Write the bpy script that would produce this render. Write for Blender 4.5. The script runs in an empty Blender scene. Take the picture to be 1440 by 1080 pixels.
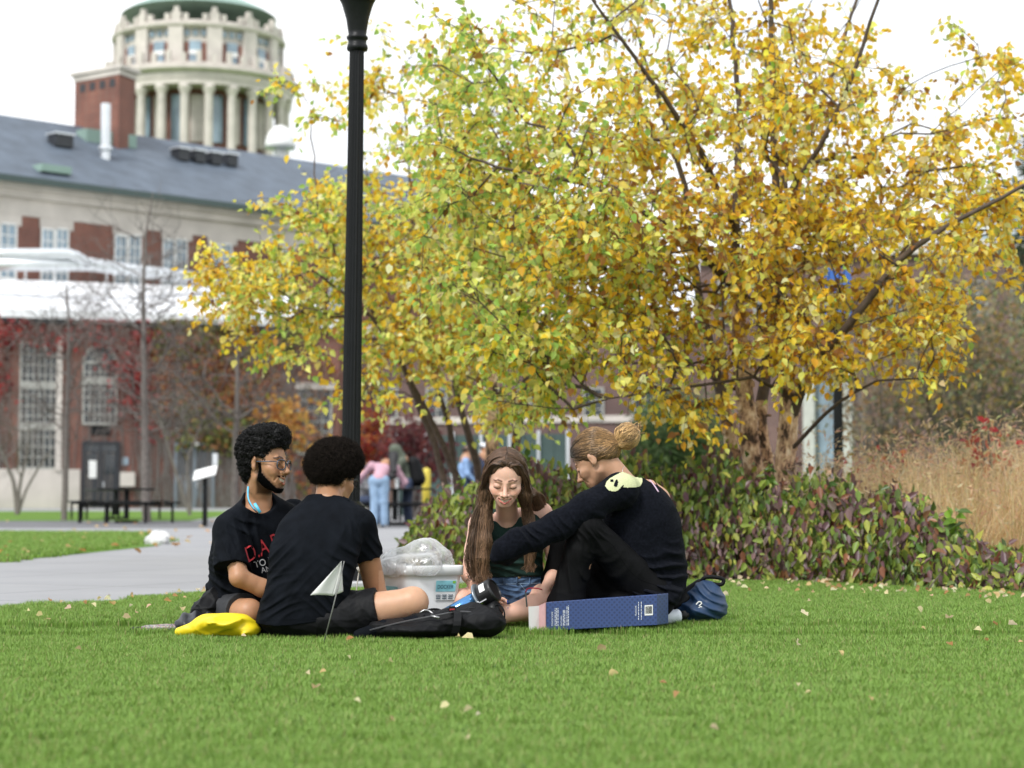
import bpy, math, random, os
import numpy as np
from mathutils import Vector, Matrix, Quaternion
from mathutils.bvhtree import BVHTree
R = math.radians
rng = np.random.default_rng(7)
random.seed(7)
scene = bpy.context.scene
col = scene.collection

# ---------------------------------------------------------------- camera
CAM_H, PITCH, FPX = 0.60, R(3.41), 2800.0
cam_d = bpy.data.cameras.new('camera'); cam = bpy.data.objects.new('camera', cam_d); col.objects.link(cam)
cam.location = (0, 0, CAM_H); cam.rotation_euler = (R(90) + PITCH, 0, 0)
cam_d.lens = 70.0; cam_d.sensor_width = 36.0; cam_d.clip_start = 0.1; cam_d.clip_end = 2500
cam_d.dof.use_dof = True; cam_d.dof.focus_distance = 9.0; cam_d.dof.aperture_fstop = 2.9
scene.camera = cam
# ---------------------------------------------------------------- sky and sun (bright overcast)
SUN_EL, SUN_AZ = R(48), R(215)          # azimuth clockwise from +Y
world = bpy.data.worlds.new('World'); scene.world = world; world.use_nodes = True
wn = world.node_tree; wn.nodes.clear()
w_out = wn.nodes.new('ShaderNodeOutputWorld'); w_bg = wn.nodes.new('ShaderNodeBackground')
sky = wn.nodes.new('ShaderNodeTexSky'); sky.sky_type = 'NISHITA'; sky.sun_disc = False
sky.sun_elevation = SUN_EL; sky.sun_rotation = SUN_AZ; sky.dust_density = 2.0
tc = wn.nodes.new('ShaderNodeTexCoord'); mp = wn.nodes.new('ShaderNodeMapping'); mp.inputs['Scale'].default_value = (1.6, 1.6, 4.5)
ns = wn.nodes.new('ShaderNodeTexNoise'); ns.inputs['Scale'].default_value = 2.2; ns.inputs['Detail'].default_value = 6; ns.inputs['Roughness'].default_value = .55
cr = wn.nodes.new('ShaderNodeValToRGB'); cr.color_ramp.elements[0].position = .36; cr.color_ramp.elements[0].color = (7.6, 8.2, 9.1, 1)
cr.color_ramp.elements[1].position = .60; cr.color_ramp.elements[1].color = (10.2, 10.3, 10.4, 1)
mx = wn.nodes.new('ShaderNodeMix'); mx.data_type = 'RGBA'; mx.inputs['Factor'].default_value = .955
wn.links.new(tc.outputs['Generated'], mp.inputs['Vector']); wn.links.new(mp.outputs['Vector'], ns.inputs['Vector'])
wn.links.new(ns.outputs['Fac'], cr.inputs['Fac']); wn.links.new(sky.outputs['Color'], mx.inputs['A']); wn.links.new(cr.outputs['Color'], mx.inputs['B'])
wn.links.new(mx.outputs['Result'], w_bg.inputs['Color']); w_bg.inputs['Strength'].default_value = .10
wn.links.new(w_bg.outputs['Background'], w_out.inputs['Surface'])
sun_d = bpy.data.lights.new('sun', 'SUN'); sun = bpy.data.objects.new('sun', sun_d); col.objects.link(sun)
sun_d.energy = 2.1; sun_d.angle = R(14); sun_d.color = (1, .98, .95)
sv = Vector((math.sin(SUN_AZ) * math.cos(SUN_EL), math.cos(SUN_AZ) * math.cos(SUN_EL), math.sin(SUN_EL)))
sun.rotation_euler = (-sv).to_track_quat('-Z', 'Y').to_euler(); sun.location = (-6, -10, 14)
vs = scene.view_settings; vs.view_transform = 'Standard'; vs.look = 'None'; vs.gamma = 1; vs.use_curve_mapping = False; vs.exposure = 0.64
cy = scene.cycles; cy.use_denoising = True; cy.max_bounces = 8; cy.diffuse_bounces = 3; cy.glossy_bounces = 3; cy.transmission_bounces = 5; cy.transparent_max_bounces = 12
cy.caustics_reflective = False; cy.caustics_refractive = False; cy.sample_clamp_indirect = 6
try: cy.denoiser = 'OPENIMAGEDENOISE'
except Exception: pass

# ---------------------------------------------------------------- projection helpers
_c, _s = math.cos(PITCH), math.sin(PITCH)
def at(px, py, Y):
    u, v = (px - 720) / FPX, (540 - py) / FPX
    d = np.array([u, _c - v * _s, _s + v * _c]); t = Y / d[1]
    return np.array([0, 0, CAM_H]) + d * t
_gy = [-40, 0, 8.7, 9.4, 13, 38, 85, 120, 300, 3000]; _gz = [-.06, -.06, 0, .045, .05, .12, .36, .45, .5, .5]
def gz(Y): return np.interp(Y, _gy, _gz)
def gp(px, py):                     # the ground point seen at a pixel
    lo, hi = 2.0, 1500.0
    for _ in range(60):
        m = (lo + hi) / 2
        if at(px, py, m)[2] > gz(m): lo = m
        else: hi = m
    p = at(px, py, lo); return np.array([p[0], p[1], gz(lo)])
def g_at(px, Y):                    # ground point below a pixel column, at a depth
    return np.array([(px - 720) / FPX * Y * 1.002, Y, float(gz(Y))])

# ---------------------------------------------------------------- naming
def tag(o, label=None, cat=None, group=None, kind=None):
    if label: o['label'] = label
    if cat: o['category'] = cat
    if group: o['group'] = group
    if kind: o['kind'] = kind
    return o
def empty(name, loc, rz=0):
    o = bpy.data.objects.new(name, None); col.objects.link(o); o.location = [float(a) for a in loc]; o.rotation_euler = (0, 0, rz)
    o.empty_display_size = .1
    return o
def copy_tree(o, parent=None):
    c = o.copy(); col.objects.link(c)
    if parent is not None:
        mi = o.matrix_parent_inverse.copy(); c.parent = parent; c.matrix_parent_inverse = mi
    for ch in list(o.children): copy_tree(ch, c)
    return c

# ---------------------------------------------------------------- mesh builder
def link_mesh(name, V, F, mats, parent=None, mi=None, smooth=False, cols=None):
    """V (n,3) world coordinates; a parent's location is subtracted when it has no rotation (builders work in world space)."""
    me = bpy.data.meshes.new(name)
    V = np.asarray(V, dtype=np.float64)
    off = np.zeros(3)
    if parent is not None:
        p = parent
        while p is not None:
            off = off + np.array(p.location); p = p.parent
    V = V - off
    if isinstance(F, np.ndarray):
        k = F.shape[1]; n = len(F)
        me.vertices.add(len(V)); me.vertices.foreach_set('co', V.astype(np.float32).ravel())
        me.loops.add(n * k); me.loops.foreach_set('vertex_index', F.astype(np.int32).ravel())
        me.polygons.add(n); me.polygons.foreach_set('loop_start', np.arange(0, n * k, k, dtype=np.int32))
        try: me.polygons.foreach_set('loop_total', np.full(n, k, dtype=np.int32))
        except Exception: pass
        me.update(calc_edges=True)
    else:
        me.from_pydata(V.tolist(), [], F); me.update()
    if not isinstance(mats, (list, tuple)): mats = [mats]
    for m in mats: me.materials.append(m)
    if mi is not None: me.polygons.foreach_set('material_index', np.asarray(mi, dtype=np.int32))
    if smooth: me.polygons.foreach_set('use_smooth', np.ones(len(me.polygons), dtype=bool))
    if cols is not None:
        a = me.color_attributes.new('Col', 'FLOAT_COLOR', 'POINT'); c4 = np.ones((len(V), 4), np.float32); c4[:, :3] = cols
        a.data.foreach_set('color', c4.ravel())
    me.validate()
    o = bpy.data.objects.new(name, me); col.objects.link(o)
    if parent is not None: o.parent = parent
    return o

def nrm(a): a = np.asarray(a, float); return a / (np.linalg.norm(a) + 1e-12)
def rotz(a): c, s = math.cos(a), math.sin(a); return np.array([[c, -s, 0], [s, c, 0], [0, 0, 1.0]])
def frame_of(d):
    d = nrm(d); up = np.array([0, 0, 1.0]) if abs(d[2]) < .95 else np.array([1.0, 0, 0])
    a = nrm(np.cross(up, d)); return a, np.cross(d, a), d

class MB:
    def __init__(s): s.V = []; s.F = []; s.M = []; s.C = []
    def add(s, V, F, m=0, c=(1, 1, 1)):
        b = len(s.V); s.V.extend([tuple(map(float, v)) for v in V]); s.C.extend([c] * len(V))
        s.F.extend([tuple(int(i) + b for i in f) for f in F]); s.M.extend([m] * len(F)); return s
    def box(s, c, size, rz=0, m=0, Rm=None):
        hx, hy, hz = [a / 2 for a in size]
        P = np.array([(x, y, z) for x in (-hx, hx) for y in (-hy, hy) for z in (-hz, hz)])
        M_ = Rm if Rm is not None else rotz(rz)
        P = P @ M_.T + np.asarray(c)
        return s.add(P, [(0, 1, 3, 2), (4, 6, 7, 5), (0, 4, 5, 1), (2, 3, 7, 6), (0, 2, 6, 4), (1, 5, 7, 3)], m)
    def tube(s, pts, rad, n=8, m=0, cap=True, c=(1, 1, 1), closed=False):
        pts = np.asarray(pts, float); k = len(pts); rad = np.broadcast_to(np.asarray(rad, float), (k,))
        T = np.gradient(pts, axis=0)
        if closed: T = (np.roll(pts, -1, 0) - np.roll(pts, 1, 0))
        T /= (np.linalg.norm(T, axis=1, keepdims=True) + 1e-12)
        a, b, _ = frame_of(T[0]); V = []
        for i in range(k):
            t = T[i]; a = nrm(a - t * np.dot(a, t)); b = np.cross(t, a)
            for j in range(n):
                th = 2 * math.pi * j / n; V.append(pts[i] + rad[i] * (math.cos(th) * a + math.sin(th) * b))
        F = []
        for i in range(k if closed else k - 1):
            i2 = (i + 1) % k
            for j in range(n):
                j2 = (j + 1) % n; F.append((i * n + j, i * n + j2, i2 * n + j2, i2 * n + j))
        if cap and not closed: F.append(tuple(range(n - 1, -1, -1))); F.append(tuple((k - 1) * n + j for j in range(n)))
        return s.add(V, F, m, c)
    def cyl(s, a, b, r1, r2=None, n=12, m=0, cap=True): return s.tube([a, b], [r1, r1 if r2 is None else r2], n, m, cap)
    def lathe(s, prof, c=(0, 0, 0), n=24, m=0, axis=None, cap=True, a0=0, a1=2 * math.pi):
        full = abs(a1 - a0 - 2 * math.pi) < 1e-6; V = []; k = len(prof); nn = n if full else n + 1
        A = np.eye(3) if axis is None else np.array(frame_of(axis)).T
        for r, z in prof:
            for j in range(nn):
                th = a0 + (a1 - a0) * j / n; V.append(A @ np.array([r * math.cos(th), r * math.sin(th), z]) + np.asarray(c))
        F = []
        for i in range(k - 1):
            for j in range(n):
                j2 = (j + 1) % nn; F.append((i * nn + j, i * nn + j2, (i + 1) * nn + j2, (i + 1) * nn + j))
        if cap and full:
            if prof[0][0] > 1e-6: F.append(tuple(range(nn - 1, -1, -1)))
            if prof[-1][0] > 1e-6: F.append(tuple((k - 1) * nn + j for j in range(nn)))
        return s.add(V, F, m)
    def prism(s, poly, ext, m=0):           # poly: 3-d outline, ext: extrusion vector
        poly = np.asarray(poly, float); n = len(poly); V = np.vstack([poly, poly + np.asarray(ext)])
        F = [tuple(range(n - 1, -1, -1)), tuple(range(n, 2 * n))] + [(i, (i + 1) % n, n + (i + 1) % n, n + i) for i in range(n)]
        return s.add(V, F, m)
    def build(s, name, mats, parent=None, smooth=False, bevel=0, cols=False, seg=2):
        o = link_mesh(name, s.V, s.F, mats, parent, s.M, smooth, np.array(s.C) if cols else None)
        if bevel:
            b = o.modifiers.new('b', 'BEVEL'); b.width = bevel; b.segments = seg; b.limit_method = 'ANGLE'; b.angle_limit = R(40)
        return o

# ---------------------------------------------------------------- materials
def nodes_of(name):
    m = bpy.data.materials.new(name); m.use_nodes = True; return m, m.node_tree, m.node_tree.nodes['Principled BSDF']
def pmat(name, colr, rough=.6, var=.12, scale=20, bump=0, bscale=120, metal=0, spec=.5, attr=False, sss=0, coord='Object', bdist=.004, sheen=0, coat=0):
    """principled with noise-varied base colour and optional noise bump; attr multiplies by the 'Col' attribute"""
    m, t, b = nodes_of(name)
    tc = t.nodes.new('ShaderNodeTexCoord')
    n = t.nodes.new('ShaderNodeTexNoise'); n.inputs['Scale'].default_value = scale; n.inputs['Detail'].default_value = 5
    t.links.new(tc.outputs[coord], n.inputs['Vector'])
    r = t.nodes.new('ShaderNodeValToRGB'); c = np.array(colr, float)
    r.color_ramp.elements[0].position = .3; r.color_ramp.elements[1].position = .7
    r.color_ramp.elements[0].color = (*np.clip(c * (1 - var), 0, 1), 1); r.color_ramp.elements[1].color = (*np.clip(c * (1 + var), 0, 1), 1)
    t.links.new(n.outputs['Fac'], r.inputs['Fac']); out = r.outputs['Color']
    if attr:
        a = t.nodes.new('ShaderNodeAttribute'); a.attribute_name = 'Col'
        x = t.nodes.new('ShaderNodeMix'); x.data_type = 'RGBA'; x.blend_type = 'MULTIPLY'; x.inputs['Factor'].default_value = 1
        t.links.new(out, x.inputs['A']); t.links.new(a.outputs['Color'], x.inputs['B']); out = x.outputs['Result']
    t.links.new(out, b.inputs['Base Color'])
    b.inputs['Roughness'].default_value = rough; b.inputs['Metallic'].default_value = metal
    b.inputs['Specular IOR Level'].default_value = spec
    if sheen: b.inputs['Sheen Weight'].default_value = sheen
    if coat: b.inputs['Coat Weight'].default_value = coat
    if sss:
        b.inputs['Subsurface Weight'].default_value = sss; b.inputs['Subsurface Radius'].default_value = (1, .35, .2); b.inputs['Subsurface Scale'].default_value = .008
    if bump:
        n2 = t.nodes.new('ShaderNodeTexNoise'); n2.inputs['Scale'].default_value = bscale; n2.inputs['Detail'].default_value = 4
        t.links.new(tc.outputs[coord], n2.inputs['Vector'])
        bp = t.nodes.new('ShaderNodeBump'); bp.inputs['Strength'].default_value = bump; bp.inputs['Distance'].default_value = bdist
        t.links.new(n2.outputs['Fac'], bp.inputs['Height']); t.links.new(bp.outputs['Normal'], b.inputs['Normal'])
    return m
def leafmat(name, rough=.45, trans=.45, gain=1.0):
    m, t, b = nodes_of(name)
    a = t.nodes.new('ShaderNodeAttribute'); a.attribute_name = 'Col'
    t.links.new(a.outputs['Color'], b.inputs['Base Color']); b.inputs['Roughness'].default_value = rough; b.inputs['Specular IOR Level'].default_value = .35
    tr = t.nodes.new('ShaderNodeBsdfTranslucent'); t.links.new(a.outputs['Color'], tr.inputs['Color'])
    x = t.nodes.new('ShaderNodeMixShader'); x.inputs['Fac'].default_value = trans
    t.links.new(b.outputs['BSDF'], x.inputs[1]); t.links.new(tr.outputs['BSDF'], x.inputs[2])
    t.links.new(x.outputs['Shader'], t.nodes['Material Output'].inputs['Surface'])
    return m
def s2l(r, g, b):                    # sRGB 0-255 to linear
    f = lambda c: (c / 255 / 12.92) if c / 255 <= .04045 else ((c / 255 + .055) / 1.055) ** 2.4
    return (f(r), f(g), f(b))
def brickmat(name, c1, c2, mortar, bw=.22, bh=.075, axis='XZ'):
    m, t, b = nodes_of(name)
    tc = t.nodes.new('ShaderNodeTexCoord')
    sep = t.nodes.new('ShaderNodeSeparateXYZ'); cmb = t.nodes.new('ShaderNodeCombineXYZ')
    t.links.new(tc.outputs['Object'], sep.inputs[0])
    ad = t.nodes.new('ShaderNodeMath'); ad.operation = 'ADD'; t.links.new(sep.outputs['X'], ad.inputs[0]); t.links.new(sep.outputs['Y'], ad.inputs[1])
    t.links.new(ad.outputs[0], cmb.inputs['X']); t.links.new(sep.outputs['Z'], cmb.inputs['Y'])
    br = t.nodes.new('ShaderNodeTexBrick'); br.inputs['Scale'].default_value = 1; br.inputs['Brick Width'].default_value = bw; br.inputs['Row Height'].default_value = bh
    br.inputs['Mortar Size'].default_value = .008; br.inputs['Color1'].default_value = (*c1, 1); br.inputs['Color2'].default_value = (*c2, 1); br.inputs['Mortar'].default_value = (*mortar, 1)
    t.links.new(cmb.outputs[0], br.inputs['Vector'])
    n = t.nodes.new('ShaderNodeTexNoise'); n.inputs['Scale'].default_value = .6; n.inputs['Detail'].default_value = 6; t.links.new(tc.outputs['Object'], n.inputs['Vector'])
    r = t.nodes.new('ShaderNodeValToRGB'); r.color_ramp.elements[0].position = .35; r.color_ramp.elements[0].color = (.72, .72, .74, 1); r.color_ramp.elements[1].position = .68; r.color_ramp.elements[1].color = (1.08, 1.05, 1.02, 1)
    t.links.new(n.outputs['Fac'], r.inputs['Fac'])
    x = t.nodes.new('ShaderNodeMix'); x.data_type = 'RGBA'; x.blend_type = 'MULTIPLY'; x.inputs['Factor'].default_value = 1
    t.links.new(br.outputs['Color'], x.inputs['A']); t.links.new(r.outputs['Color'], x.inputs['B']); t.links.new(x.outputs['Result'], b.inputs['Base Color'])
    b.inputs['Roughness'].default_value = .85
    return m
M = {}
M['black_metal'] = pmat('black_metal', (.006, .0065, .007), .42, .2, 30, .15, 90, spec=.22)
M['black_fabric'] = pmat('black_fabric', (.0050, .0062, .0088), .85, .3, 14, .3, 900, sheen=0, spec=.07, bdist=.001)
M['black_nylon'] = pmat('black_nylon', (.0050, .0052, .0060), .6, .25, 25, .4, 700, spec=.16, bdist=.0012)
M['leggings'] = pmat('leggings', (.0042, .0042, .0047), .72, .15, 12, .15, 1200, spec=.09, bdist=.001)
M['concrete'] = pmat('concrete', (.40, .40, .405), .9, .10, 1.3, .25, 60)
M['limestone'] = pmat('limestone', (.54, .495, .45), .85, .14, .8, .2, 14)
M['copper_green'] = pmat('copper_green', (.23, .33, .285), .7, .14, .5)
M['glass_dark'] = pmat('glass_dark', (.02, .026, .03), .08, .4, .7, spec=.8)
M['glass_sky'] = pmat('glass_sky', (.22, .30, .36), .12, .35, .5, spec=.8)
M['white_paint'] = pmat('white_paint', (.74, .74, .72), .5, .06, 3)
M['bark_grey'] = pmat('bark_grey', (.15, .13, .118), .9, .35, 18, .5, 60)
M['twig_dark'] = pmat('twig_dark', (.085, .060, .046), .85, .3, 20)
M['leaf'] = leafmat('leaf', .5, .58); M['leaf_glossy'] = leafmat('leaf_glossy', .34, .3)
# ================================================================ ground
def lawnmat():
    m, t, b = nodes_of('lawn')
    tc = t.nodes.new('ShaderNodeTexCoord')
    n1 = t.nodes.new('ShaderNodeTexNoise'); n1.inputs['Scale'].default_value = .9; n1.inputs['Detail'].default_value = 5
    n2 = t.nodes.new('ShaderNodeTexNoise'); n2.inputs['Scale'].default_value = 45; n2.inputs['Detail'].default_value = 6
    for n in (n1, n2): t.links.new(tc.outputs['Object'], n.inputs['Vector'])
    r1 = t.nodes.new('ShaderNodeValToRGB'); r1.color_ramp.elements[0].position = .32; r1.color_ramp.elements[0].color = (.085, .165, .028, 1); r1.color_ramp.elements[1].position = .7; r1.color_ramp.elements[1].color = (.14, .245, .045, 1)
    r2 = t.nodes.new('ShaderNodeValToRGB'); r2.color_ramp.elements[0].position = .3; r2.color_ramp.elements[0].color = (.6, .62, .6, 1); r2.color_ramp.elements[1].position = .72; r2.color_ramp.elements[1].color = (1.3, 1.25, 1.2, 1)
    t.links.new(n1.outputs['Fac'], r1.inputs['Fac']); t.links.new(n2.outputs['Fac'], r2.inputs['Fac'])
    x = t.nodes.new('ShaderNodeMix'); x.data_type = 'RGBA'; x.blend_type = 'MULTIPLY'; x.inputs['Factor'].default_value = 1
    t.links.new(r1.outputs['Color'], x.inputs['A']); t.links.new(r2.outputs['Color'], x.inputs['B']); t.links.new(x.outputs['Result'], b.inputs['Base Color'])
    b.inputs['Roughness'].default_value = .95; b.inputs['Specular IOR Level'].default_value = .1
    return m
M['lawn'] = lawnmat()
def concrete_path():
    m, t, b = nodes_of('path_concrete')
    tc = t.nodes.new('ShaderNodeTexCoord')
    n = t.nodes.new('ShaderNodeTexNoise'); n.inputs['Scale'].default_value = .8; n.inputs['Detail'].default_value = 8; n.inputs['Roughness'].default_value = .65
    n3 = t.nodes.new('ShaderNodeTexNoise'); n3.inputs['Scale'].default_value = 60
    w = t.nodes.new('ShaderNodeTexBrick'); w.inputs['Scale'].default_value = 1; w.inputs['Brick Width'].default_value = 1.7; w.inputs['Row Height'].default_value = 1.7; w.offset = 0
    w.inputs['Mortar Size'].default_value = .012; w.inputs['Color1'].default_value = (1, 1, 1, 1); w.inputs['Color2'].default_value = (.95, .95, .96, 1); w.inputs['Mortar'].default_value = (.6, .6, .6, 1)
    mpp = t.nodes.new('ShaderNodeMapping'); mpp.inputs['Rotation'].default_value = (0, 0, .5)
    t.links.new(tc.outputs['Object'], mpp.inputs['Vector']); t.links.new(mpp.outputs['Vector'], w.inputs['Vector'])
    t.links.new(tc.outputs['Object'], n.inputs['Vector']); t.links.new(tc.outputs['Object'], n3.inputs['Vector'])
    r = t.nodes.new('ShaderNodeValToRGB'); r.color_ramp.elements[0].position = .3; r.color_ramp.elements[0].color = (.240, .240, .246, 1); r.color_ramp.elements[1].position = .7; r.color_ramp.elements[1].color = (.290, .290, .296, 1)
    t.links.new(n.outputs['Fac'], r.inputs['Fac'])
    x = t.nodes.new('ShaderNodeMix'); x.data_type = 'RGBA'; x.blend_type = 'MULTIPLY'; x.inputs['Factor'].default_value = 1
    t.links.new(r.outputs['Color'], x.inputs['A']); t.links.new(w.outputs['Color'], x.inputs['B']); t.links.new(x.outputs['Result'], b.inputs['Base Color'])
    b.inputs['Roughness'].default_value = .9
    bp = t.nodes.new('ShaderNodeBump'); bp.inputs['Strength'].default_value = .3; bp.inputs['Distance'].default_value = .004; t.links.new(n3.outputs['Fac'], bp.inputs['Height']); t.links.new(bp.outputs['Normal'], b.inputs['Normal'])
    return m
M['path'] = concrete_path()
M['asphalt'] = pmat('asphalt', (.12, .12, .125), .92, .18, 2.5, .3, 80)

def sheet(name, poly, mat, dz, kind='structure'):
    """a ground polygon (x, y outline), cut into strips along Y so it follows the ground profile"""
    import bmesh
    bm = bmesh.new()
    vs_ = [bm.verts.new((float(x), float(y), 0)) for x, y in poly]; bm.faces.new(vs_)
    for yy in _gy[1:-1]:
        g = bm.verts[:] + bm.edges[:] + bm.faces[:]
        bmesh.ops.bisect_plane(bm, geom=g, plane_co=(0, yy, 0), plane_no=(0, 1, 0), dist=1e-5)
    for v in bm.verts: v.co.z = float(gz(v.co.y)) + dz
    bmesh.ops.recalc_face_normals(bm, faces=bm.faces)
    if sum(f.normal.z for f in bm.faces) < 0: bmesh.ops.reverse_faces(bm, faces=bm.faces)
    me = bpy.data.meshes.new(name); bm.to_mesh(me); bm.free(); me.materials.append(mat)
    o = bpy.data.objects.new(name, me); col.objects.link(o); o['kind'] = kind
    return o
sheet('ground', [(-900, -40), (900, -40), (900, 1500), (-900, 1500)], M['lawn'], 0)
# concrete path beyond the lawn: near edge rises gently to the right, far edge along the plaza
_e = [gp(-260, 874), gp(0, 857), gp(285, 837), gp(480, 829), gp(640, 826)]
path_poly = [(p[0], p[1]) for p in _e] + [(-.2, 13.0), (.9, 20), (1.2, 37.5), (-30, 37.5), (-30, _e[0][1] - .8)]
sheet('path', path_poly, M['path'], .004)
# the grass wedge between the two arms of the path
_w = [gp(-300, 750), gp(205, 751), gp(232, 757), gp(240, 764), gp(215, 769), gp(100, 781), gp(0, 791), gp(-300, 822)]
wedge_poly = [(p[0], p[1]) for p in _w]
sheet('grass_verge', wedge_poly, M['lawn'], .008)
sheet('plaza', [(-40, 37.5), (16, 37.5), (16, 47), (-40, 47)], M['asphalt'], .005)
sheet('lawn_strip', [(-60, 47), (-7.6, 47), (-9, 72), (-60, 66)], M['lawn'], .009)
sheet('sidewalk', [(-60, 66), (-9, 72), (-7.6, 47), (8, 47), (8, 90), (-60, 74)], M['path'], .006)

def in_poly(x, y, poly):
    ins = np.zeros(len(x), bool); n = len(poly)
    for i in range(n):
        x1, y1 = poly[i]; x2, y2 = poly[(i + 1) % n]
        c = ((y1 > y) != (y2 > y)) & (x < (x2 - x1) * (y - y1) / (y2 - y1 + 1e-12) + x1); ins ^= c
    return ins

# ---------------------------------------------------------------- grass blades: one patch mesh, placed many times
def blade_patch(name, size, n, h0, h1, w, seed, wide=0):
    g = np.random.default_rng(seed)
    x = g.uniform(-size / 2, size / 2, n); y = g.uniform(-size / 2, size / 2, n)
    h = g.uniform(h0, h1, n) * (1 + .25 * np.sin(x * 17) * np.cos(y * 13)); a = g.uniform(0, 2 * np.pi, n); bend = g.uniform(.1, .9, n) * h; ww = w * g.uniform(.7, 1.3, n)
    d = np.stack([np.cos(a), np.sin(a)], 1); p = np.stack([-np.sin(a), np.cos(a)], 1)
    V = np.zeros((n, 5, 3)); base = np.stack([x, y], 1)
    V[:, 0, :2] = base - p * ww[:, None] / 2; V[:, 1, :2] = base + p * ww[:, None] / 2
    m = base + d * (bend * .35)[:, None]
    V[:, 2, :2] = m + p * ww[:, None] * .42; V[:, 3, :2] = m - p * ww[:, None] * .42; V[:, 2:4, 2] = (h * .6)[:, None]
    V[:, 4, :2] = base + d * bend[:, None]; V[:, 4, 2] = h; V[:, :2, 2] = -.01
    i = np.arange(n)[:, None] * 5
    Q = i + np.array([[0, 1, 2, 3]]); T = i + np.array([[3, 2, 4, 4]])
    F = [tuple(q) for q in Q.tolist()] + [tuple(t[:3]) for t in T.tolist()]
    c = np.zeros((n, 3)); k = g.uniform(0, 1, n)[:, None]; pick = g.random(n)
    c[:] = np.array([.150, .260, .038]) * (1 - k) + np.array([.255, .405, .085]) * k
    c[pick > .94] = [.36, .32, .14]; c[pick < .05] = [.055, .12, .022]
    cols = np.repeat(c, 5, axis=0)
    me = bpy.data.meshes.new(name); me.from_pydata(V.reshape(-1, 3).tolist(), [], F); me.update(); me.materials.append(M['blade'])
    at_ = me.color_attributes.new('Col', 'FLOAT_COLOR', 'POINT'); c4 = np.ones((len(cols), 4), np.float32); c4[:, :3] = cols; at_.data.foreach_set('color', c4.ravel())
    return bpy.data.objects.new(name, me)
M['blade'] = leafmat('blade', .5, .3)
def scatter(name, pts, patches, smin_, smax_, seed):
    me = bpy.data.meshes.new(name); me.from_pydata([tuple(map(float, p)) for p in pts], [], []); me.update()
    o = bpy.data.objects.new(name, me); col.objects.link(o)
    gt = bpy.data.node_groups.new(name + '_nodes', 'GeometryNodeTree')
    gt.interface.new_socket('Geometry', in_out='INPUT', socket_type='NodeSocketGeometry'); gt.interface.new_socket('Geometry', in_out='OUTPUT', socket_type='NodeSocketGeometry')
    gi = gt.nodes.new('NodeGroupInput'); go = gt.nodes.new('NodeGroupOutput'); jn = gt.nodes.new('GeometryNodeJoinGeometry')
    for k, pt in enumerate(patches):
        oi = gt.nodes.new('GeometryNodeObjectInfo'); oi.inputs['Object'].default_value = pt; oi.inputs['As Instance'].default_value = True
        iop = gt.nodes.new('GeometryNodeInstanceOnPoints')
        idx = gt.nodes.new('GeometryNodeInputIndex'); md = gt.nodes.new('ShaderNodeMath'); md.operation = 'MODULO'; md.inputs[1].default_value = len(patches)
        cp = gt.nodes.new('ShaderNodeMath'); cp.operation = 'COMPARE'; cp.inputs[1].default_value = k; cp.inputs[2].default_value = .1
        gt.links.new(idx.outputs[0], md.inputs[0]); gt.links.new(md.outputs[0], cp.inputs[0]); gt.links.new(cp.outputs[0], iop.inputs['Selection'])
        rv = gt.nodes.new('FunctionNodeRandomValue'); rv.data_type = 'FLOAT_VECTOR'; rv.inputs[0].default_value = (0, 0, 0); rv.inputs[1].default_value = (0, 0, 6.283); rv.inputs['Seed'].default_value = seed + k
        rs = gt.nodes.new('FunctionNodeRandomValue'); rs.data_type = 'FLOAT'; rs.inputs[2].default_value = smin_; rs.inputs[3].default_value = smax_; rs.inputs['Seed'].default_value = seed + 50 + k
        gt.links.new(gi.outputs[0], iop.inputs['Points']); gt.links.new(oi.outputs['Geometry'], iop.inputs['Instance'])
        gt.links.new(rv.outputs[0], iop.inputs['Rotation']); gt.links.new(rs.outputs[1], iop.inputs['Scale']); gt.links.new(iop.outputs[0], jn.inputs[0])
    gt.links.new(jn.outputs[0], go.inputs[0])
    md_ = o.modifiers.new('scatter', 'NODES'); md_.node_group = gt
    return o
_pt = []
_st = .30
for yy in np.arange(3.9, 13.6, _st):
    half = .27 * yy + .7
    for xx in np.arange(-half, half, _st):
        _pt.append((xx + rng.uniform(-.05, .05), yy + rng.uniform(-.05, .05)))
_pt = np.array(_pt); _pt = _pt[~in_poly(_pt[:, 0], _pt[:, 1] + .16, path_poly)]
_pp = [blade_patch('grass_patch', .42, 3300, .016, .034, .0029, 100 + k) for k in range(3)]
_g = scatter('grass', [(x, y, gz(y)) for x, y in _pt], _pp, .85, 1.15, 3)
tag(_g, 'short mown green lawn grass in the foreground', 'grass', kind='stuff')
_pt2 = []
for yy in np.arange(17, 37, .55):
    for xx in np.arange(-12, -4.5, .55): _pt2.append((xx, yy))
_pt2 = np.array(_pt2); _pt2 = _pt2[in_poly(_pt2[:, 0], _pt2[:, 1] - .3, wedge_poly) & in_poly(_pt2[:, 0] + .25, _pt2[:, 1] + .3, wedge_poly)]
_pp2 = [blade_patch('verge_patch', .7, 1100, .03, .06, .010, 140)]
_g = scatter('verge_grass', [(x, y, gz(y) + .008) for x, y in _pt2], _pp2, .9, 1.1, 9)
tag(_g, 'grass growing on the verge between the two paths', 'grass', kind='stuff')
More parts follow.
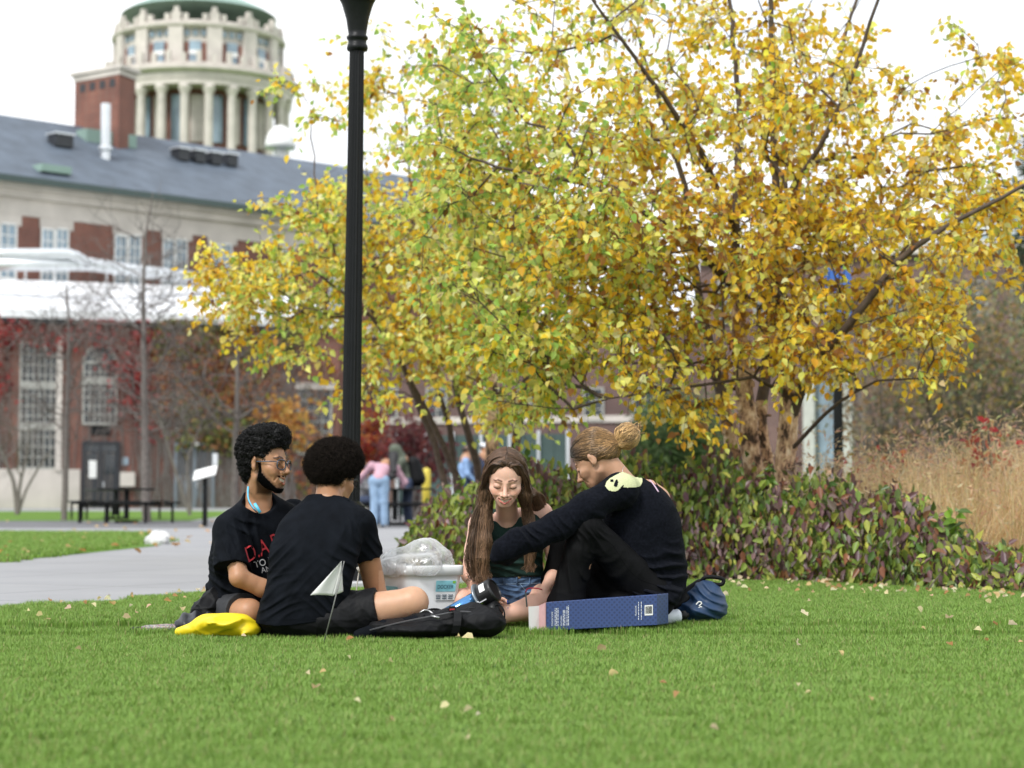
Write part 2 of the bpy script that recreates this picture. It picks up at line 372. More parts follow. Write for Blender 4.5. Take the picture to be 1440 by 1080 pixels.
# ================================================================ buildings
class Facade:
    """a vertical plane through two ground points; pixels are intersected with it once to get metres along and up"""
    def __init__(s, a, b):
        s.a = np.array(a[:2], float); s.b = np.array(b[:2], float); s.L = np.linalg.norm(s.b - s.a); s.d = (s.b - s.a) / s.L
        s.n = np.array([s.d[1], -s.d[0]])
        if np.dot(s.n, -s.a) < 0: s.n = -s.n
        s.rz = math.atan2(s.d[1], s.d[0])
    def px(s, x, y):
        p1 = at(x, y, 1.0); o = np.array([0, 0, CAM_H]); d = p1 - o
        t = np.dot(s.n, s.a) / np.dot(s.n, d[:2]); p = o + d * t
        return float(np.dot(p[:2] - s.a, s.d)), float(p[2])
    def P(s, u, out, z): q = s.a + s.d * u + s.n * out; return np.array([q[0], q[1], z])
    def box(s, mb, u0, u1, z0, z1, o0, o1, m=0): mb.box(s.P((u0 + u1) / 2, (o0 + o1) / 2, (z0 + z1) / 2), (u1 - u0, o1 - o0, z1 - z0), s.rz, m)
M['brick'] = brickmat('brick', (.235, .085, .060), (.18, .068, .050), (.2, .15, .12))
M['brick_dull'] = brickmat('brick_dull', (.165, .092, .078), (.13, .076, .066), (.16, .13, .12))
M['slate'] = pmat('slate', (.082, .104, .134), .65, .22, 1.1, .3, 8)
M['membrane'] = pmat('membrane', (.78, .79, .81), .55, .06, .35, .6, 2.2, bdist=.06)
M['duct'] = pmat('duct', (.66, .68, .70), .35, .08, 1.5, metal=.55)
M['door_dark'] = pmat('door_dark', (.025, .027, .032), .45, .15, 3)
M['door_grey'] = pmat('door_grey', (.17, .20, .23), .5, .1, 3)
M['frame_pale'] = pmat('frame_pale', (.42, .43, .39), .6, .1, 3)
M['frame_dim'] = pmat('frame_dim', (.34, .34, .31), .6, .1, 3)

def fwindow(fac, x0, x1, y0, y1, nx, ny, parent, fm, gm, fr=.09, mu=.05, arch=False, bars=()):
    u0, z1 = fac.px(x0, y0); u1, z0 = fac.px(x1, y1)
    f = MB(); g = MB()
    fac.box(f, u0, u0 + fr, z0, z1, .0, .10); fac.box(f, u1 - fr, u1, z0, z1, .0, .10)
    fac.box(f, u0 + fr, u1 - fr, z0, z0 + fr, .0, .12); fac.box(f, u0 + fr, u1 - fr, z1 - fr, z1, .0, .12)
    for i in range(1, nx):
        u = u0 + fr + (u1 - u0 - 2 * fr) * i / nx; fac.box(f, u - mu / 2, u + mu / 2, z0 + fr, z1 - fr, .0, .07)
    for j in range(1, ny):
        z = z0 + fr + (z1 - z0 - 2 * fr) * j / ny; w = .16 if j in bars else mu / 2
        fac.box(f, u0 + fr, u1 - fr, z - w, z + w, .0, .066 if j not in bars else .09)
    fac.box(g, u0 + .02, u1 - .02, z0 + .02, z1 - .02, .0, .022)
    w = f.build('window', fm, parent); g.build('pane', gm, w)
    return w

# ---- low ivy-covered wing on the left
def w_at(px, Y): p = at(px, 707, Y); return (p[0], p[1])
LW = Facade(w_at(-90, 82.9), w_at(476, 89.2))
gl = .30
lw = empty('brick_wing', LW.P(0, 0, gl)); tag(lw, 'low red brick wing with a white sloping roof and tall paned windows, overgrown with ivy', 'building')
b = MB(); _, ze = LW.px(100, 449)
LW.box(b, 0, LW.L, gl - .4, ze, -9, 0); b.build('wall', M['brick'], lw)
b = MB(); u1, zs = LW.px(112, 660)
LW.box(b, 0, LW.px(113, 600)[0], gl - .4, zs, 0, .12); b.build('plinth', M['limestone'], lw)
b = MB(); u0, _ = LW.px(2, 449)
zr = at(100, 393, 92.5)[2]
prof = [(.35, ze - .02), (.35, ze + .35), (-8.6, zr), (-8.6, zr - .4), (0, ze - .02)]
b.prism([LW.P(u0, o, z) for o, z in prof], np.append(LW.d * (LW.L - u0), 0)); b.build('roof', M['membrane'], lw)
b = MB(); LW.box(b, u0, LW.L, ze - .22, ze - .03, .0, .22); b.build('gutter', M['door_dark'], lw)
fwindow(LW, 28, 81, 481, 660, 6, 12, lw, M['frame_dim'], M['glass_dark'], bars=(4, 8))
aw = fwindow(LW, 116, 164, 508, 598, 6, 7, lw, M['frame_dim'], M['glass_dark'], bars=(5,))
def arch_top(x0, x1, y, parent):
    ua, z = LW.px(x0, y); ub, _ = LW.px(x1, y); r = (ub - ua) / 2; uc = (ua + ub) / 2; th = np.linspace(0, math.pi, 15)
    b = MB(); b.tube([LW.P(uc + (r - .05) * math.cos(t), .05, z + (r - .05) * math.sin(t)) for t in th], .055, 6)
    for t in (.6, 1.1, 1.57, 2.04, 2.54): b.tube([LW.P(uc, .04, z), LW.P(uc + r * .95 * math.cos(t), .04, z + r * .95 * math.sin(t))], .025, 4)
    b.tube([LW.P(uc + r * .5 * math.cos(t), .04, z + r * .5 * math.sin(t)) for t in th], .025, 4); b.build('arch_frame', M['frame_dim'], parent)
    b = MB(); b.prism([LW.P(uc + (r - .02) * math.cos(t), .0, z + (r - .02) * math.sin(t)) for t in th], np.append(LW.n * .02, 0)); b.build('pane', M['glass_dark'], parent)
arch_top(116, 164, 508, aw)
fwindow(LW, 418, 466, 545, 640, 4, 6, lw, M['frame_dim'], M['glass_dark'])
b = MB(); ua, z1 = LW.px(79, 480); ub, z0 = LW.px(85, 662); LW.box(b, ua, ub, z0, z1, .1, .2); b.build('stone_trim', M['limestone'], lw); b = MB()
ua, z1 = LW.px(414, 541); ub, z0 = LW.px(470, 548); LW.box(b, ua, ub, z0, z1 + .1, .1, .25); b.build('stone_trim', M['limestone'], lw)
def door(x0, x1, y0, y1, mat, gm, transom):
    u0, z1 = LW.px(x0, y0); u1, z0 = LW.px(x1, y1); z0 = gl; um = (u0 + u1) / 2
    d = MB(); LW.box(d, u0, u1, z0, z1, 0, .06); LW.box(d, u0, u0 + .1, z0, z1, .06, .14); LW.box(d, u1 - .1, u1, z0, z1, .06, .14); LW.box(d, u0 + .1, u1 - .1, z1 - .1, z1, .06, .14)
    LW.box(d, um - .06, um + .06, z0, z1 - .1, .06, .12)
    o = d.build('door', mat, lw)
    g = MB(); zm = z0 + (z1 - z0) * .52; zt = z1 - (.55 if transom else .2)
    for a, c in ((u0 + .2, um - .16), (um + .16, u1 - .2)): LW.box(g, a, c, zm, zt, .06, .075)
    if transom: LW.box(g, u0 + .15, u1 - .15, z1 - .45, z1 - .15, .06, .08)
    g.build('pane', gm, o)
    h = MB(); LW.box(h, um + .1, um + .14, z0 + .95, z0 + 1.2, .075, .13); h.build('handle', M['duct'], o)
    return o, u0, u1, z0, z1
d1, du0, du1, dz0, dz1 = door(115, 167, 620, 712, M['door_dark'], M['glass_dark'], True)
b = MB(); LW.box(b, du0 + .3, du0 + .62, dz0 + 1.35, dz0 + 2.1, .08, .09); b.build('notice', M['white_paint'], d1)
door(245, 300, 622, 710, M['door_grey'], M['glass_dark'], False)
b = MB(); ua, z1 = LW.px(128, 599); ub, z0 = LW.px(155, 612); LW.box(b, ua, ub, z0, z1, 0, .08); b.build('name_plate', M['black_metal'], lw)
b = MB(); ua, z1 = LW.px(168, 664); ub, z0 = LW.px(188, 684); LW.box(b, ua, ub, z0, z1, 0, .25); b.build('cabinet', M['limestone'], lw)
b = MB(); ua, z1 = LW.px(172, 643); ub, z0 = LW.px(180, 654); LW.box(b, ua, ub, z0, z1, 0, .05); b.build('notice', M['glass_sky'], lw)
b = MB(); uu, zz = LW.px(274, 625); b.lathe([(0, -.14), (.12, -.08), (.15, 0), (.12, .08), (0, .14)], LW.P(uu, .2, zz), 12); b.build('wall_lamp', M['white_paint'], lw, smooth=True)

# ---- long hall behind with slate roof
UH = Facade(w_at(-100, 89.6), w_at(760, 116.5))
uh = empty('slate_hall', UH.P(0, 0, .35)); tag(uh, 'long brick and limestone hall with a grey slate roof behind the low wing', 'building')
_, zc = UH.px(0, 300); _, zf = UH.px(0, 275); _, zev = UH.px(0, 250)
b = MB(); UH.box(b, 0, UH.L, 0, zc, -13, 0); b.build('wall', M['brick'], uh)
b = MB(); UH.box(b, 0, UH.L, zc, zf, -13, .05); UH.box(b, 0, UH.L, zf, zf + .35, -13, .35); UH.box(b, 0, UH.L, zf + .35, zev - .12, -13, .6)
wins = [(-28, 22, 312), (57, 95, 320), (160, 197, 329), (228, 262, 335), (293, 325, 341.5), (382, 410, 349), (462, 486, 357)]
for x0, x1, yt in wins:
    ua, zt = UH.px(x0 - 2, yt); ub, _ = UH.px(x1 + 7, yt); UH.box(b, ua, ub, zt, zc, 0, .10)
b.build('stone_frieze', M['limestone'], uh)
for x0, x1, yt in wins:
    k = (x1 - x0); fwindow(UH, x0, x0 + k * .47, yt, yt + 82, 2, 5, uh, M['white_paint'], M['glass_sky']); fwindow(UH, x0 + k * .53, x1, yt, yt + 82, 2, 5, uh, M['white_paint'], M['glass_sky'])
b = MB(); run = 7.6; o0 = .95
zr2 = None
def ridge_z():
    # height whose ridge shows at y = 161 in column x = 0
    q = Facade(UH.P(0, -run, 0), UH.P(UH.L, -run, 0)); return q.px(0, 161)[1]
zrg = ridge_z()
prof = [(o0, zev - .10), (o0, zev + .05), (-run, zrg), (-2 * run - o0, zev + .05), (-2 * run - o0, zev - .1)]
b.prism([UH.P(0, o, z) for o, z in prof], np.append(UH.d * UH.L, 0)); roof = b.build('roof', M['slate'], uh)
b = MB(); UH.box(b, 0, UH.L, zev - .28, zev + .02, .98, 1.1); b.build('gutter', pmat('gutter_green', (.05, .075, .07), .6), uh)
def on_roof(x, y):                       # where the pixel ray meets the front slope
    o = np.array([0, 0, CAM_H]); d = at(x, y, 1.0) - o
    p0 = UH.P(0, o0, zev + .05); e1 = np.append(UH.d, 0); e2 = UH.P(0, -run, zrg) - p0; nn = np.cross(e1, e2)
    return o + d * (np.dot(p0 - o, nn) / np.dot(d, nn))
slope = math.atan2(zrg - zev, run + o0)
b = MB(); p = on_roof(148, 222); b.cyl(p - [0, 0, .4], p + [0, 0, 2.75], .24, n=16); b.lathe([(.30, .35), (.34, .4), (.34, .55), (.30, .6)], p, 16); b.build('flue_pipe', M['duct'], uh, smooth=False)
def vent(x, y, w, h):
    p = on_roof(x, y); v = MB(); v.box(p + [0, 0, h * .35], (w, .8, h), UH.rz); o = v.build('roof_vent', M['door_dark'], uh)
    t = MB(); t.box(p + [0, 0, h * .85 + .05], (w + .15, .95, .09), UH.rz); t.build('cap', M['duct'], o)
vent(85, 205, 1.0, .6)
for x, y in ((253, 224), (276, 227), (299, 230), (322, 232)): vent(x, y, .62, .6)
b = MB(); p = on_roof(73, 242); b.box(p + [0, 0, .1], (1.6, .9, .35), UH.rz); b.build('roof_hatch', M['copper_green'], uh)
b = MB(); q = on_roof(150, 199); b.box(q + [0, 0, .1], (3.0, 1.0, .7), UH.rz); b.build('flashing', M['copper_green'], uh)
# ventilation stack block at the ridge
st = MB(); pa = at(105, 150, 104); pb = at(167, 150, 102); pc = at(190, 150, 103.5)
def stack_poly(z, g=0):
    c = (pa[:2] + pc[:2]) / 2; pd = pa[:2] + pc[:2] - pb[:2]; out = []
    for q in (pa[:2], pb[:2], pc[:2], pd): v = q - c; out.append([*(c + v * (1 + g / np.linalg.norm(v))), z])
    return out
zt = at(150, 110, 103)[2]; zt2 = at(150, 98, 103)[2]
st.prism(stack_poly(12), (0, 0, zt - 12)); sk = st.build('brick_stack', M['brick'], uh)
c_ = MB(); c_.prism(stack_poly(zt, .08), (0, 0, zt2 - zt - .15)); c_.prism(stack_poly(zt2 - .15, .3), (0, 0, .2)); c_.build('stone_cap', M['limestone'], sk)
for k in range(4):
    h_ = MB()
    f0 = .12 + k * .225; q = pa[:2] + (pb[:2] - pa[:2]) * f0; e = nrm(pb[:2] - pa[:2]); n_ = np.array([e[1], -e[0]]); w_ = .06 * np.linalg.norm(pb[:2] - pa[:2])
    z0_ = at(120, 126, 103)[2]; h_.prism([[*(q - n_ * .05), z0_], [*(q + e * 2 * w_ - n_ * .05), z0_], [*(q + e * 2 * w_ + n_ * .02), z0_], [*(q + n_ * .02), z0_]], (0, 0, .42))
    h_.build('vent_opening', M['door_dark'], sk)
# white dome beyond the ridge
b = MB(); p = at(394, 209, 122); b.lathe([(.95 * math.cos(a), 1.45 * math.sin(a)) for a in np.linspace(0, math.pi / 2, 9)], p, 24); b.cyl(p - [0, 0, 3], p + [0, 0, .1], .4)
o = b.build('roof_dome', M['white_paint'], None, smooth=True); tag(o, 'white rounded dome showing above the slate ridge beside the round tower', 'dome')
# silver ducts across the low roof
b = MB(); Yd = 88.5
b.tube([at(-40, 372, 86), at(60, 372, 87), at(128, 372, 88), at(200, 382, 90), at(330, 397, 95)], .29, 14)
for x, y, Y in ((-10, 372, 86.5), (36, 372, 87), (78, 372, 87.3), (128, 372, 88), (160, 376.5, 89), (228, 386, 91), (270, 390.5, 92.8)):
    p = at(x, y, Y); b.tube([p - [.05, 0, 0], p + [.05, .01, 0]], .32, 14)
dk = b.build('steam_duct', M['duct'], None, smooth=True); tag(dk, 'long silver insulated duct running above the white roof', 'duct')
for x in (36, 78, 150, 228, 290): s_ = MB(); p = at(x, 384, 88.5 + x * .014); s_.cyl(p + [0, 0, .3], p - [0, 0, 1.4], .05, n=6); s_.build('support', M['duct'], dk)
b = MB(); b.tube([at(-40, 358, 86.2), at(10, 357, 86.5), at(96, 357, 87.2), at(108, 361, 87.4), at(124, 371, 87.8)], .24, 14); o = b.build('bypass_duct', M['duct'], None, smooth=True)
tag(o, 'shorter upper duct bending down into the long silver duct', 'duct')

# ---- round tower
TY = 210.0; tcx = at(274, 707, TY)[0]; TC = np.array([tcx, TY, 0]); ppm = FPX / TY
def tz(y): return float(at(274, y, TY - (6 if y > 33 else -2))[2])
tw = empty('round_tower', TC); tag(tw, 'round limestone library tower with a colonnade and green copper roof', 'tower')
def ring(name, prof, mat, parent=tw, n=72, smooth=False):
    b = MB(); b.lathe(prof, TC, n); o = b.build(name, mat, parent); 
    return o
ring('inner_wall', [(7.4, 8), (7.4, tz(126))], M['brick'])
for k in range(24):
    a = 2 * math.pi * (k + .02) / 24; p = TC + np.array([9.25 * math.sin(a), -9.25 * math.cos(a), 0])
    b = MB(); z1 = tz(128); b.lathe([(.66, z1 - 16), (.54, z1 - 15.5), (.44, z1 - 1), (.46, z1 - .9), (.72, z1 - .35), (.78, z1)], p, 14); b.build('column', M['limestone'], tw, smooth=True)
    am = a + math.pi / 24; w = MB(); q = np.array([math.sin(am), -math.cos(am), 0]); rzz = am
    w.box(TC + q * 7.46 + [0, 0, (tz(200) + tz(140)) / 2], (1.35, .3, tz(140) - tz(206)), rzz); wo = w.build('window', M['glass_sky'] if k % 2 else M['limestone'], tw)
ring('entablature', [(8.4, tz(128) - .01), (9.95, tz(128)), (9.95, tz(120)), (10.05, tz(120)), (10.05, tz(111)), (10.6, tz(108)), (10.6, tz(104)), (10.1, tz(103)), (10.1, tz(98)), (8.5, tz(97.5))], M['limestone'])
ring('drum', [(8.4, tz(99)), (8.4, tz(46))], M['limestone'])
for k in range(14):
    a0 = R(-6.5) + 2 * math.pi * k / 14; q = np.array([math.sin(a0), -math.cos(a0), 0])
    b = MB(); b.box(TC + q * 8.55 + [0, 0, (tz(98) + tz(46)) / 2], (1.55, .9, tz(46) - tz(98)), a0); b.box(TC + q * 8.6 + [0, 0, tz(38) + .1], (.95, .7, 1.7), a0); b.box(TC + q * 8.6 + [0, 0, tz(38) + 1.2], (.5, .5, .6), a0)
    b.build('pilaster', M['limestone'], tw)
    am = a0 + math.pi / 14; q = np.array([math.sin(am), -math.cos(am), 0]); t_ = np.array([math.cos(am), math.sin(am), 0])
    b = MB(); b.box(TC + q * 8.22 + [0, 0, (tz(96) + tz(67)) / 2], (2.6, .6, tz(67) - tz(96)), am); b.build('brick_panel', M['brick'], tw)
    w = MB(); w.box(TC + q * 8.25 + [0, 0, (tz(97) + tz(65)) / 2], (1.2, .72, tz(65) - tz(97)), am); wo = w.build('window', M['glass_sky'], tw)
    f = MB(); f.box(TC + q * 8.32 + [0, 0, (tz(84) + tz(78)) / 2], (1.24, .72, .45), am)
    f.build('frame', M['white_paint'], wo)
    w = MB()
    for s in (-.85, 0, .85): w.box(TC + q * 8.22 + t_ * s + [0, 0, (tz(59) + tz(48)) / 2], (.5, .6, .6), am)
    w.build('window', M['glass_sky'], tw)
ring('cornice', [(8.3, tz(47)), (9.05, tz(46)), (9.2, tz(43)), (9.2, tz(40)), (8.8, tz(39)), (8.8, tz(36)), (8.1, tz(36))], M['limestone'])
for k in range(28):
    a = R(-6.5) + 2 * math.pi * (k + .5) / 28; q = np.array([math.sin(a), -math.cos(a), 0]); b = MB(); b.box(TC + q * 8.6 + [0, 0, tz(36) + .3], (.5, .5, .7), a); b.build('finial', M['limestone'], tw)
for k in range(40):
    a = 2 * math.pi * k / 40; q = np.array([math.sin(a), -math.cos(a), 0]); b = MB(); b.box(TC + q * 9.9 + [0, 0, tz(98) + .4], (.5, .45, 1.0 + .5 * (k % 2)), a); b.build('finial', M['limestone'], tw)
ring('roof', [(8.2, tz(33)), (7.4, tz(26)), (5.9, tz(16.5)), (3.9, tz(6.5)), (3.6, tz(2))], M['copper_green'])
ring('lantern', [(3.8, tz(5)), (3.8, tz(1)), (3.2, tz(0)), (3.2, tz(-45)), (3.7, tz(-47)), (3.7, tz(-52)), (2.6, tz(-60)), (.2, tz(-85))], M['limestone'], n=24)

# ---- brick buildings behind the trees
CB = Facade(w_at(500, 92), w_at(1010, 88))
cbd = empty('brick_block', CB.P(0, 0, .36)); tag(cbd, 'dull brown brick block half hidden behind the left birch', 'building')
b = MB(); _, z1 = CB.px(700, 470); CB.box(b, 0, CB.L, -.2, z1, -10, 0); b.build('wall', M['brick_dull'], cbd)
b = MB(); CB.box(b, 0, CB.L, z1, z1 + .5, -10, .25); CB.box(b, 0, CB.L, 4.2, 4.5, 0, .1); b.build('stone_trim', M['limestone'], cbd)
for x in (530, 600, 672, 745, 820, 890): fwindow(CB, x, x + 30, 545, 592, 2, 3, cbd, M['frame_dim'], M['glass_dark'])
RB = Facade(w_at(985, 80), w_at(1640, 74))
rb = empty('brick_hall', RB.P(0, 0, .35)); tag(rb, 'tall red brown brick hall with pale stone piers behind the right birch', 'building')
b = MB(); _, z1 = RB.px(1420, 352); RB.box(b, 0, RB.L, -.2, z1, -12, 0); b.build('wall', M['brick_dull'], rb)
b = MB(); RB.box(b, 0, RB.L, z1, z1 + .45, -12, .3); b.build('cornice', M['limestone'], rb)
for x in (1140, 1192): 
    b = MB(); ua, zt = RB.px(x - 8, 520); ub, _ = RB.px(x + 8, 520); RB.box(b, ua, ub, .2, zt, 0, .5); b.build('pier', M['frame_pale'], rb)
b = MB(); ua, zt = RB.px(1148, 530); ub, zb = RB.px(1184, 705); RB.box(b, ua + .05, ub - .05, .3, zt - .2, 0, .06); b.build('door', M['glass_sky'], rb)
for x in (1010, 1060, 1240, 1300, 1360, 1420): fwindow(RB, x, x + 30, 395, 455, 2, 4, rb, M['frame_dim'], M['glass_dark']); None
FB = Facade(w_at(1330, 150), w_at(1560, 146))
fb = empty('pale_building', FB.P(0, 0, .45)); tag(fb, 'pale distant building at the right edge rising above the brick hall', 'building')
b = MB(); _, z1 = FB.px(1400, 262); FB.box(b, 0, FB.L, 0, z1, -10, 0); b.build('wall', pmat('pale_wall', (.62, .63, .64), .7, .05, .3), fb)
b = MB()
for y in (285, 312, 338): _, zz = FB.px(1400, y); FB.box(b, 0, FB.L, zz, zz + .5, 0, .08)
b.build('window_band', M['glass_sky'], fb)
# dark green construction fence
GF = Facade(w_at(560, 58), w_at(800, 56))
gf = empty('screen_fence', GF.P(0, 0, .2)); tag(gf, 'tall dark green screened fence behind the people at the tables', 'fence')
b = MB(); _, z1 = GF.px(640, 612)
for k in range(24): u = GF.L * k / 24; GF.box(b, u, u + GF.L / 24, .2, z1, -.03 + .02 * (k % 2), .0 + .02 * (k % 2))
b.build('screen_panel', pmat('screen_green', (.042, .075, .068), .7, .18, 1.2), gf)
for k in range(7): p = GF.P(GF.L * k / 6, .08, 0); q = MB(); q.cyl([p[0], p[1], .1], [p[0], p[1], z1 + .1], .05, n=8); q.build('post', M['duct'], gf)
# ================================================================ plants
def unit(v): return v / (np.linalg.norm(v, axis=-1, keepdims=True) + 1e-9)
def leaf_arrays(Pc, tip, nor, ln, wd, fold=.18, curl=.12):
    """six-vertex folded leaves: Pc base points, tip directions, normals"""
    n = len(Pc); t = unit(tip); nn = unit(nor - t * (nor * t).sum(1, keepdims=True)); s = np.cross(t, nn)
    ln = np.broadcast_to(ln, (n,))[:, None]; wd = np.broadcast_to(wd, (n,))[:, None]
    V = np.zeros((n, 6, 3)); V[:, 0] = Pc
    for i, (a, b) in enumerate(((.28, .46), (.62, .40))):
        V[:, 1 + i] = Pc + t * ln * a + s * wd * b + nn * wd * fold; V[:, 5 - i] = Pc + t * ln * a - s * wd * b + nn * wd * fold
    V[:, 3] = Pc + t * ln - nn * ln * curl
    i = np.arange(n)[:, None] * 6
    F = np.concatenate([i + np.array([[0, 1, 2, 3]]), i + np.array([[0, 3, 4, 5]])]); return V.reshape(-1, 3), F
def leaves_obj(name, Pc, tip, nor, ln, wd, C, mat, parent, **k):
    V, F = leaf_arrays(Pc, tip, nor, ln, wd, **k); return link_mesh(name, V, F, mat, parent, smooth=False, cols=np.repeat(C, 6, 0))
def pal(g, n, table, jit=.16):
    """colours drawn from (weight, rgb) rows"""
    w = np.array([r[0] for r in table], float); w /= w.sum(); k = g.choice(len(table), n, p=w)
    c = np.array([r[1] for r in table])[k]; return np.clip(c * (1 + g.normal(0, jit, (n, 1))) * (1 + g.normal(0, .06, (n, 3))), .003, .95)

def grow(stems, pts, g, step=.16, up=.5, pathw=.30, wob=.035, r0=.0032, rpow=.46, sag=.06):
    """stems: list of (polyline, radius list); every attraction point is joined to the tree by a curved branch. returns chains [(pts, radii)] and end directions"""
    P, par, rmin, depth = [], [], [], []
    for pl, rr in stems:
        pl = np.asarray(pl, float); prev = -1; seg = np.linalg.norm(np.diff(pl, axis=0), axis=1); L = np.concatenate([[0], np.cumsum(seg)])
        m = max(2, int(L[-1] / step) + 1); tt = np.linspace(0, L[-1], m)
        for t in tt:
            q = np.array([np.interp(t, L, pl[:, a]) for a in range(3)]); q[:2] += g.normal(0, .006, 2)
            P.append(q); par.append(prev); rmin.append(np.interp(t, L, rr)); depth.append(t * .5); prev = len(P) - 1
    nst = len(P); P = list(P)
    A = np.array(P); d = np.linalg.norm(pts[:, None] - A[None], axis=2).min(1); order = np.argsort(d)
    Pn = np.zeros((nst + len(pts) * 60, 3)); Pn[:nst] = A; Dn = np.zeros(len(Pn)); Dn[:nst] = depth; n = nst; par = par + [0] * (len(Pn) - nst); ends = []
    isst = np.zeros(len(Pn), bool)
    for pi in order:
        p = pts[pi]; v = p - Pn[:n]; dd = np.linalg.norm(v, axis=1) + 1e-6; el = v[:, 2] / dd
        cost = dd * (1 + up * np.clip(.25 - el, 0, 2)) + pathw * Dn[:n]
        b = int(np.argmin(cost)); q = Pn[b]; D = dd[b]
        tdir = unit(q - Pn[par[b]]) if par[b] >= 0 else np.array([0, 0, 1.0])
        m = max(1, int(D / step)); c1 = q + (tdir * .45 + unit(p - q) * .3) * D * .5; ts = np.arange(1, m + 1) / m
        prev = b
        for t in ts:
            x = (1 - t) ** 2 * q + 2 * t * (1 - t) * c1 + t * t * p
            if t < 1: x = x + g.normal(0, wob * min(D, 1), 3) * .5
            if n >= len(Pn): break
            Pn[n] = x; par[n] = prev; Dn[n] = Dn[prev] + D / m; prev = n; n += 1
        ends.append((pi, prev))
    P = Pn[:n]; par = np.array(par[:n]); cnt = np.zeros(n)
    for _, e in ends: cnt[e] += 1
    for i in range(n - 1, -1, -1):
        if par[i] >= 0 and i >= nst: cnt[par[i]] += cnt[i]
    r = r0 * np.maximum(cnt, 1) ** rpow; r[:nst] = np.maximum(np.array(rmin), 0)
    ch = [[] for _ in range(n)]
    for i in range(n):
        if par[i] >= 0: ch[par[i]].append(i)
    stem_chains, chains = [], []
    starts = [(i, None) for i in range(n) if par[i] < 0]
    while starts:
        i, pr = starts.pop(); pts_, rad = ([P[pr]], [min(r[i], r[pr])]) if pr is not None else ([], []); st = i < nst
        while True:
            pts_.append(P[i]); rad.append(r[i]); cs = ch[i]
            if not cs: break
            main = ([c for c in cs if c < nst] or sorted(cs, key=lambda c: -r[c]))[0] if st or True else None
            if st and main >= nst: 
                for c in cs: starts.append((c, i))
                break
            for c in cs:
                if c != main: starts.append((c, i))
            i = main
        (stem_chains if st else chains).append((np.array(pts_), np.array(rad)))
    return stem_chains, chains, [(pi, P[e], unit(P[e] - P[par[e]])) for pi, e in ends]
def chains_mesh(name, chains, mat, parent, sides=None):
    b = MB()
    for p, r in chains:
        if len(p) < 2: continue
        k = sides or (8 if r.max() > .04 else 5 if r.max() > .012 else 3); b.tube(p, r, k, cap=False)
    return b.build(name, mat, parent, smooth=True)
def env_points(g, env, flat=1):
    out = []
    for px, py, rx, ry, Y, rY, n in env:
        v = g.normal(size=(n, 3)); v = unit(v) * (g.random((n, 1)) ** .42)
        for a in v:
            yy = Y + a[1] * rY; out.append(at(px + a[0] * rx, py + a[2] * ry, yy))
    return np.array(out)

def barkmat():
    m, t, b = nodes_of('birch_bark')
    tc = t.nodes.new('ShaderNodeTexCoord'); mp = t.nodes.new('ShaderNodeMapping'); mp.inputs['Scale'].default_value = (1, 1, .55)
    n = t.nodes.new('ShaderNodeTexNoise'); n.inputs['Scale'].default_value = 13; n.inputs['Detail'].default_value = 8; n.inputs['Roughness'].default_value = .72
    t.links.new(tc.outputs['Object'], mp.inputs['Vector']); t.links.new(mp.outputs['Vector'], n.inputs['Vector'])
    r = t.nodes.new('ShaderNodeValToRGB'); e = r.color_ramp.elements
    e[0].position = .42; e[0].color = (.06, .036, .024, 1); e[1].position = .47; e[1].color = (.36, .21, .13, 1)
    for p, c in ((.54, (.62, .42, .26, 1)), (.62, (.80, .64, .47, 1))): x = e.new(p); x.color = c
    t.links.new(n.outputs['Fac'], r.inputs['Fac']); t.links.new(r.outputs['Color'], b.inputs['Base Color']); b.inputs['Roughness'].default_value = .85
    bp = t.nodes.new('ShaderNodeBump'); bp.inputs['Strength'].default_value = .7; bp.inputs['Distance'].default_value = .02
    t.links.new(n.outputs['Fac'], bp.inputs['Height']); t.links.new(bp.outputs['Normal'], b.inputs['Normal']); return m
M['birch_bark'] = barkmat()
def peel_flakes(name, chains, g, per_m, parent):
    """curled strips of bark standing off the stems"""
    V, F = [], []
    for p, r in chains:
        if r.max() < .03: continue
        L = np.linalg.norm(np.diff(p, axis=0), axis=1).sum()
        for _ in range(int(L * per_m)):
            i = g.integers(0, len(p) - 1); f = g.random(); c = p[i] * (1 - f) + p[i + 1] * f; rr = r[i]
            if rr < .025: continue
            a = g.uniform(0, 2 * np.pi); w = g.uniform(.3, .8); h = g.uniform(.025, .075); out = g.uniform(.006, .028); b0 = len(V)
            for k in range(4):
                th = a + w * k / 3; lift = out * (k / 3) ** 1.6 + .004
                for z in (0, 1): V.append(c + [(rr + lift) * math.cos(th), (rr + lift) * math.sin(th), (z - .5) * h * (1 - .4 * k / 3) + g.normal(0, .006)])
            for k in range(3): F.append((b0 + 2 * k, b0 + 2 * k + 2, b0 + 2 * k + 3, b0 + 2 * k + 1))
    return link_mesh(name, V, F, M['birch_bark'], parent)

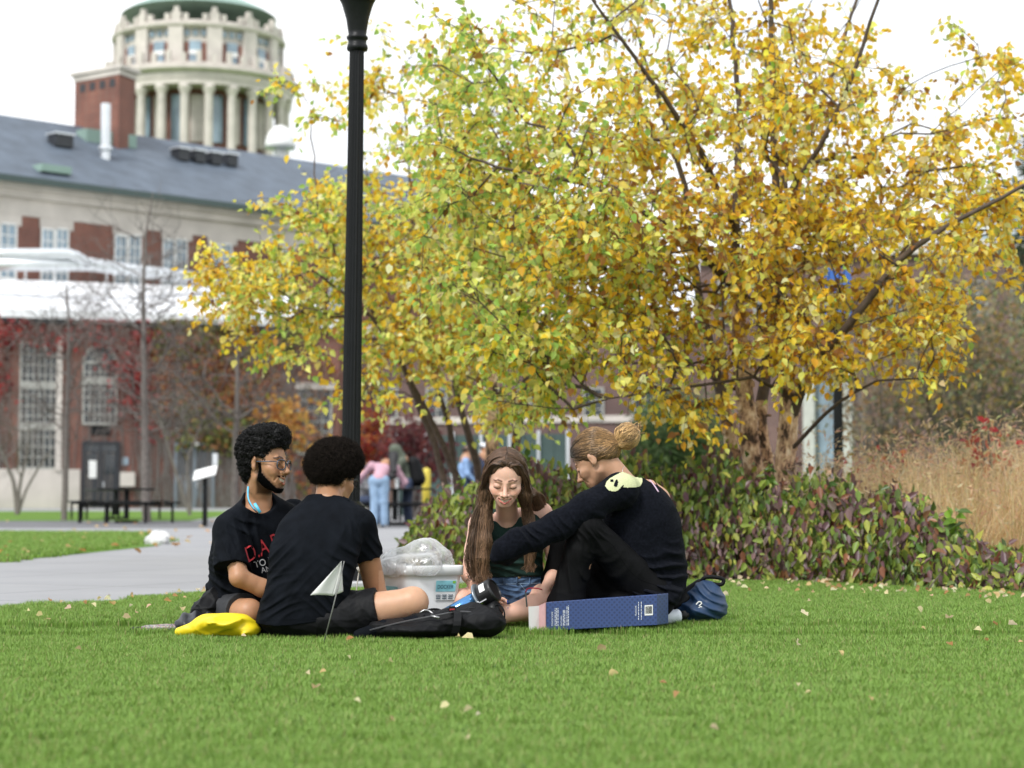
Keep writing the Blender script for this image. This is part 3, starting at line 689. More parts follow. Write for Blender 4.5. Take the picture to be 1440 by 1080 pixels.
GOLD, AMBER, LEMON, LIME, GREEN, BROWN, PALE = (.90, .62, .060), (.82, .45, .035), (.88, .78, .20), (.66, .72, .17), (.36, .52, .11), (.38, .19, .05), (.88, .82, .42)
def birch(name, label, base, stems, env, seed, per=26, leaf=.075, green=None, brown=None, spread=.30):
    g = np.random.default_rng(seed); root = empty(name, base); tag(root, label, 'tree', 'multi-stemmed birches in autumn leaf')
    pts = env_points(g, env)
    sc, ch, ends = grow(stems, pts, g)
    s2 = []
    for p, r in sc:
        k = int(np.argmax(r < .052)) if (r < .052).any() else len(r)
        if k > 1: s2.append((p[:k + 1], r[:k + 1]))
        if k < len(r) - 1: ch.append((p[max(k - 0, 0):], r[max(k - 0, 0):]))
    sc = s2
    tr = chains_mesh('trunk', sc, M['birch_bark'], root); peel_flakes('bark_flake', sc, g, 26, tr)['kind'] = 'stuff'
    chains_mesh('limb', ch, M['twig_dark'], root)
    Pc, Td, Nn, Cc = [], [], [], []; tw = []
    for pi, e, d in ends:
        gf = green(e) if green else .3; bf = brown(e) if brown else .1
        tb = [((1 - gf) * .42, GOLD), ((1 - gf) * .12, AMBER), (.25, LEMON), (.09, PALE), (gf * .55, LIME), (gf * .38, GREEN), (bf, BROWN)]
        m = int(per * g.uniform(.6, 1.35)); nt = 5; k = 0; fav = g.random()
        if fav > .8: tb = [(.7, GOLD if g.random() > gf else LIME)] + tb
        for j in range(nt):
            dr = unit(d * .5 + g.normal(0, .75, 3) + [0, 0, -.12]); L = g.uniform(.5, 1.15) * spread
            pth = [e, e + dr * L * .5, e + dr * L + [0, 0, -.22 * L]]; tw.append((np.array(pth), np.array([.003, .0022, .0014])))
            q = m // nt
            for i in range(q):
                t = (i + g.random()) / q; x = pth[0] * (1 - t) ** 2 + 2 * t * (1 - t) * pth[1] + t * t * pth[2] + g.normal(0, .02, 3)
                Pc.append(x); Td.append(dr * .5 + g.normal(0, .55, 3) + [0, 0, -.55]); Nn.append(g.normal(0, .75, 3) + [0, -.35, .55])
        Cc.append(pal(g, len(Pc) - sum(map(len, Cc)), tb))
    Pc = np.array(Pc); n = len(Pc); ln = leaf * g.uniform(.7, 1.25, n)
    chains_mesh('twig', tw, M['twig_dark'], root, 3)
    leaves_obj('crown', Pc, np.array(Td), np.array(Nn), ln, ln * g.uniform(.62, .82, n), np.concatenate(Cc), M['leaf'], root)
    return root
def stem_px(pts, Y, r): return (np.array([at(x, y, Y + dy) for x, y, dy in pts]), r)
B1 = 15.0
b1 = g_at(1075, B1)
def st1(pts, r): return stem_px(pts, B1, r)
stems1 = [st1([(1106, 800, -.1), (1104, 690, -.1), (1108, 560, -.1), (1098, 420, .0), (1090, 250, .1), (1085, 60, .2), (1080, -120, .3)], [.088, .082, .070, .048, .030, .022, .012]),
          st1([(1066, 800, .1), (1062, 680, .1), (1048, 560, .2), (1040, 470, .3), (1035, 330, .4), (1040, 150, .5), (1020, -80, .6)], [.080, .076, .070, .058, .034, .024, .012]),
          st1([(1088, 800, .3), (1082, 690, .3), (1070, 590, .4), (1085, 430, .8), (1120, 250, 1.2), (1180, 80, 1.4), (1230, -80, 1.5)], [.062, .058, .052, .036, .026, .019, .010]),
          st1([(1042, 800, .5), (1035, 660, .6), (1016, 560, .7), (985, 430, 1.0), (960, 250, 1.2), (900, 60, 1.3)], [.064, .06, .05, .034, .024, .013]),
          st1([(1106, 612, -.1), (1118, 570, -.15), (1134, 520, -.35), (1200, 450, -.7), (1260, 370, -.9), (1310, 330, -1.0), (1440, 260, -1.2), (1500, 235, -1.3)], [.040, .042, .038, .031, .026, .020, .012, .007]),
          st1([(1092, 300, .1), (1150, 210, -.3), (1200, 110, -.5), (1240, -20, -.6), (1260, -120, -.6)], [.026, .021, .017, .012, .007]),
          st1([(1036, 330, .4), (990, 220, -.3), (900, 90, -.7), (820, -20, -1.0)], [.030, .024, .017, .009]),
          st1([(1106, 640, -.1), (1170, 572, -.5), (1230, 535, -.7), (1330, 530, -.9)], [.018, .014, .010, .005]),
          st1([(1098, 550, -.1), (1060, 530, -.5), (960, 545, -.9), (860, 560, -1.2)], [.018, .014, .010, .005]),
          st1([(1050, 420, .3), (960, 330, -.4), (830, 260, -.9), (700, 235, -1.2)], [.038, .028, .02, .01])]
env1 = [(920, 190, 330, 250, 15, 1.9, 255), (1080, 390, 300, 140, 14.7, 1.7, 150), (770, 330, 220, 180, 14.4, 1.4, 170), (850, 480, 190, 75, 14.2, 1.2, 70),
        (1260, 320, 170, 170, 14.8, 1.3, 56), (1330, 150, 110, 130, 15, 1, 17), (650, 140, 120, 150, 14.6, 1, 36), (1000, -170, 420, 190, 15, 1.9, 80),
        (1190, 480, 170, 60, 14.2, 1, 24), (1330, 440, 100, 60, 14.5, .8, 9), (1120, 150, 160, 150, 15.2, 1.6, 52), (1390, 300, 60, 60, 14.5, .6, 10), (760, 560, 90, 35, 14.2, .8, 12), (985, 575, 60, 40, 14.3, .6, 8), (1400, 300, 55, 140, 14.8, .8, 16), (1395, 120, 45, 80, 15, .7, 6), (1250, 500, 150, 45, 14.2, .9, 12)]
gx = lambda e: float(np.clip(.72 - (e[0] + .35) * .36 + .14 * math.sin(e[0] * 5 + e[2] * 4), .06, .85))
bx = lambda e: float(.30 * math.exp(-((e[0] - 1.7) / 1.0) ** 2 - ((e[2] - 2.3) / .8) ** 2) + .05)
birch('birch_tree', 'large multi-stemmed birch with golden leaves and peeling tan bark behind the hedge', b1, stems1, env1, 21, per=39, leaf=.062, green=gx, brown=bx)
B2 = 19.0
def st2(pts, r): return stem_px(pts, B2, r)
stems2 = [st2([(632, 745, -.2), (629, 690, -.2), (610, 620, -.25), (583, 560, -.3), (566, 512, -.3), (520, 440, -.5), (440, 380, -.7)], [.036, .034, .032, .028, .024, .016, .008]),
          st2([(650, 745, 0), (646, 680, 0), (625, 630, 0), (600, 580, .1), (560, 500, .2), (500, 400, .4), (420, 300, .4)], [.038, .036, .034, .030, .022, .014, .008]),
          st2([(648, 745, .2), (640, 660, .2), (632, 600, .2), (612, 545, .3), (600, 440, .4), (580, 300, .5), (570, 170, .6)], [.034, .032, .030, .026, .022, .014, .008]),
          st2([(676, 745, .4), (672, 655, .4), (656, 600, .4), (640, 560, .5), (640, 450, .6), (650, 300, .7), (680, 120, .8)], [.042, .040, .036, .032, .026, .018, .009]),
          st2([(700, 745, -.3), (692, 650, -.3), (690, 560, -.2), (700, 480, 0), (740, 350, .2), (780, 220, .3)], [.072, .066, .060, .045, .028, .012]),
          st2([(716, 745, .1), (722, 640, .1), (735, 560, .2), (760, 460, .3), (820, 360, .4)], [.05, .046, .04, .03, .012])]
env2 = [(560, 370, 165, 140, 19, 1.5, 128), (430, 420, 115, 95, 18.5, 1.2, 62), (600, 490, 140, 60, 18.5, 1.2, 48), (700, 420, 170, 160, 19.5, 1.5, 90), (640, 200, 150, 150, 19.5, 1.2, 62),
        (325, 395, 62, 60, 18.5, .6, 22), (445, 300, 80, 60, 18.6, .7, 18), (440, 140, 60, 55, 18.5, .4, 6), (545, 90, 60, 80, 19, .6, 12), (700, 590, 60, 30, 18.4, .6, 7), (520, 560, 50, 30, 18.3, .5, 5)]
gx2 = lambda e: float(np.clip(.40 + .25 * math.sin(e[0] * 3 + 1) + (e[0] + 1.5) * .12, .1, .8))
birch('birch_tree', 'smaller multi-stemmed yellow birch with dark leaning stems standing left behind the hedge', g_at(670, B2), stems2, env2, 33, per=36, leaf=.070, green=gx2, brown=lambda e: .05, spread=.33)

# ---------------------------------------------------------------- hedge
hx = [560, 585, 620, 660, 700, 760, 850, 960, 1000, 1060, 1150, 1250, 1290, 1340, 1400, 1450, 1520]
hy = [772, 738, 704, 684, 668, 662, 657, 656, 654, 668, 688, 694, 716, 746, 776, 786, 800]
hb = [800, 803, 806, 808, 810, 812, 815, 817, 818, 820, 823, 828, 830, 833, 836, 839, 842]
def hedge_rows(g, n, lo=0.0):
    px = g.uniform(562, 1500, n); front = np.array([gp(x, np.interp(x, hx, hb))[1] for x in px]); yt = np.interp(px, hx, hy)
    dep = 2.0; t = g.random(n) ** 1.35
    H = np.array([at(x, y, f + .8)[2] for x, y, f in zip(px, yt, front)]) - gz(front)
    sh = np.sqrt(np.clip(1 - (1 - np.clip(t / .42, 0, 1)) ** 2.2, 0, 1)); back = np.clip((1 - t) / .25, 0, 1) ** .4
    lump = 1 + .10 * np.sin(px * .045) + .07 * np.sin(px * .11 + t * 6) + .08 * g.normal(size=n)
    r = 1 - .95 * g.random(n) ** 2.1
    z = gz(front) + np.maximum(H * sh * back * lump * r, .02) + lo; Y = front + t * dep
    X = np.array([(x - 720) / FPX * y for x, y in zip(px, Y)]); return np.stack([X, Y, z], 1), px, t, r
def hedge():
    g = np.random.default_rng(5); root = empty('shrub_hedge', gp(1000, 818)); tag(root, 'low spreading dogwood hedge with drooping green and purple leaves behind the sitting group', 'hedge')
    P, px, t, r = hedge_rows(g, 17000)
    # leaves hang in tufts around shoot tips
    k = g.integers(0, 1500, len(P)); tips = P[:1500]; far = np.linalg.norm(P - tips[k], axis=1)
    n = len(P); patch = np.sin(P[:, 0] * 3.1) * np.cos(P[:, 2] * 7 + P[:, 0]) + g.normal(0, .6, n); lowz = (P[:, 2] - gz(P[:, 1])) < .3
    PUR, RED, GRN, YLG, DKG, MAU = (.14, .078, .074), (.25, .105, .055), (.195, .26, .05), (.38, .40, .075), (.105, .165, .04), (.23, .16, .15)
    C1 = pal(g, n, [(.34, GRN), (.16, YLG), (.2, DKG), (.2, PUR), (.05, RED), (.05, MAU)]); C2 = pal(g, n, [(.30, PUR), (.20, MAU), (.10, RED), (.22, GRN), (.10, YLG), (.08, DKG)])
    C = np.where((patch + lowz * .7 > .70)[:, None], C2, C1)
    left = px < 700; C[left & (g.random(n) < .3)] = np.array([.24, .30, .05])
    tip = np.stack([g.normal(0, .38, n), g.normal(-.22, .35, n), -.9 - g.random(n) * .6], 1); up_ = g.random(n) < .13; tip[up_, 2] = g.uniform(-.1, .6, up_.sum())
    nor = np.stack([g.normal(0, .6, n), -.9 + g.normal(0, .4, n), .5 + g.normal(0, .4, n)], 1)
    ln = g.uniform(.042, .100, n); leaves_obj('foliage', P, tip, nor, ln, ln * g.uniform(.42, .58, n), C, M['leaf_glossy'], root, curl=.22, fold=.12)
    b = MB(); Q, _, _, _ = hedge_rows(g, 420, -.02)
    for q in Q:
        f = np.array([q[0] + g.normal(0, .12), q[1] + g.uniform(-.1, .25), gz(q[1]) - .01]); m = (f + q) / 2 + g.normal(0, .04, 3); b.tube([f, m, q], [.006, .0045, .002], 4, cap=False)
    b.build('stem', M['twig_dark'], root, smooth=True)['kind'] = 'stuff'
    # a few taller shoots with paired leaves
    Pc, Td, Nn = [], [], []; b = MB()
    for x, y in ((648, 672), (690, 655), (730, 652), (1083, 655), (1252, 680), (1248, 690), (1332, 712), (1345, 715), (1075, 660), (975, 650), (915, 650), (1160, 684)):
        f = gp(x, np.interp(x, hx, hb)); Y = f[1] + .7; e = at(x, y, Y); s0 = np.array([e[0] + g.normal(0, .08), Y, e[2] - .35]); b.tube([s0, (s0 + e) / 2 + g.normal(0, .015, 3), e], [.004, .003, .002], 4, cap=False)
        for j in range(9): tt = .45 + .55 * j / 8; q = s0 * (1 - tt) + e * tt; Pc.append(q); Td.append([g.normal(0, .7), g.normal(-.2, .5), g.uniform(-.6, .35)]); Nn.append([g.normal(0, .5), -.7, .7])
    n = len(Pc); ln = g.uniform(.07, .115, n); leaves_obj('shoot_leaf', np.array(Pc), np.array(Td), np.array(Nn), ln, ln * .5, pal(g, n, [(.5, (.16, .27, .03)), (.3, (.075, .14, .03)), (.2, (.12, .05, .05))]), M['leaf_glossy'], root, curl=.2)['kind'] = 'stuff'
    b.build('shoot', M['twig_dark'], root)['kind'] = 'stuff'
hedge()
M['mulch'] = pmat('mulch', (.055, .038, .027), .95, .4, 25, .6, 60)
_hb = [gp(x, y) for x, y in zip(hx, hb)]
sheet('planting_bed', [(p[0], p[1] + .05) for p in _hb] + [(6.5, 12.5), (7.5, 22), (-.4, 22), (-1.0, 15)], M['mulch'], .010)

# ---------------------------------------------------------------- dry ornamental grass
def strands(name, root_pts, hgt, lean, wd, C, mat, g, parent=None, seg=4):
    n = len(root_pts); a = g.uniform(0, 2 * np.pi, n); d = np.stack([np.cos(a), np.sin(a), np.zeros(n)], 1); s = np.stack([-np.sin(a + g.normal(0, 1, n)), np.cos(a), np.zeros(n)], 1); s = unit(s)
    V = np.zeros((n, seg + 1, 2, 3))
    for i in range(seg + 1):
        t = i / seg; c = root_pts + d * (lean * hgt * t ** 2.2)[:, None]; c[:, 2] += hgt * (t - .35 * lean * t ** 3); w = wd * (1 - t) ** .6 + .0008
        V[:, i, 0] = c - s * w[:, None] / 2; V[:, i, 1] = c + s * w[:, None] / 2
    b = np.arange(n)[:, None] * (seg + 1) * 2; F = np.concatenate([b + np.array([[2 * i, 2 * i + 1, 2 * i + 3, 2 * i + 2]]) for i in range(seg)])
    return link_mesh(name, V.reshape(-1, 3), F, mat, parent, cols=np.repeat(C, (seg + 1) * 2, 0))
def dry_grass():
    g = np.random.default_rng(12); px = [1080, 1130, 1180, 1260, 1340, 1400, 1520]; top = [655, 640, 628, 625, 612, 600, 590]
    n = 15000; x = 1090 + 440 * g.random(n) ** .8; Y = g.uniform(13.6, 17.5, n); keep = g.random(n) < np.clip((x - 1060) / 130, .12, 1); x, Y = x[keep], Y[keep]; n = len(x)
    cl = np.round(x / 26) * 26 + g.normal(0, 9, n); X = (cl - 720) / FPX * Y; base = np.stack([X, Y, gz(Y)], 1)
    Ht = np.array([at(a, b_, 15.5)[2] for a, b_ in zip(x, np.interp(x, px, top))]) - .05; h = Ht * g.uniform(.45, 1.06, n) * np.interp(Y, [13.6, 14.8], [.62, 1])
    C = pal(g, n, [(.5, (.76, .58, .34)), (.25, (.84, .70, .45)), (.15, (.58, .41, .22)), (.1, (.60, .54, .27))])
    o = strands('dry_grass', base, h, g.uniform(.05, .75, n), g.uniform(.004, .009, n), C, M['leaf'], g); tag(o, 'tall tan dry ornamental grass at the right edge', 'grass', kind='stuff')
    # feathery seed heads
    m = 5200; k = g.choice(n, m); a = g.uniform(0, 2 * np.pi, m); Pc = base[k] + np.stack([np.cos(a) * h[k] * .3, np.sin(a) * h[k] * .3, h[k] * g.uniform(.85, 1.1, m)], 1)
    ln = g.uniform(.028, .070, m); o2 = leaves_obj('seed_heads', Pc, np.stack([g.normal(0, .6, m), g.normal(0, .4, m), g.uniform(-.6, .8, m)], 1), g.normal(size=(m, 3)), ln, ln * .10, pal(g, m, [(.6, (.82, .66, .43)), (.3, (.70, .52, .33)), (.1, (.66, .40, .32))]), M['leaf'], None, curl=.35)
    tag(o2, 'pale feathery seed heads over the dry grass', 'grass', kind='stuff')
    # green-tan grass around the trunks
    n = 900; x = g.uniform(985, 1160, n); Y = g.uniform(15.2, 16.5, n); base = np.stack([(x - 720) / FPX * Y, Y, gz(Y)], 1)
    o = strands('rough_grass', base, g.uniform(.5, .95, n), g.uniform(.2, .8, n), g.uniform(.004, .007, n), pal(g, n, [(.5, (.25, .24, .10)), (.5, (.38, .30, .15))]), M['leaf'], g); tag(o, 'wispy greenish grass round the foot of the large birch', 'grass', kind='stuff')
dry_grass()
def leafy_bush(name, label, px, py, rx, ry, Y, rY, nl, table, ln, cat='shrub', seed=1, base_py=None, nstem=14, droop=-.3, wr=.6, mat='leaf', group=None):
    g = np.random.default_rng(seed); root = empty(name, g_at(px, Y)); tag(root, label, cat, group)
    nc = max(12, nl // 22); C0 = env_points(g, [(px, py, rx, ry, Y, rY, nc)]); C0[:, 2] = np.maximum(C0[:, 2], gz(Y) + .1)
    gb = g_at(px, Y); b = MB()
    for i in range(nstem): e = C0[g.integers(nc)]; b.tube([gb + [g.normal(0, .1), g.normal(0, .1), -.05], (gb + e) / 2 + [0, 0, .15 * abs(e[2])], e], [.035, .022, .008], 5, cap=False)
    b.build('stem', M['bark_grey'], root, smooth=True)
    k = g.integers(0, nc, nl); sp = (rx / FPX * Y) * .16 + .05; P = C0[k] + g.normal(0, sp, (nl, 3)); P[:, 2] = np.maximum(P[:, 2], gz(Y) + .03)
    l = ln * g.uniform(.7, 1.3, nl); leaves_obj('foliage', P, np.stack([g.normal(0, .6, nl), g.normal(0, .6, nl), droop + g.normal(0, .4, nl)], 1), np.stack([g.normal(0, .6, nl), -.5 + g.normal(0, .5, nl), .6 + g.normal(0, .4, nl)], 1), l, l * wr, pal(g, nl, table), M[mat], root); return root
leafy_bush('evergreen_shrub', 'dark green evergreen with soft needles beyond the hedge, left of the large birch', 955, 625, 68, 62, 30, .9, 6500, [(.5, (.085, .135, .050)), (.3, (.125, .19, .07)), (.2, (.055, .095, .04))], .14, 'evergreen', 3, droop=.25, wr=.16, nstem=8)
leafy_bush('red_shrub', 'burgundy leaved shrub behind the people at the tables', 585, 635, 52, 42, 50, .9, 1200, [(.6, (.12, .034, .038)), (.3, (.16, .045, .04)), (.1, (.08, .03, .03))], .16, 'shrub', 4)
leafy_bush('scarlet_sumac', 'bright red and orange small tree behind the lamp post', 525, 625, 22, 55, 52, .6, 800, [(.5, (.34, .05, .03)), (.3, (.40, .14, .04)), (.2, (.2, .04, .03))], .16, 'shrub', 6)
leafy_bush('orange_sapling', 'slender sapling with orange leaves in front of the brick wing', 405, 585, 44, 45, 48, .7, 230, [(.6, (.50, .28, .07)), (.3, (.38, .17, .05)), (.1, (.4, .32, .08))], .2, 'tree', 8, nstem=6)
leafy_bush('red_leaf_sprig', 'small bush with scarlet leaves poking out of the dry grass', 1395, 640, 45, 52, 15.4, .3, 60, [(.7, (.46, .05, .05)), (.3, (.50, .14, .08))], .085, 'shrub', 10, nstem=12)
leafy_bush('rose_hip_bush', 'sparse reddish bush low among the dry grass', 1260, 665, 60, 30, 16.5, .4, 110, [(.5, (.42, .05, .06)), (.3, (.5, .16, .05)), (.2, (.3, .25, .06))], .055, 'shrub', 11, nstem=8)
leafy_bush('autumn_thicket', 'grey olive thicket rising behind the dry grass on the right', 1365, 500, 120, 145, 33, 1.8, 4200, [(.35, (.26, .24, .13)), (.3, (.30, .21, .13)), (.2, (.18, .20, .11)), (.15, (.40, .29, .10))], .11, 'shrub', 13, nstem=50)
leafy_bush('autumn_thicket', 'brownish thicket with bare stems between the lamp and the dry grass', 1245, 560, 80, 100, 34, 1.4, 1300, [(.5, (.29, .21, .15)), (.3, (.22, .20, .13)), (.2, (.34, .22, .11))], .10, 'shrub', 14, nstem=46)
leafy_bush('autumn_thicket', 'olive brown thicket running out of the frame at the right edge', 1530, 560, 110, 100, 34, 1.6, 2200, [(.4, (.16, .15, .06)), (.3, (.20, .13, .06)), (.3, (.12, .13, .05))], .11, 'shrub', 17, nstem=40)
leafy_bush('dark_pine', 'tall dark green conifer peeking in at the far right edge', 1458, 330, 34, 160, 60, 1, 2600, [(.6, (.05, .075, .04)), (.4, (.08, .10, .05))], .3, 'tree', 15, nstem=4, wr=.3)

# ---------------------------------------------------------------- bare trees on the left
def bare_tree(name, label, stems, env, seed, Y, r0=.0085, mat='bark_grey', wob=.05):
    g = np.random.default_rng(seed); s = [(np.array([at(x, y, Y + d) for x, y, d in p]), r) for p, r in stems]; s[0][0][0][2] = gz(Y) - .05
    root = empty(name, s[0][0][0]); tag(root, label, 'tree'); pts = env_points(g, env); sc, ch, ends = grow(s, pts, g, step=.35, wob=wob, r0=r0)
    chains_mesh('trunk', sc, M[mat], root); 
    tw = [(np.array([e, e + unit(d + g.normal(0, .5, 3)) * .5, e + unit(d + g.normal(0, .5, 3)) * 1.0]), np.array([.008, .0065, .0035])) for _, e, d in ends for _k in range(3)]
    chains_mesh('branch', ch + tw, M[mat], root); return root
bare_tree('bare_tree', 'slim leafless tree beside the dark double doors', [([(90, 738, 0), (92, 650, 0), (95, 560, 0), (97, 470, 0), (94, 400, 0)], [.080, .074, .060, .036, .018])], [(95, 480, 75, 85, 48, 1.3, 75), (95, 580, 60, 40, 48, 1, 24)], 51, 48)
bare_tree('bare_tree', 'tall leafless tree standing behind the picnic tables', [([(206, 737, 0), (204, 640, 0), (203, 540, 0), (201, 430, 0), (205, 330, 0), (215, 270, 0)], [.105, .098, .075, .050, .030, .012])], [(205, 420, 85, 130, 46, 1.4, 100), (200, 560, 90, 60, 46, 1.4, 50)], 52, 46)
bare_tree('bare_tree', 'leafless tree with spreading grey boughs behind the smiling student', [([(330, 742, 0), (331, 640, 0), (334, 560, 0), (333, 470, 0)], [.10, .09, .065, .03])], [(330, 530, 110, 90, 50, 1.4, 90), (400, 560, 70, 60, 50, 1.2, 34)], 53, 50)
bare_tree('bare_shrub', 'leafless multi-stemmed shrub growing on the grass strip at the left edge', [([(24, 722, 0), (20, 680, 0), (5, 640, 0), (-10, 600, 0)], [.07, .06, .04, .02]), ([(25, 722, 0), (28, 680, 0), (38, 640, 0), (42, 590, 0)], [.07, .05, .04, .02]), ([(26, 722, 0), (36, 690, 0), (58, 650, 0), (75, 630, 0)], [.05, .04, .03, .015])], [(25, 610, 55, 55, 60, 1.3, 46)], 54, 60, mat='bark_grey')
bare_tree('bare_sapling', 'thin grey leaning sapling in front of the grey doors', [([(268, 718, 0), (240, 640, 0), (228, 600, 0), (218, 560, 0)], [.05, .04, .03, .02]), ([(268, 718, 0), (262, 650, 0), (285, 590, 0)], [.05, .035, .02])], [(250, 585, 55, 50, 58, 1.2, 40)], 55, 58)
bare_tree('bare_tree', 'pale leafless tree in front of the brick hall, right of the large birch', [([(1225, 720, 0), (1222, 640, 0), (1212, 560, 0), (1215, 480, 0)], [.12, .11, .08, .04]), ([(1228, 720, 0), (1250, 600, 0), (1290, 500, 0)], [.09, .07, .03])], [(1240, 500, 110, 90, 38, 1.5, 80), (1350, 450, 90, 80, 38, 1.3, 50)], 56, 38)

# ---------------------------------------------------------------- ivy on the low wing
def ivy(name, label, regions, seed):
    g = np.random.default_rng(seed); root = empty(name, LW.P(LW.px(regions[0][0], 600)[0], .1, gl)); tag(root, label, 'climbing ivy')
    Pc, Cc = [], []; b = MB()
    for x0, x1, y0, y1, n, tb in regions:
        c = int(n / 35) + 3; cx, cy_ = g.uniform(x0, x1, c), g.uniform(y0, y1, c); k = g.integers(0, c, n)
        xs, ys = cx[k] + g.normal(0, 9, n), cy_[k] + g.normal(0, 9, n)
        for x, y in zip(xs, ys): u, z = LW.px(x, max(y, 450)); Pc.append(LW.P(u, g.uniform(.05, .5), max(z, gl + .1)))
        Cc.append(pal(g, n, tb, .25))
        for i in range(c):
            u, z = LW.px(cx[i], max(cy_[i], 452)); u0 = u + g.normal(0, .5); b.tube([LW.P(u0, .05, gl), LW.P((u + u0) / 2 + g.normal(0, .2), .06, z * .5), LW.P(u, .08, z)], [.03, .02, .01], 4, cap=False)
    Pc = np.array(Pc); n = len(Pc); l = g.uniform(.12, .26, n); nf = np.array([LW.n[0], LW.n[1], .4])
    b.build('vine', M['bark_grey'], root)
    leaves_obj('foliage', Pc, np.stack([g.normal(0, .5, n), g.normal(0, .5, n), -.8 + g.normal(0, .3, n)], 1), nf + g.normal(0, .45, (n, 3)), l, l * .8, np.concatenate(Cc), M['leaf'], root)
RD = [(.5, (.36, .055, .055)), (.3, (.42, .09, .07)), (.2, (.2, .05, .045))]; OR = [(.4, (.40, .17, .08)), (.25, (.48, .22, .07)), (.2, (.24, .22, .08)), (.15, (.32, .09, .06))]; GR = [(.5, (.19, .21, .06)), (.3, (.27, .25, .07)), (.2, (.36, .17, .07))]
ivy('ivy', 'red ivy creeping along the top of the brick wing above the paned windows', [(20, 200, 448, 482, 520, RD), (150, 225, 470, 610, 420, RD), (-30, 20, 450, 640, 220, RD)], 61)
ivy('ivy', 'dense orange and green ivy covering the brick wing behind the bare trees', [(215, 400, 470, 580, 2600, OR), (215, 420, 448, 490, 1100, GR), (235, 340, 560, 625, 900, GR), (340, 470, 500, 690, 900, OR)], 62)
# ================================================================ people: smooth-blended bodies polygonised with surface nets
class Pm:
    """a primitive with a bounding sphere, so far ones are skipped"""
    def __init__(s, f, c, r, k=None): s.f, s.c, s.r, s.k = f, np.asarray(c, float), float(r), k
    def __call__(s, P): return s.f(P)
def rc(a, b, r1, r2, k=None):
    a, b = np.asarray(a, float), np.asarray(b, float); ba = b - a; L2 = ba @ ba + 1e-12
    def f(P):
        q = P - a; t = np.clip(q @ ba / L2, 0, 1); return np.linalg.norm(q - t[:, None] * ba, axis=1) - (r1 + (r2 - r1) * t)
    return Pm(f, (a + b) / 2, np.linalg.norm(ba) / 2 + max(r1, r2), k)
def ch(pts, rad, k=None): return [rc(pts[i], pts[i + 1], rad[i], rad[i + 1], k) for i in range(len(pts) - 1)]
def el(c, r, Rm=None, k=None):
    c, r = np.asarray(c, float), np.asarray(r, float); Rm = np.eye(3) if Rm is None else Rm
    def f(P):
        q = (P - c) @ Rm; k0 = np.linalg.norm(q / r, axis=1); k1 = np.linalg.norm(q / (r * r), axis=1) + 1e-9; return k0 * (k0 - 1) / k1
    return Pm(f, c, r.max(), k)
def U(fs, k=.03, cull=True):
    def f(P):
        lo, hi = P.min(0), P.max(0); c = (lo + hi) / 2; rr = np.linalg.norm(hi - lo) / 2; d = None; ds = []
        for g in fs:
            if isinstance(g, Pm): ds.append((np.linalg.norm(g.c - c) - g.r - rr, g))
            else: ds.append((-1e9, g))
        near = min(x[0] for x in ds); lim = max(near, 0) + 2 * rr + .12
        for lb, g in ds:
            if lb > lim: continue
            e = g(P); kk = getattr(g, 'k', None) or k
            if d is None: d = e
            else: h = np.maximum(kk - np.abs(d - e), 0) / kk; d = np.minimum(d, e) - h * h * kk * .25
        return d
    cs = [g for g in fs if isinstance(g, Pm)]
    if len(cs) == len(fs):
        A = np.array([g.c - g.r for g in cs]).min(0); B = np.array([g.c + g.r for g in cs]).max(0); return Pm(f, (A + B) / 2, np.linalg.norm(B - A) / 2)
    return Pm(f, (0, 0, 0), 1e3)
def sub(d, e, k=.01):
    e = -e; h = np.maximum(k - np.abs(d - e), 0) / k; return np.maximum(d, e) + h * h * k * .25
def bounds(fs, pad=.03):
    A = np.array([g.c - g.r for g in fs]).min(0) - pad; B = np.array([g.c + g.r for g in fs]).max(0) + pad; return A, B
_co = np.array([(i, j, k) for i in (0, 1) for j in (0, 1) for k in (0, 1)])
_ed = [(a, b) for a in range(8) for b in range(a + 1, 8) if np.abs(_co[a] - _co[b]).sum() == 1]
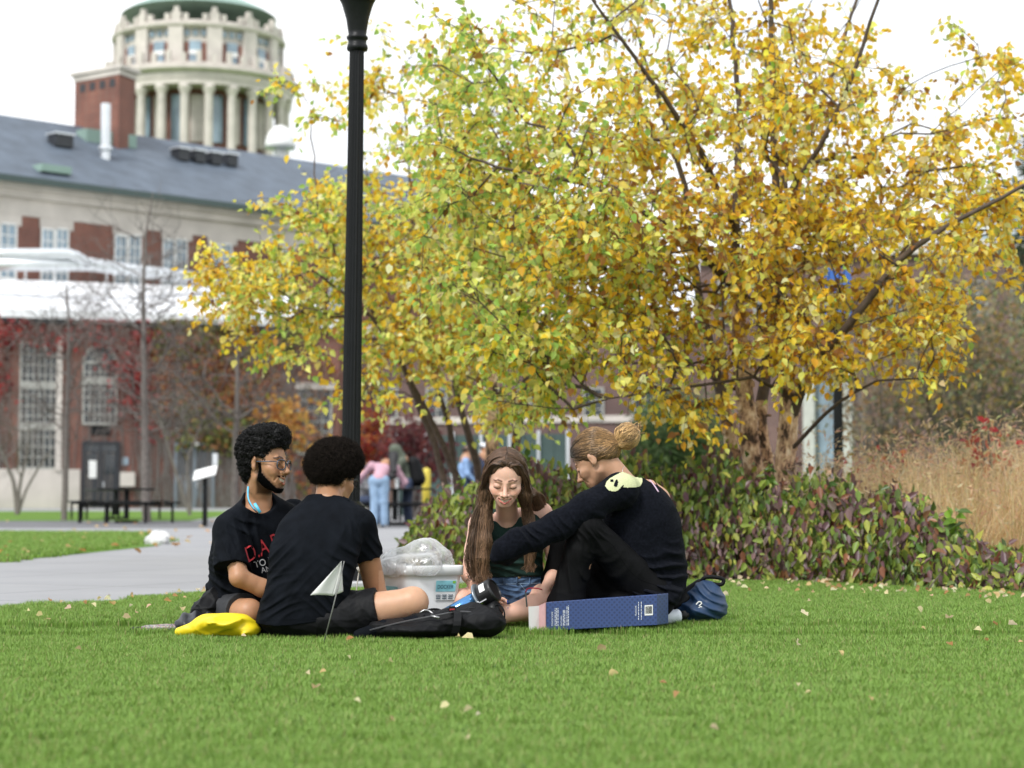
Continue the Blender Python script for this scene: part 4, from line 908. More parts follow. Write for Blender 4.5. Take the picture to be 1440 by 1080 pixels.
def nets(f, lo, hi, h=.003, B=8):
    lo = np.asarray(lo, float); nb = np.ceil((np.asarray(hi) - lo) / (B * h)).astype(int); S = nb * B + 2
    bi = np.stack(np.meshgrid(*[np.arange(n) for n in nb], indexing='ij'), -1).reshape(-1, 3)
    # coarse-to-fine: super-blocks keep the culling local
    act = []
    for q in np.array_split(bi, max(1, len(bi) // 4000)):
        act.append(np.abs(f(lo + (q + .5) * B * h)) < B * h * 1.45)
    bi = bi[np.concatenate(act)]
    if len(bi) == 0: return np.zeros((0, 3)), np.zeros((0, 4), int)
    key = (bi // 4) @ np.array([10 ** 6, 10 ** 3, 1]); bi = bi[np.argsort(key, kind='stable')]; key = np.sort(key)
    cuts = np.nonzero(np.diff(key))[0] + 1
    off = np.stack(np.meshgrid(*[np.arange(B + 1)] * 3, indexing='ij'), -1).reshape(-1, 3)
    VI, VP, Q = [], [], []
    gid = lambda c: (c[..., 0] * S[1] + c[..., 1]) * S[2] + c[..., 2]
    for grp in np.split(bi, cuts):
        base = grp * B; P = lo + (base[:, None] + off[None]) * h; v = f(P.reshape(-1, 3)).reshape(len(grp), B + 1, B + 1, B + 1); s = v < 0
        cs = np.stack([s[:, i:B + i, j:B + j, k:B + k] for i, j, k in _co], -1); n = cs.sum(-1); ac = np.argwhere((n > 0) & (n < 8))
        if len(ac) == 0: continue
        cv = np.stack([v[ac[:, 0], ac[:, 1] + i, ac[:, 2] + j, ac[:, 3] + k] for i, j, k in _co], 1)
        acc = np.zeros((len(ac), 3)); cnt = np.zeros(len(ac))
        for a, b in _ed:
            x = (cv[:, a] < 0) != (cv[:, b] < 0); t = cv[:, a] / (cv[:, a] - cv[:, b] + 1e-20); p = _co[a] + (_co[b] - _co[a]) * np.clip(t, 0, 1)[:, None]; acc[x] += p[x]; cnt[x] += 1
        cell = base[ac[:, 0]] + ac[:, 1:]; VI.append(gid(cell + 1)); VP.append(lo + (cell + acc / cnt[:, None]) * h)
        for ax in range(3):
            s0 = s[:, :B, :B, :B]; sl = [slice(0, B)] * 3; sl[ax] = slice(1, B + 1); s1 = s[(slice(None), *sl)]; e = np.argwhere(s0 != s1)
            if len(e) == 0: continue
            c = base[e[:, 0]] + e[:, 1:] + 1; u, w = np.eye(3, dtype=int)[(ax + 1) % 3], np.eye(3, dtype=int)[(ax + 2) % 3]
            q = np.stack([gid(c), gid(c - u), gid(c - u - w), gid(c - w)], 1); fl = ~s0[e[:, 0], e[:, 1], e[:, 2], e[:, 3]]; q[fl] = q[fl][:, ::-1]; Q.append(q)
    VI, VP, Q = np.concatenate(VI), np.concatenate(VP), np.concatenate(Q); o = np.argsort(VI); VI, VP = VI[o], VP[o]
    ix = np.searchsorted(VI, Q); ix = np.clip(ix, 0, len(VI) - 1); ok = (VI[ix] == Q).all(1); return VP, ix[ok]
def skin_mesh(name, f, lo, hi, mat, parent, h=.003, tint=None, disp=None):
    V, Q = nets(f, lo, hi, h)
    c = tint(V) if tint is not None else None
    return link_mesh(name, V, Q, mat, parent, smooth=True, cols=c)
_nr = np.random.default_rng(99); _kd = [(unit(_nr.normal(size=3)), _nr.uniform(0, 6.28)) for _ in range(24)]
def wrinkle(P, wl=.09, amp=.004, st=(1, 1, 1), off=0):
    """soft ridged fold field"""
    Q = P * np.asarray(st) / wl * 6.283; o = np.zeros(len(P)); w = .8 * np.sin(Q @ _kd[off % 24][0] * .6 + _kd[(off + 3) % 24][1])
    for i in range(4): d, p = _kd[(off + i * 5) % 24]; o += (1 - np.abs(np.sin((Q @ d) * .5 + p + w))) ** 2 - .35
    return amp * o / 2
def fine(P, wl, amp, off=0):
    Q = P / wl * 6.283; o = np.zeros(len(P))
    for i in range(6): d, p = _kd[(off + i * 3) % 24]; o += np.sin(Q @ d + p + 1.1 * np.sin(Q @ _kd[(off + i * 7 + 1) % 24][0] * .7))
    return amp * o / 6

# ---- head in its own frame: x to the person's left, y forward, z up, metres, origin between the ears
class Head:
    def __init__(s, c, fwd, roll=0, sc=1.0, low=1.0):
        s.low = low
        f = nrm(fwd); up = np.array([0, 0, 1.0]); x = nrm(np.cross(up, f)) if abs(f[2]) < .98 else np.array([1.0, 0, 0]); x = -x if False else x
        # x = person's left:  up x forward
        z = np.cross(f, -x); z = z if z[2] > 0 else -z
        x2 = x * math.cos(roll) + z * math.sin(roll); z2 = -x * math.sin(roll) + z * math.cos(roll)
        s.R = np.stack([x2, f, z2], 1); s.c = np.asarray(c, float); s.s = sc
    def w(s, p): p = np.array(p, float); p[2] *= s.low if p[2] < 0 else 1; return s.c + s.s * (s.R @ p)
    def W(s, p): return s.c + s.s * (np.asarray(p, float) @ s.R.T)
    def l(s, P): Q = (P - s.c) @ s.R / s.s; Q[:, 2] = np.where(Q[:, 2] < 0, Q[:, 2] / s.low, Q[:, 2]); return Q
LIPC = [(-.0265, .0790, -.0515), (-.0150, .0915, -.0570), (0, .0965, -.0590), (.0150, .0915, -.0570), (.0265, .0790, -.0515)]
def head_prims(fem=0., smile=1., open_=1., lids=0.):
    """list of blended solids, list of carved solids; lids 0 open .. 1 lowered"""
    j = 1 - .10 * fem
    A = [el((0, -.014, .040), (.0745, .094, .083)), el((0, .024, .010), (.066, .066, .085)), el((0, .028, -.042), (.055 * j, .053, .056)),
         rc((-.047 * j, .004, -.052), (-.013, .068, -.092 + .005 * fem), .018, .014), rc((.047 * j, .004, -.052), (.013, .068, -.092 + .005 * fem), .018, .014),
         el((0, .073, -.094 + .006 * fem), (.020 * j, .016, .015)),
         el((-.043, .056, -.018), (.022, .024, .018)), el((.043, .056, -.018), (.022, .024, .018)),
         el((-.037, .068, -.034), (.018, .017, .015)), el((.037, .068, -.034), (.018, .017, .015)),
         rc((-.036, .078, .026), (-.012, .087 - .002 * fem, .023), .0085 - .0035 * fem, .008 - .003 * fem, .012), rc((.036, .078, .026), (.012, .087 - .002 * fem, .023), .0085 - .0035 * fem, .008 - .003 * fem, .012),
         el((0, .070, -.053), (.040, .024, .028)), el((0, .060, -.070), (.034, .026, .024))]
    nose = [rc((0, .087, .014), (0, .110, -.022), .0070, .0088, .010), el((0, .1145, -.028), (.0105 - .001 * fem, .0105, .0090), None, .006), el((-.0125, .100, -.033), (.0078, .0095, .0075), None, .008), el((.0125, .100, -.033), (.0078, .0095, .0075), None, .008)]
    lipu = [rc(np.add(LIPC[i], (0, -.0005, .0040)), np.add(LIPC[i + 1], (0, -.0005, .0040)), .0032 - .0009 * fem, .0032 - .0009 * fem, .006) for i in range(4)]
    dz = -.0045 - .0100 * open_
    lipl = [rc(np.add(LIPC[i], (0, .000, dz * (1 - abs(i - 2) / 2) - .003)), np.add(LIPC[i + 1], (0, .000, dz * (1 - abs(i - 1) / 2) - .003)), .0040 - .0012 * fem - .001 * (abs(i - 2) > 1), .0042 - .0012 * fem - .001 * (abs(i - 1) > 1), .006) for i in range(4)]
    eyes = [el((sx * .0315, .0750, .0045), (.0150, .0145, .0128), None, .004) for sx in (-1, 1)]
    ears = []
    for sx in (-1, 1):
        Re = rotz(sx * R(-28)); ears += [el((sx * .0775, -.012, .004), (.0075, .017, .029), Re, .008), el((sx * .0745, -.006, -.019), (.006, .009, .012), Re, .006)]
    carve = [el((sx * .0315, .095, .0050), (.0175, .0095 - .002 * fem, .0115)) for sx in (-1, 1)]
    mouth = [rc(np.add(LIPC[i], (0, .004, dz * .5 * (1 - abs(i - 2) / 2))), np.add(LIPC[i + 1], (0, .004, dz * .5 * (1 - abs(i - 1) / 2))), .0012 + .0056 * open_ * (1 - (i - 2) ** 2 / 4.6) ** .7, .0012 + .0056 * open_ * (1 - (i - 1) ** 2 / 4.6) ** .7) for i in range(4)] if open_ > 0 else []
    fold = [p for sx in (-1, 1) for p in (rc((sx * .020, .098, -.036), (sx * .036, .084, -.050), .0012, .0016), rc((sx * .036, .084, -.050), (sx * .038, .074, -.064), .0016, .0008))] if smile else []
    conch = [el((sx * .089, -.004, -.001), (.006, .008, .012)) for sx in (-1, 1)]
    return A, nose, lipu + lipl, eyes, ears, carve, mouth, fold, conch
def head_fn(H, **k):
    A, nose, lips, eyes, ears, carve, mouth, fold, conch = head_prims(**k)
    base, fe, fl = U(A, .016), U(eyes, .003), U(lips, .005)
    fn = U(nose, .010); fear = U(ears, .006); fc = U(carve, .004); fm = U(mouth, .003) if mouth else None; ff = U(fold, .004) if fold else None; fo = U(conch, .002)
    def sm(a, b, k_): h = np.maximum(k_ - np.abs(a - b), 0) / k_; return np.minimum(a, b) - h * h * k_ * .25
    def f(P):
        Q = H.l(P); d = base(Q); d = sub(d, fc(Q), .014); d = sm(d, fn(Q), .012); d = sm(d, fl(Q), .006)
        if ff is not None: d = sub(d, ff(Q), .008)
        d = sm(d, fe(Q), .003); d = sm(d, sub(fear(Q), fo(Q), .006), .006)
        if fm is not None: d = sub(d, fm(Q), .002)
        return d * H.s
    return Pm(f, H.c, .155 * H.s)
def dcap(Q, a, b, r): f_ = np.array([1, 0, 1.]); return rc(np.asarray(a) * f_, np.asarray(b) * f_, r, r)(Q * f_)
def sstep(d, w): return np.clip(.5 - d / w, 0, 1)
def face_tint(H, open_=1., brow=(.25, .2, .18), lip=(.85, .5, .5), lid=0, stub=0, browr=.0042, skin=1.0, blush=.0):
    dz = -.0045 - .0100 * open_
    def t(V):
        Q = H.l(V); c = np.ones((len(V), 3)); near = (np.linalg.norm(Q, axis=1) < .16) & (Q[:, 1] > .055 - .0 * Q[:, 0]); q = Q[near]; cc = c[near]
        def mixin(w, colr): nonlocal cc; cc = cc * (1 - w[:, None]) + np.asarray(colr) * w[:, None]
        if blush:
            for sx in (-1, 1): mixin(blush * np.clip(1 - np.linalg.norm((q - [sx * .042, .075, -.024]) / [.024, .03, .02], axis=1), 0, 1), (1.02, .72, .68))
            mixin(blush * np.clip(1 - np.linalg.norm(q - [0, .112, -.028], axis=1) / .016, 0, 1), (1.02, .74, .7))
        for i in range(4):
            up = dcap(q, np.add(LIPC[i], (0, .002, .0030)), np.add(LIPC[i + 1], (0, .002, .0030)), .0024); lo_ = dcap(q, np.add(LIPC[i], (0, .003, dz * (1 - abs(i - 2) / 2) - .0030)), np.add(LIPC[i + 1], (0, .003, dz * (1 - abs(i - 1) / 2) - .0030)), .0042)
            mixin(sstep(np.minimum(up, lo_) + .0016 * (i in (0, 3)), .003) * .85, lip)
            if open_: mixin(sstep(dcap(q, np.add(LIPC[i], (0, -.002, dz * .5 * (1 - abs(i - 2) / 2))), np.add(LIPC[i + 1], (0, -.002, dz * .5 * (1 - abs(i - 1) / 2))), .0020 * open_), .002) * .85, (.22, .09, .09))
        for sx in (-1, 1):
            b = [(sx * .0145, .098, .0285), (sx * .030, .094, .0322), (sx * .047, .078, .0255)]
            mixin(sstep(np.minimum(dcap(q, b[0], b[1], browr), dcap(q, b[1], b[2], browr * .7)), .0035), brow)
            if lid:      # lowered lid: a lash line along its lower edge
                b = [(sx * .0185, .088, -.0030), (sx * .0315, .0925, -.0065), (sx * .0450, .082, -.0025)]
                mixin(sstep(np.minimum(dcap(q, b[0], b[1], .0024), dcap(q, b[1], b[2], .0029)), .002), (.05, .04, .035))
                b = [(sx * .0195, .088, .0085), (sx * .0315, .091, .0135), (sx * .045, .080, .0085)]
                mixin(.35 * sstep(np.minimum(dcap(q, b[0], b[1], .001), dcap(q, b[1], b[2], .001)), .002), (.45, .36, .33))
            else:        # half-open eyes: white, iris, lash line
                d0 = q - [sx * .0315, .0895, .0030]; ee = np.sqrt((d0[:, 0] / .0125) ** 2 + (d0[:, 2] / .0042) ** 2); fr = q[:, 1] > .075
                mixin(np.clip((1 - ee) * 6, 0, 1) * fr, (1.7, 1.75, 1.9)); mixin(np.clip((.0052 - np.hypot(d0[:, 0] - .001, d0[:, 2])) * 900, 0, 1) * fr * (ee < 1), (.06, .05, .05))
                b = [(sx * .0185, .088, .0045), (sx * .0315, .0925, .0080), (sx * .0455, .081, .0050)]
                mixin(sstep(np.minimum(dcap(q, b[0], b[1], .0013), dcap(q, b[1], b[2], .0016)), .002), (.10, .08, .08))
        c[near] = cc; return c
    return t
def teeth(H, parent, open_=1.):
    b = MB(); n = 12; dz = -.0045 - .0100 * open_
    def arc(t): 
        P = np.array(LIPC); k = (t + 1) * 2; i = min(3, int(k)); f = k - i; return P[i] * (1 - f) + P[i + 1] * f
    V = []
    for i in range(n + 1):
        t = -.90 + 1.8 * i / n; p = arc(t) + [0, .0008, 0]; V.append(H.w(p + [0, 0, .0050])); V.append(H.w(p + [0, -.001, -.0085 * (1 - t * t) * open_ - .0012]))
    b.add(V, [(2 * i, 2 * i + 1, 2 * i + 3, 2 * i + 2) for i in range(n)]); return b.build('teeth', M['teeth'], parent, smooth=True)
def glasses(H, parent, mat, lens, rim=.0022, w=.0255, h=.0200, z=-.001, y=.108):
    root = MB(); L = MB()
    for sx in (-1, 1):
        pts = []
        for a in np.linspace(0, 2 * np.pi, 25)[:-1]:
            ca, sa = math.cos(a), math.sin(a); e = 3.0; r_ = (abs(ca) ** e + abs(sa) ** e) ** (-1 / e); x = sx * .033 + w * ca * r_; zz = z + h * sa * r_ * (1.0 if sa > 0 else .95)
            pts.append(H.w((x, y - .55 * max(abs(x) - .02, 0) ** 1.0 * .55, zz)))
        root.tube(pts, rim * H.s, 6, closed=True); L.add(pts, [tuple(range(24))])
        root.tube([H.w((sx * .060, y - .014, z + .011)), H.w((sx * .073, y - .030, z + .011)), H.w((sx * .079, .0, z + .008)), H.w((sx * .081, -.014, z + .002)), H.w((sx * .078, -.026, z - .014))], rim * .95 * H.s, 6)
    root.tube([H.w((-.0085, y - .001, z + .005)), H.w((0, y + .003, z + .007)), H.w((.0085, y - .001, z + .005))], rim * H.s, 6)
    g = root.build('glasses', mat, parent, smooth=True); L.build('lens', lens, g); return g
def lensmat():
    m, t, b = nodes_of('lens'); tr = t.nodes.new('ShaderNodeBsdfTransparent'); gl_ = t.nodes.new('ShaderNodeBsdfGlossy'); gl_.inputs['Roughness'].default_value = .03;     x = t.nodes.new('ShaderNodeMixShader'); x.inputs['Fac'].default_value = .06; t.links.new(tr.outputs[0], x.inputs[1]); t.links.new(gl_.outputs[0], x.inputs[2]); t.links.new(x.outputs[0], t.nodes['Material Output'].inputs['Surface']); return m
M['lens'] = lensmat(); M['teeth'] = pmat('teeth', (.60, .52, .40), .3, .03)
M['skin_brown'] = pmat('skin_brown', (.39, .20, .108), .48, .06, 32, .12, 500, attr=True, sss=.12, spec=.4, bdist=.0008)
M['skin_tan'] = pmat('skin_tan', (.44, .245, .15), .5, .06, 32, .12, 500, attr=True, sss=.12, spec=.4, bdist=.0008)
M['skin_fair'] = pmat('skin_fair', (.68, .405, .300), .48, .045, 32, .10, 500, attr=True, sss=.15, spec=.4, bdist=.0008)
M['skin_leg'] = pmat('skin_leg', (.47, .285, .195), .55, .07, 40, .15, 500, attr=True, sss=.12, spec=.35, bdist=.0008)
M['hair_black'] = pmat('hair_black', (.0058, .0052, .0052), .5, .3, 60, .6, 260, spec=.25, attr=True, bdist=.003)
M['hair_afro'] = pmat('hair_afro', (.019, .0145, .012), .9, .3, 60, .6, 400, spec=.08, attr=True, bdist=.003)
M['hair_col'] = pmat('hair_col', (1, 1, 1), .42, .05, 200, 0, attr=True, spec=.4)

def fingers(wrist, palm_end, spread, curl_dir, sc=1.0, curl=(.5, .6, .7, .8), thumb=1, splay=.16):
    """a hand: palm, four unequal bent fingers and a thumb. spread: unit vector from index to little finger"""
    w, e = np.asarray(wrist, float), np.asarray(palm_end, float); f = nrm(e - w); s = nrm(np.asarray(spread) - f * np.dot(f, spread)); n = nrm(np.asarray(curl_dir) - f * np.dot(f, curl_dir) - s * np.dot(s, curl_dir)); L = .078 * sc
    out = [rc(w, w + f * L * .55, .021 * sc, .022 * sc, .02)]
    tips = []
    for i, (o, ln) in enumerate(zip((-.029, -.010, .010, .028), (.070, .078, .073, .058))):
        k0 = w + f * L * (1.0 - .06 * abs(i - 1)) + s * o * sc; out.append(rc(w + f * L * .25 + s * o * .6 * sc, k0, .0145 * sc, .0105 * sc, .012))
        d = nrm(f + s * (i - 1.4) * splay); p = k0; c = curl[i]; ang = 0; r = .0092 * sc
        for seg, fr in enumerate((.45, .32, .23)):
            ang += c * (.55 if seg == 0 else .8); q = p + (d * math.cos(ang) + n * math.sin(ang)) * ln * fr * sc; out.append(rc(p, q, r, r * .88, .004)); r *= .88; p = q
        tips.append((p, nrm(d * math.cos(ang) + n * math.sin(ang)), nrm(-d * math.sin(ang) + n * math.cos(ang))))
    t0 = w + f * L * .22 - s * .022 * sc * thumb; t1 = t0 + (f * .6 - s * .55 * thumb + n * .45) * .034 * sc; t2 = t1 + (f * .85 - s * .1 * thumb + n * .4) * .030 * sc; t3 = t2 + (f * .9 + n * .35) * .024 * sc
    out += [rc(t0, t1, .0145 * sc, .0115 * sc, .01), rc(t1, t2, .0108 * sc, .0096 * sc, .004), rc(t2, t3, .0096 * sc, .008 * sc, .004)]; tips.append((t3, nrm(t3 - t2), n)); return out, tips

# ---- hair helpers
def curls(name, f_surf, lo, hi, n, size, mat, parent, g, ok=None, loop=1.4, thick=.0016, h=.006, lift=.3):
    V, Q = nets(f_surf, lo, hi, h); 
    if ok is not None: V = V[ok(V)]
    k = g.integers(0, len(V), n); P = V[k]; e = .004
    N = np.stack([f_surf(P + np.eye(3)[i] * e) - f_surf(P - np.eye(3)[i] * e) for i in range(3)], 1); N = unit(N)
    m = 9; T = unit(np.cross(N, g.normal(size=(n, 3)))); B_ = np.cross(N, T); s = size * g.uniform(.6, 1.35, n); ph = g.uniform(0, 6.28, n); tt = np.linspace(0, 1, m)
    Vv = np.zeros((n, m, 3, 3)); ctr = []
    for i, t in enumerate(tt):
        a = ph + t * loop * 6.283; c = P - N * .004 + T * (np.cos(a) * s * .5)[:, None] + N * (np.sin(a) * s * .4 + t * s * lift)[:, None] + B_ * ((t - .5) * s * .9)[:, None]; ctr.append(c)
    ctr = np.array(ctr)
    for i in range(m):
        tg = unit(ctr[min(i + 1, m - 1)] - ctr[max(i - 1, 0)]); a = unit(np.cross(tg, N + .01)); b = np.cross(tg, a)
        for j in range(3): th = 2.094 * j; Vv[:, i, j] = ctr[i] + thick * (1 - .5 * tt[i]) * (math.cos(th) * a + math.sin(th) * b)
    base = np.arange(n)[:, None] * m * 3; F = []
    for i in range(m - 1):
        for j in range(3): j2 = (j + 1) % 3; F.append(base + np.array([[i * 3 + j, i * 3 + j2, (i + 1) * 3 + j2, (i + 1) * 3 + j]]))
    c = np.repeat(np.clip(g.normal(1, .35, (n, 1)), .4, 2.2) * np.ones((1, 3)), m * 3, 0)
    return link_mesh(name, Vv.reshape(-1, 3), np.concatenate(F), mat, parent, smooth=True, cols=c)
def ribbons(name, paths, rad, C, mat, parent):
    """paths (n, m, 3): hair locks as thin three-sided tubes"""
    paths = np.asarray(paths); n, m, _ = paths.shape; V = np.zeros((n, m, 3, 3)); tg = unit(np.gradient(paths, axis=1)); ref = unit(np.cross(tg[:, :1], np.array([.3, .2, .93]))); ref = np.broadcast_to(ref, paths.shape)
    a = unit(ref - tg * (ref * tg).sum(-1, keepdims=True)); b = np.cross(tg, a); w = np.asarray(rad)
    if w.ndim == 1: w = np.broadcast_to(w[None], (n, m))
    for j in range(3): th = 2.094 * j; V[:, :, j] = paths + w[..., None] * (math.cos(th) * a + math.sin(th) * b)
    base = np.arange(n)[:, None] * m * 3; F = []
    for i in range(m - 1):
        for j in range(3): j2 = (j + 1) % 3; F.append(base + np.array([[i * 3 + j, i * 3 + j2, (i + 1) * 3 + j2, (i + 1) * 3 + j]]))
    return link_mesh(name, V.reshape(-1, 3), np.concatenate(F), mat, parent, smooth=True, cols=np.repeat(C, m * 3, 0) if C.ndim == 2 else np.repeat(C.reshape(-1, 3), 3, 0))
def catmull(pts, m):
    pts = np.asarray(pts, float); k = len(pts); P = np.vstack([2 * pts[0] - pts[1], pts, 2 * pts[-1] - pts[-2]]); out = []
    for t in np.linspace(0, k - 1 - 1e-6, m):
        i = int(t); f = t - i; a, b, c, d = P[i], P[i + 1], P[i + 2], P[i + 3]; out.append(.5 * (2 * b + (c - a) * f + (2 * a - 5 * b + 4 * c - d) * f * f + (3 * b - a - 3 * c + d) * f ** 3))
    return np.array(out)
def loft(rows, yaw=0., e=2.3, k=None):
    """torso-like solid: rows (px_y, x_left, x_right, half_depth, Y) measured as seen, lateral axis turned by yaw about z"""
    C, A, B_, Z_ = [], [], [], []
    for py, xl, xr, b, Y in rows:
        c = at((xl + xr) / 2, py, Y); w = (xr - xl) / 2 / FPX * Y; C.append(c); B_.append(b); Z_.append(c[2]); A.append(math.sqrt(max(w * w - (b * math.sin(yaw)) ** 2, .0025)) / math.cos(yaw))
    o = np.argsort(Z_); Zs = np.array(Z_)[o]; C = np.array(C)[o]; A = np.array(A)[o]; B_ = np.array(B_)[o]; lx = np.array([math.cos(yaw), math.sin(yaw)]); ly = np.array([-lx[1], lx[0]])
    zf = np.linspace(Zs[0], Zs[-1], 60); ker = np.array([1, 2, 3, 2, 1]) / 9.
    def smo(v): w = np.interp(zf, Zs, v); return np.convolve(np.pad(w, 2, mode='edge'), ker, 'valid')
    cx, cyy, aa, bb = smo(C[:, 0]), smo(C[:, 1]), smo(A), smo(B_)
    def f(P):
        z = np.clip(P[:, 2], zf[0], zf[-1]); qx = P[:, 0] - np.interp(z, zf, cx); qy = P[:, 1] - np.interp(z, zf, cyy); a = np.interp(z, zf, aa); b = np.interp(z, zf, bb)
        u, v = np.abs(qx * lx[0] + qy * lx[1]) / a, np.abs(qx * ly[0] + qy * ly[1]) / b; k0 = (u ** e + v ** e + 1e-9) ** (1 / e); k1 = np.sqrt((u / a) ** 2 + (v / b) ** 2) / np.maximum(np.hypot(u, v), 1e-6) * k0 + 1e-6
        d = k0 * (k0 - 1) / k1; dz = P[:, 2] - z; return np.where(dz == 0, d, np.where(d > 0, np.hypot(np.maximum(d, 0), dz), np.abs(dz)))
    lo = np.array([C[:, 0].min() - A.max(), C[:, 1].min() - A.max(), Zs[0]]); hi = np.array([C[:, 0].max() + A.max(), C[:, 1].max() + A.max(), Zs[-1]])
    return Pm(f, (lo + hi) / 2, np.linalg.norm(hi - lo) / 2, k)
def gfolds(P, rows):
    """local groups of cloth folds: (centre, reach, direction across the folds, wavelength, height)"""
    o = np.zeros(len(P))
    for c, r, d, wl, h in rows:
        q = P - c; w = np.exp(-(q * q).sum(1) / (r * r)); d = nrm(d); ph = q @ d / wl * 6.283 * (1 + .25 * np.sin(q @ _kd[int(abs(c[2]) * 91) % 24][0] / r * 3)) + 2.0 * np.sin(q @ _kd[int(abs(c[0]) * 97) % 24][0] / r * 2.2) ; o += w * h * (2 * (.5 + .5 * np.sin(ph)) ** 2.2 - .7)
    return o
def push_out(paths, f, off, it=2):
    """moves hair points that lie inside a solid out to just above its surface"""
    P = np.asarray(paths).reshape(-1, 3).copy(); o = np.asarray(off).ravel() if np.ndim(off) else off; e = .004
    for _ in range(it):
        d = f(P); N = unit(np.stack([f(P + np.eye(3)[i] * e) - f(P - np.eye(3)[i] * e) for i in range(3)], 1)); P += N * np.maximum(o - d, 0)[:, None]
    return P.reshape(np.asarray(paths).shape)
def cutter(p, n): p, n = np.asarray(p, float), nrm(n); return lambda P: (P - p) @ n
# ---------------------------------------------------------------- student in black tee seen from behind
def limb_cut(prims, end, d, k=.02):
    """a tube-like garment piece: its own blended union cut flat at `end` (keeps the side against d)"""
    f = U(prims, k); c = cutter(end, d); return Pm(lambda P: np.maximum(f(P), c(P)), f.c, f.r)
def person_back():
    g = np.random.default_rng(70)
    Z = lambda x, y, Y: at(x, y, Y)
    root = empty('person', g_at(430, 8.75)); tag(root, 'person with a round afro, plain black tee and shorts, seated back to us', 'person', 'students sitting on the lawn')
    hipL, hipR = Z(402, 868, 8.82), Z(478, 868, 8.76); waist, chest, neck = Z(428, 832, 8.74), Z(444, 768, 8.74), Z(462, 700, 8.86)
    shL, shR = Z(420, 745, 8.92), Z(507, 736, 8.84); Hc = Z(470, 674, 8.94); H = Head(Hc, (.66, .74, -.16), R(4), .97)
    elR, wrR = Z(531, 842, 8.95), Z(560, 862, 9.20); elL, wrL = Z(428, 830, 9.12), Z(450, 860, 9.28)
    knR, anR, ftR = Z(580, 848, 8.72), Z(500, 878, 9.15), Z(470, 880, 9.28); knL, anL, ftL = Z(385, 866, 9.22), Z(470, 876, 9.22), Z(510, 880, 9.30)
    hd = head_fn(H, fem=0, smile=0, open_=0)
    hand, _ = fingers(wrR, wrR + nrm([.3, .9, -.2]) * .08, (.9, -.3, 0), (0, .1, -1))
    hand2, _ = fingers(wrL, wrL + nrm([.6, .6, -.2]) * .08, (.7, -.6, 0), (0, .1, -1), thumb=-1)
    body = [hd, rc(H.w((0, -.026, -.04)), neck + [0, 0, -.02], .054, .062, .03), el(chest + [0, .03, 0], (.14, .07, .16)), el(waist + [0, .02, 0], (.13, .075, .11)), rc(shL, shR, .048, .048), rc(hipL, hipR, .105, .105),
            *ch([shR, elR, wrR], [.055, .047, .030]), *ch([shL, elL, wrL], [.055, .047, .030]), *hand, *hand2,
            rc(hipR, knR, .092, .066), rc(knR, (knR * .62 + anR * .38), .062, .055), rc(knR * .62 + anR * .38, anR, .055, .038), rc(anR, ftR, .036, .028), rc(hipL, knL, .09, .064), rc(knL, anL, .058, .038), rc(anL, ftL, .036, .028),
            el(knR + [0, 0, .004], (.068, .062, .066))]
    f = U(body, .016); lo, hi = bounds(body)
    ft = face_tint(H, 0)
    def tint(V):
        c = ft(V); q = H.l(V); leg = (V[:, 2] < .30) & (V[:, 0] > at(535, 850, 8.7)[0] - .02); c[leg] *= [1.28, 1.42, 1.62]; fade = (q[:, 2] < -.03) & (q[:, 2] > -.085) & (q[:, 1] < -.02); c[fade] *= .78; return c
    skin_mesh('body', f, lo, hi, M['skin_brown'], root, .0032, tint)
    # shirt
    sl = limb_cut([rc(shR, Z(521, 800, 8.90), .070, .072)], Z(519, 783, 8.89), nrm(Z(523, 800, 8.90) - shR))
    sl2 = limb_cut([rc(shL, elL, .070, .070)], shL * .35 + elL * .65, elL - shL)
    rows = [(686, 438, 484, .055, 8.90), (698, 431, 490, .066, 8.87), (707, 422, 500, .080, 8.85), (718, 407, 513, .095, 8.82), (735, 392, 516, .110, 8.79), (770, 379, 508, .122, 8.75), (800, 377, 501, .120, 8.73), (830, 372, 492, .122, 8.72), (860, 363, 486, .130, 8.73), (885, 358, 484, .135, 8.74), (900, 360, 482, .13, 8.75)]
    tor = [loft(rows, R(4)), sl, sl2]
    hem = Z(424, 877, 8.62)[2]; nk = cutter(neck + [0, -.02, .006], (.10, .42, 1))
    fs = U(tor, .035)
    gf = [(Z(492, 780, 8.66), .10, (.75, 0, .55), .060, .0048), (Z(395, 800, 8.64), .11, (.55, 0, -.8), .055, .0048), (Z(385, 845, 8.62), .10, (.35, 0, -.9), .045, .0048), (Z(465, 850, 8.60), .10, (.7, 0, .7), .05, .0042), (Z(500, 742, 8.72), .06, (1, 0, .2), .04, .004), (Z(522, 770, 8.85), .07, (.8, 0, .7), .045, .0045)]
    def shirt(P):
        d = fs(P) - gfolds(P, gf) - wrinkle(P, .20, .005, (1, 1, .75), 2) - wrinkle(P, .08, .0016, (1, 1, .8), 9)
        d = np.maximum(d, hem + .010 * np.sin(P[:, 0] * 14) - P[:, 2]); return np.maximum(d, nk(P))
    lo, hi = bounds(tor); so = skin_mesh('shirt', shirt, lo, hi, M['black_fabric'], root, .0034)
    # seams: shoulder to armpit and the hem stitch
    V, Q = nets(shirt, lo, hi, .006); bv = BVHTree.FromPolygons(V.tolist(), Q.tolist())
    def seam(px, rad=.0018):
        pts = []
        for x, y in catmull([(a_, b_, 0) for a_, b_ in px], 24)[:, :2]:
            o_ = np.array([0, 0, CAM_H]); h_ = bv.ray_cast(Vector(o_), Vector(nrm(at(x, y, 8) - o_)))
            if h_[0] is not None: pts.append(np.array(h_[0]))
        b = MB(); b.tube(pts, rad, 5); b.build('seam', M['black_fabric'], so, smooth=True)
    seam([(513, 722), (503, 735), (499, 755), (501, 780)]); seam([(366, 872), (400, 871), (440, 871), (478, 866)], .0012)
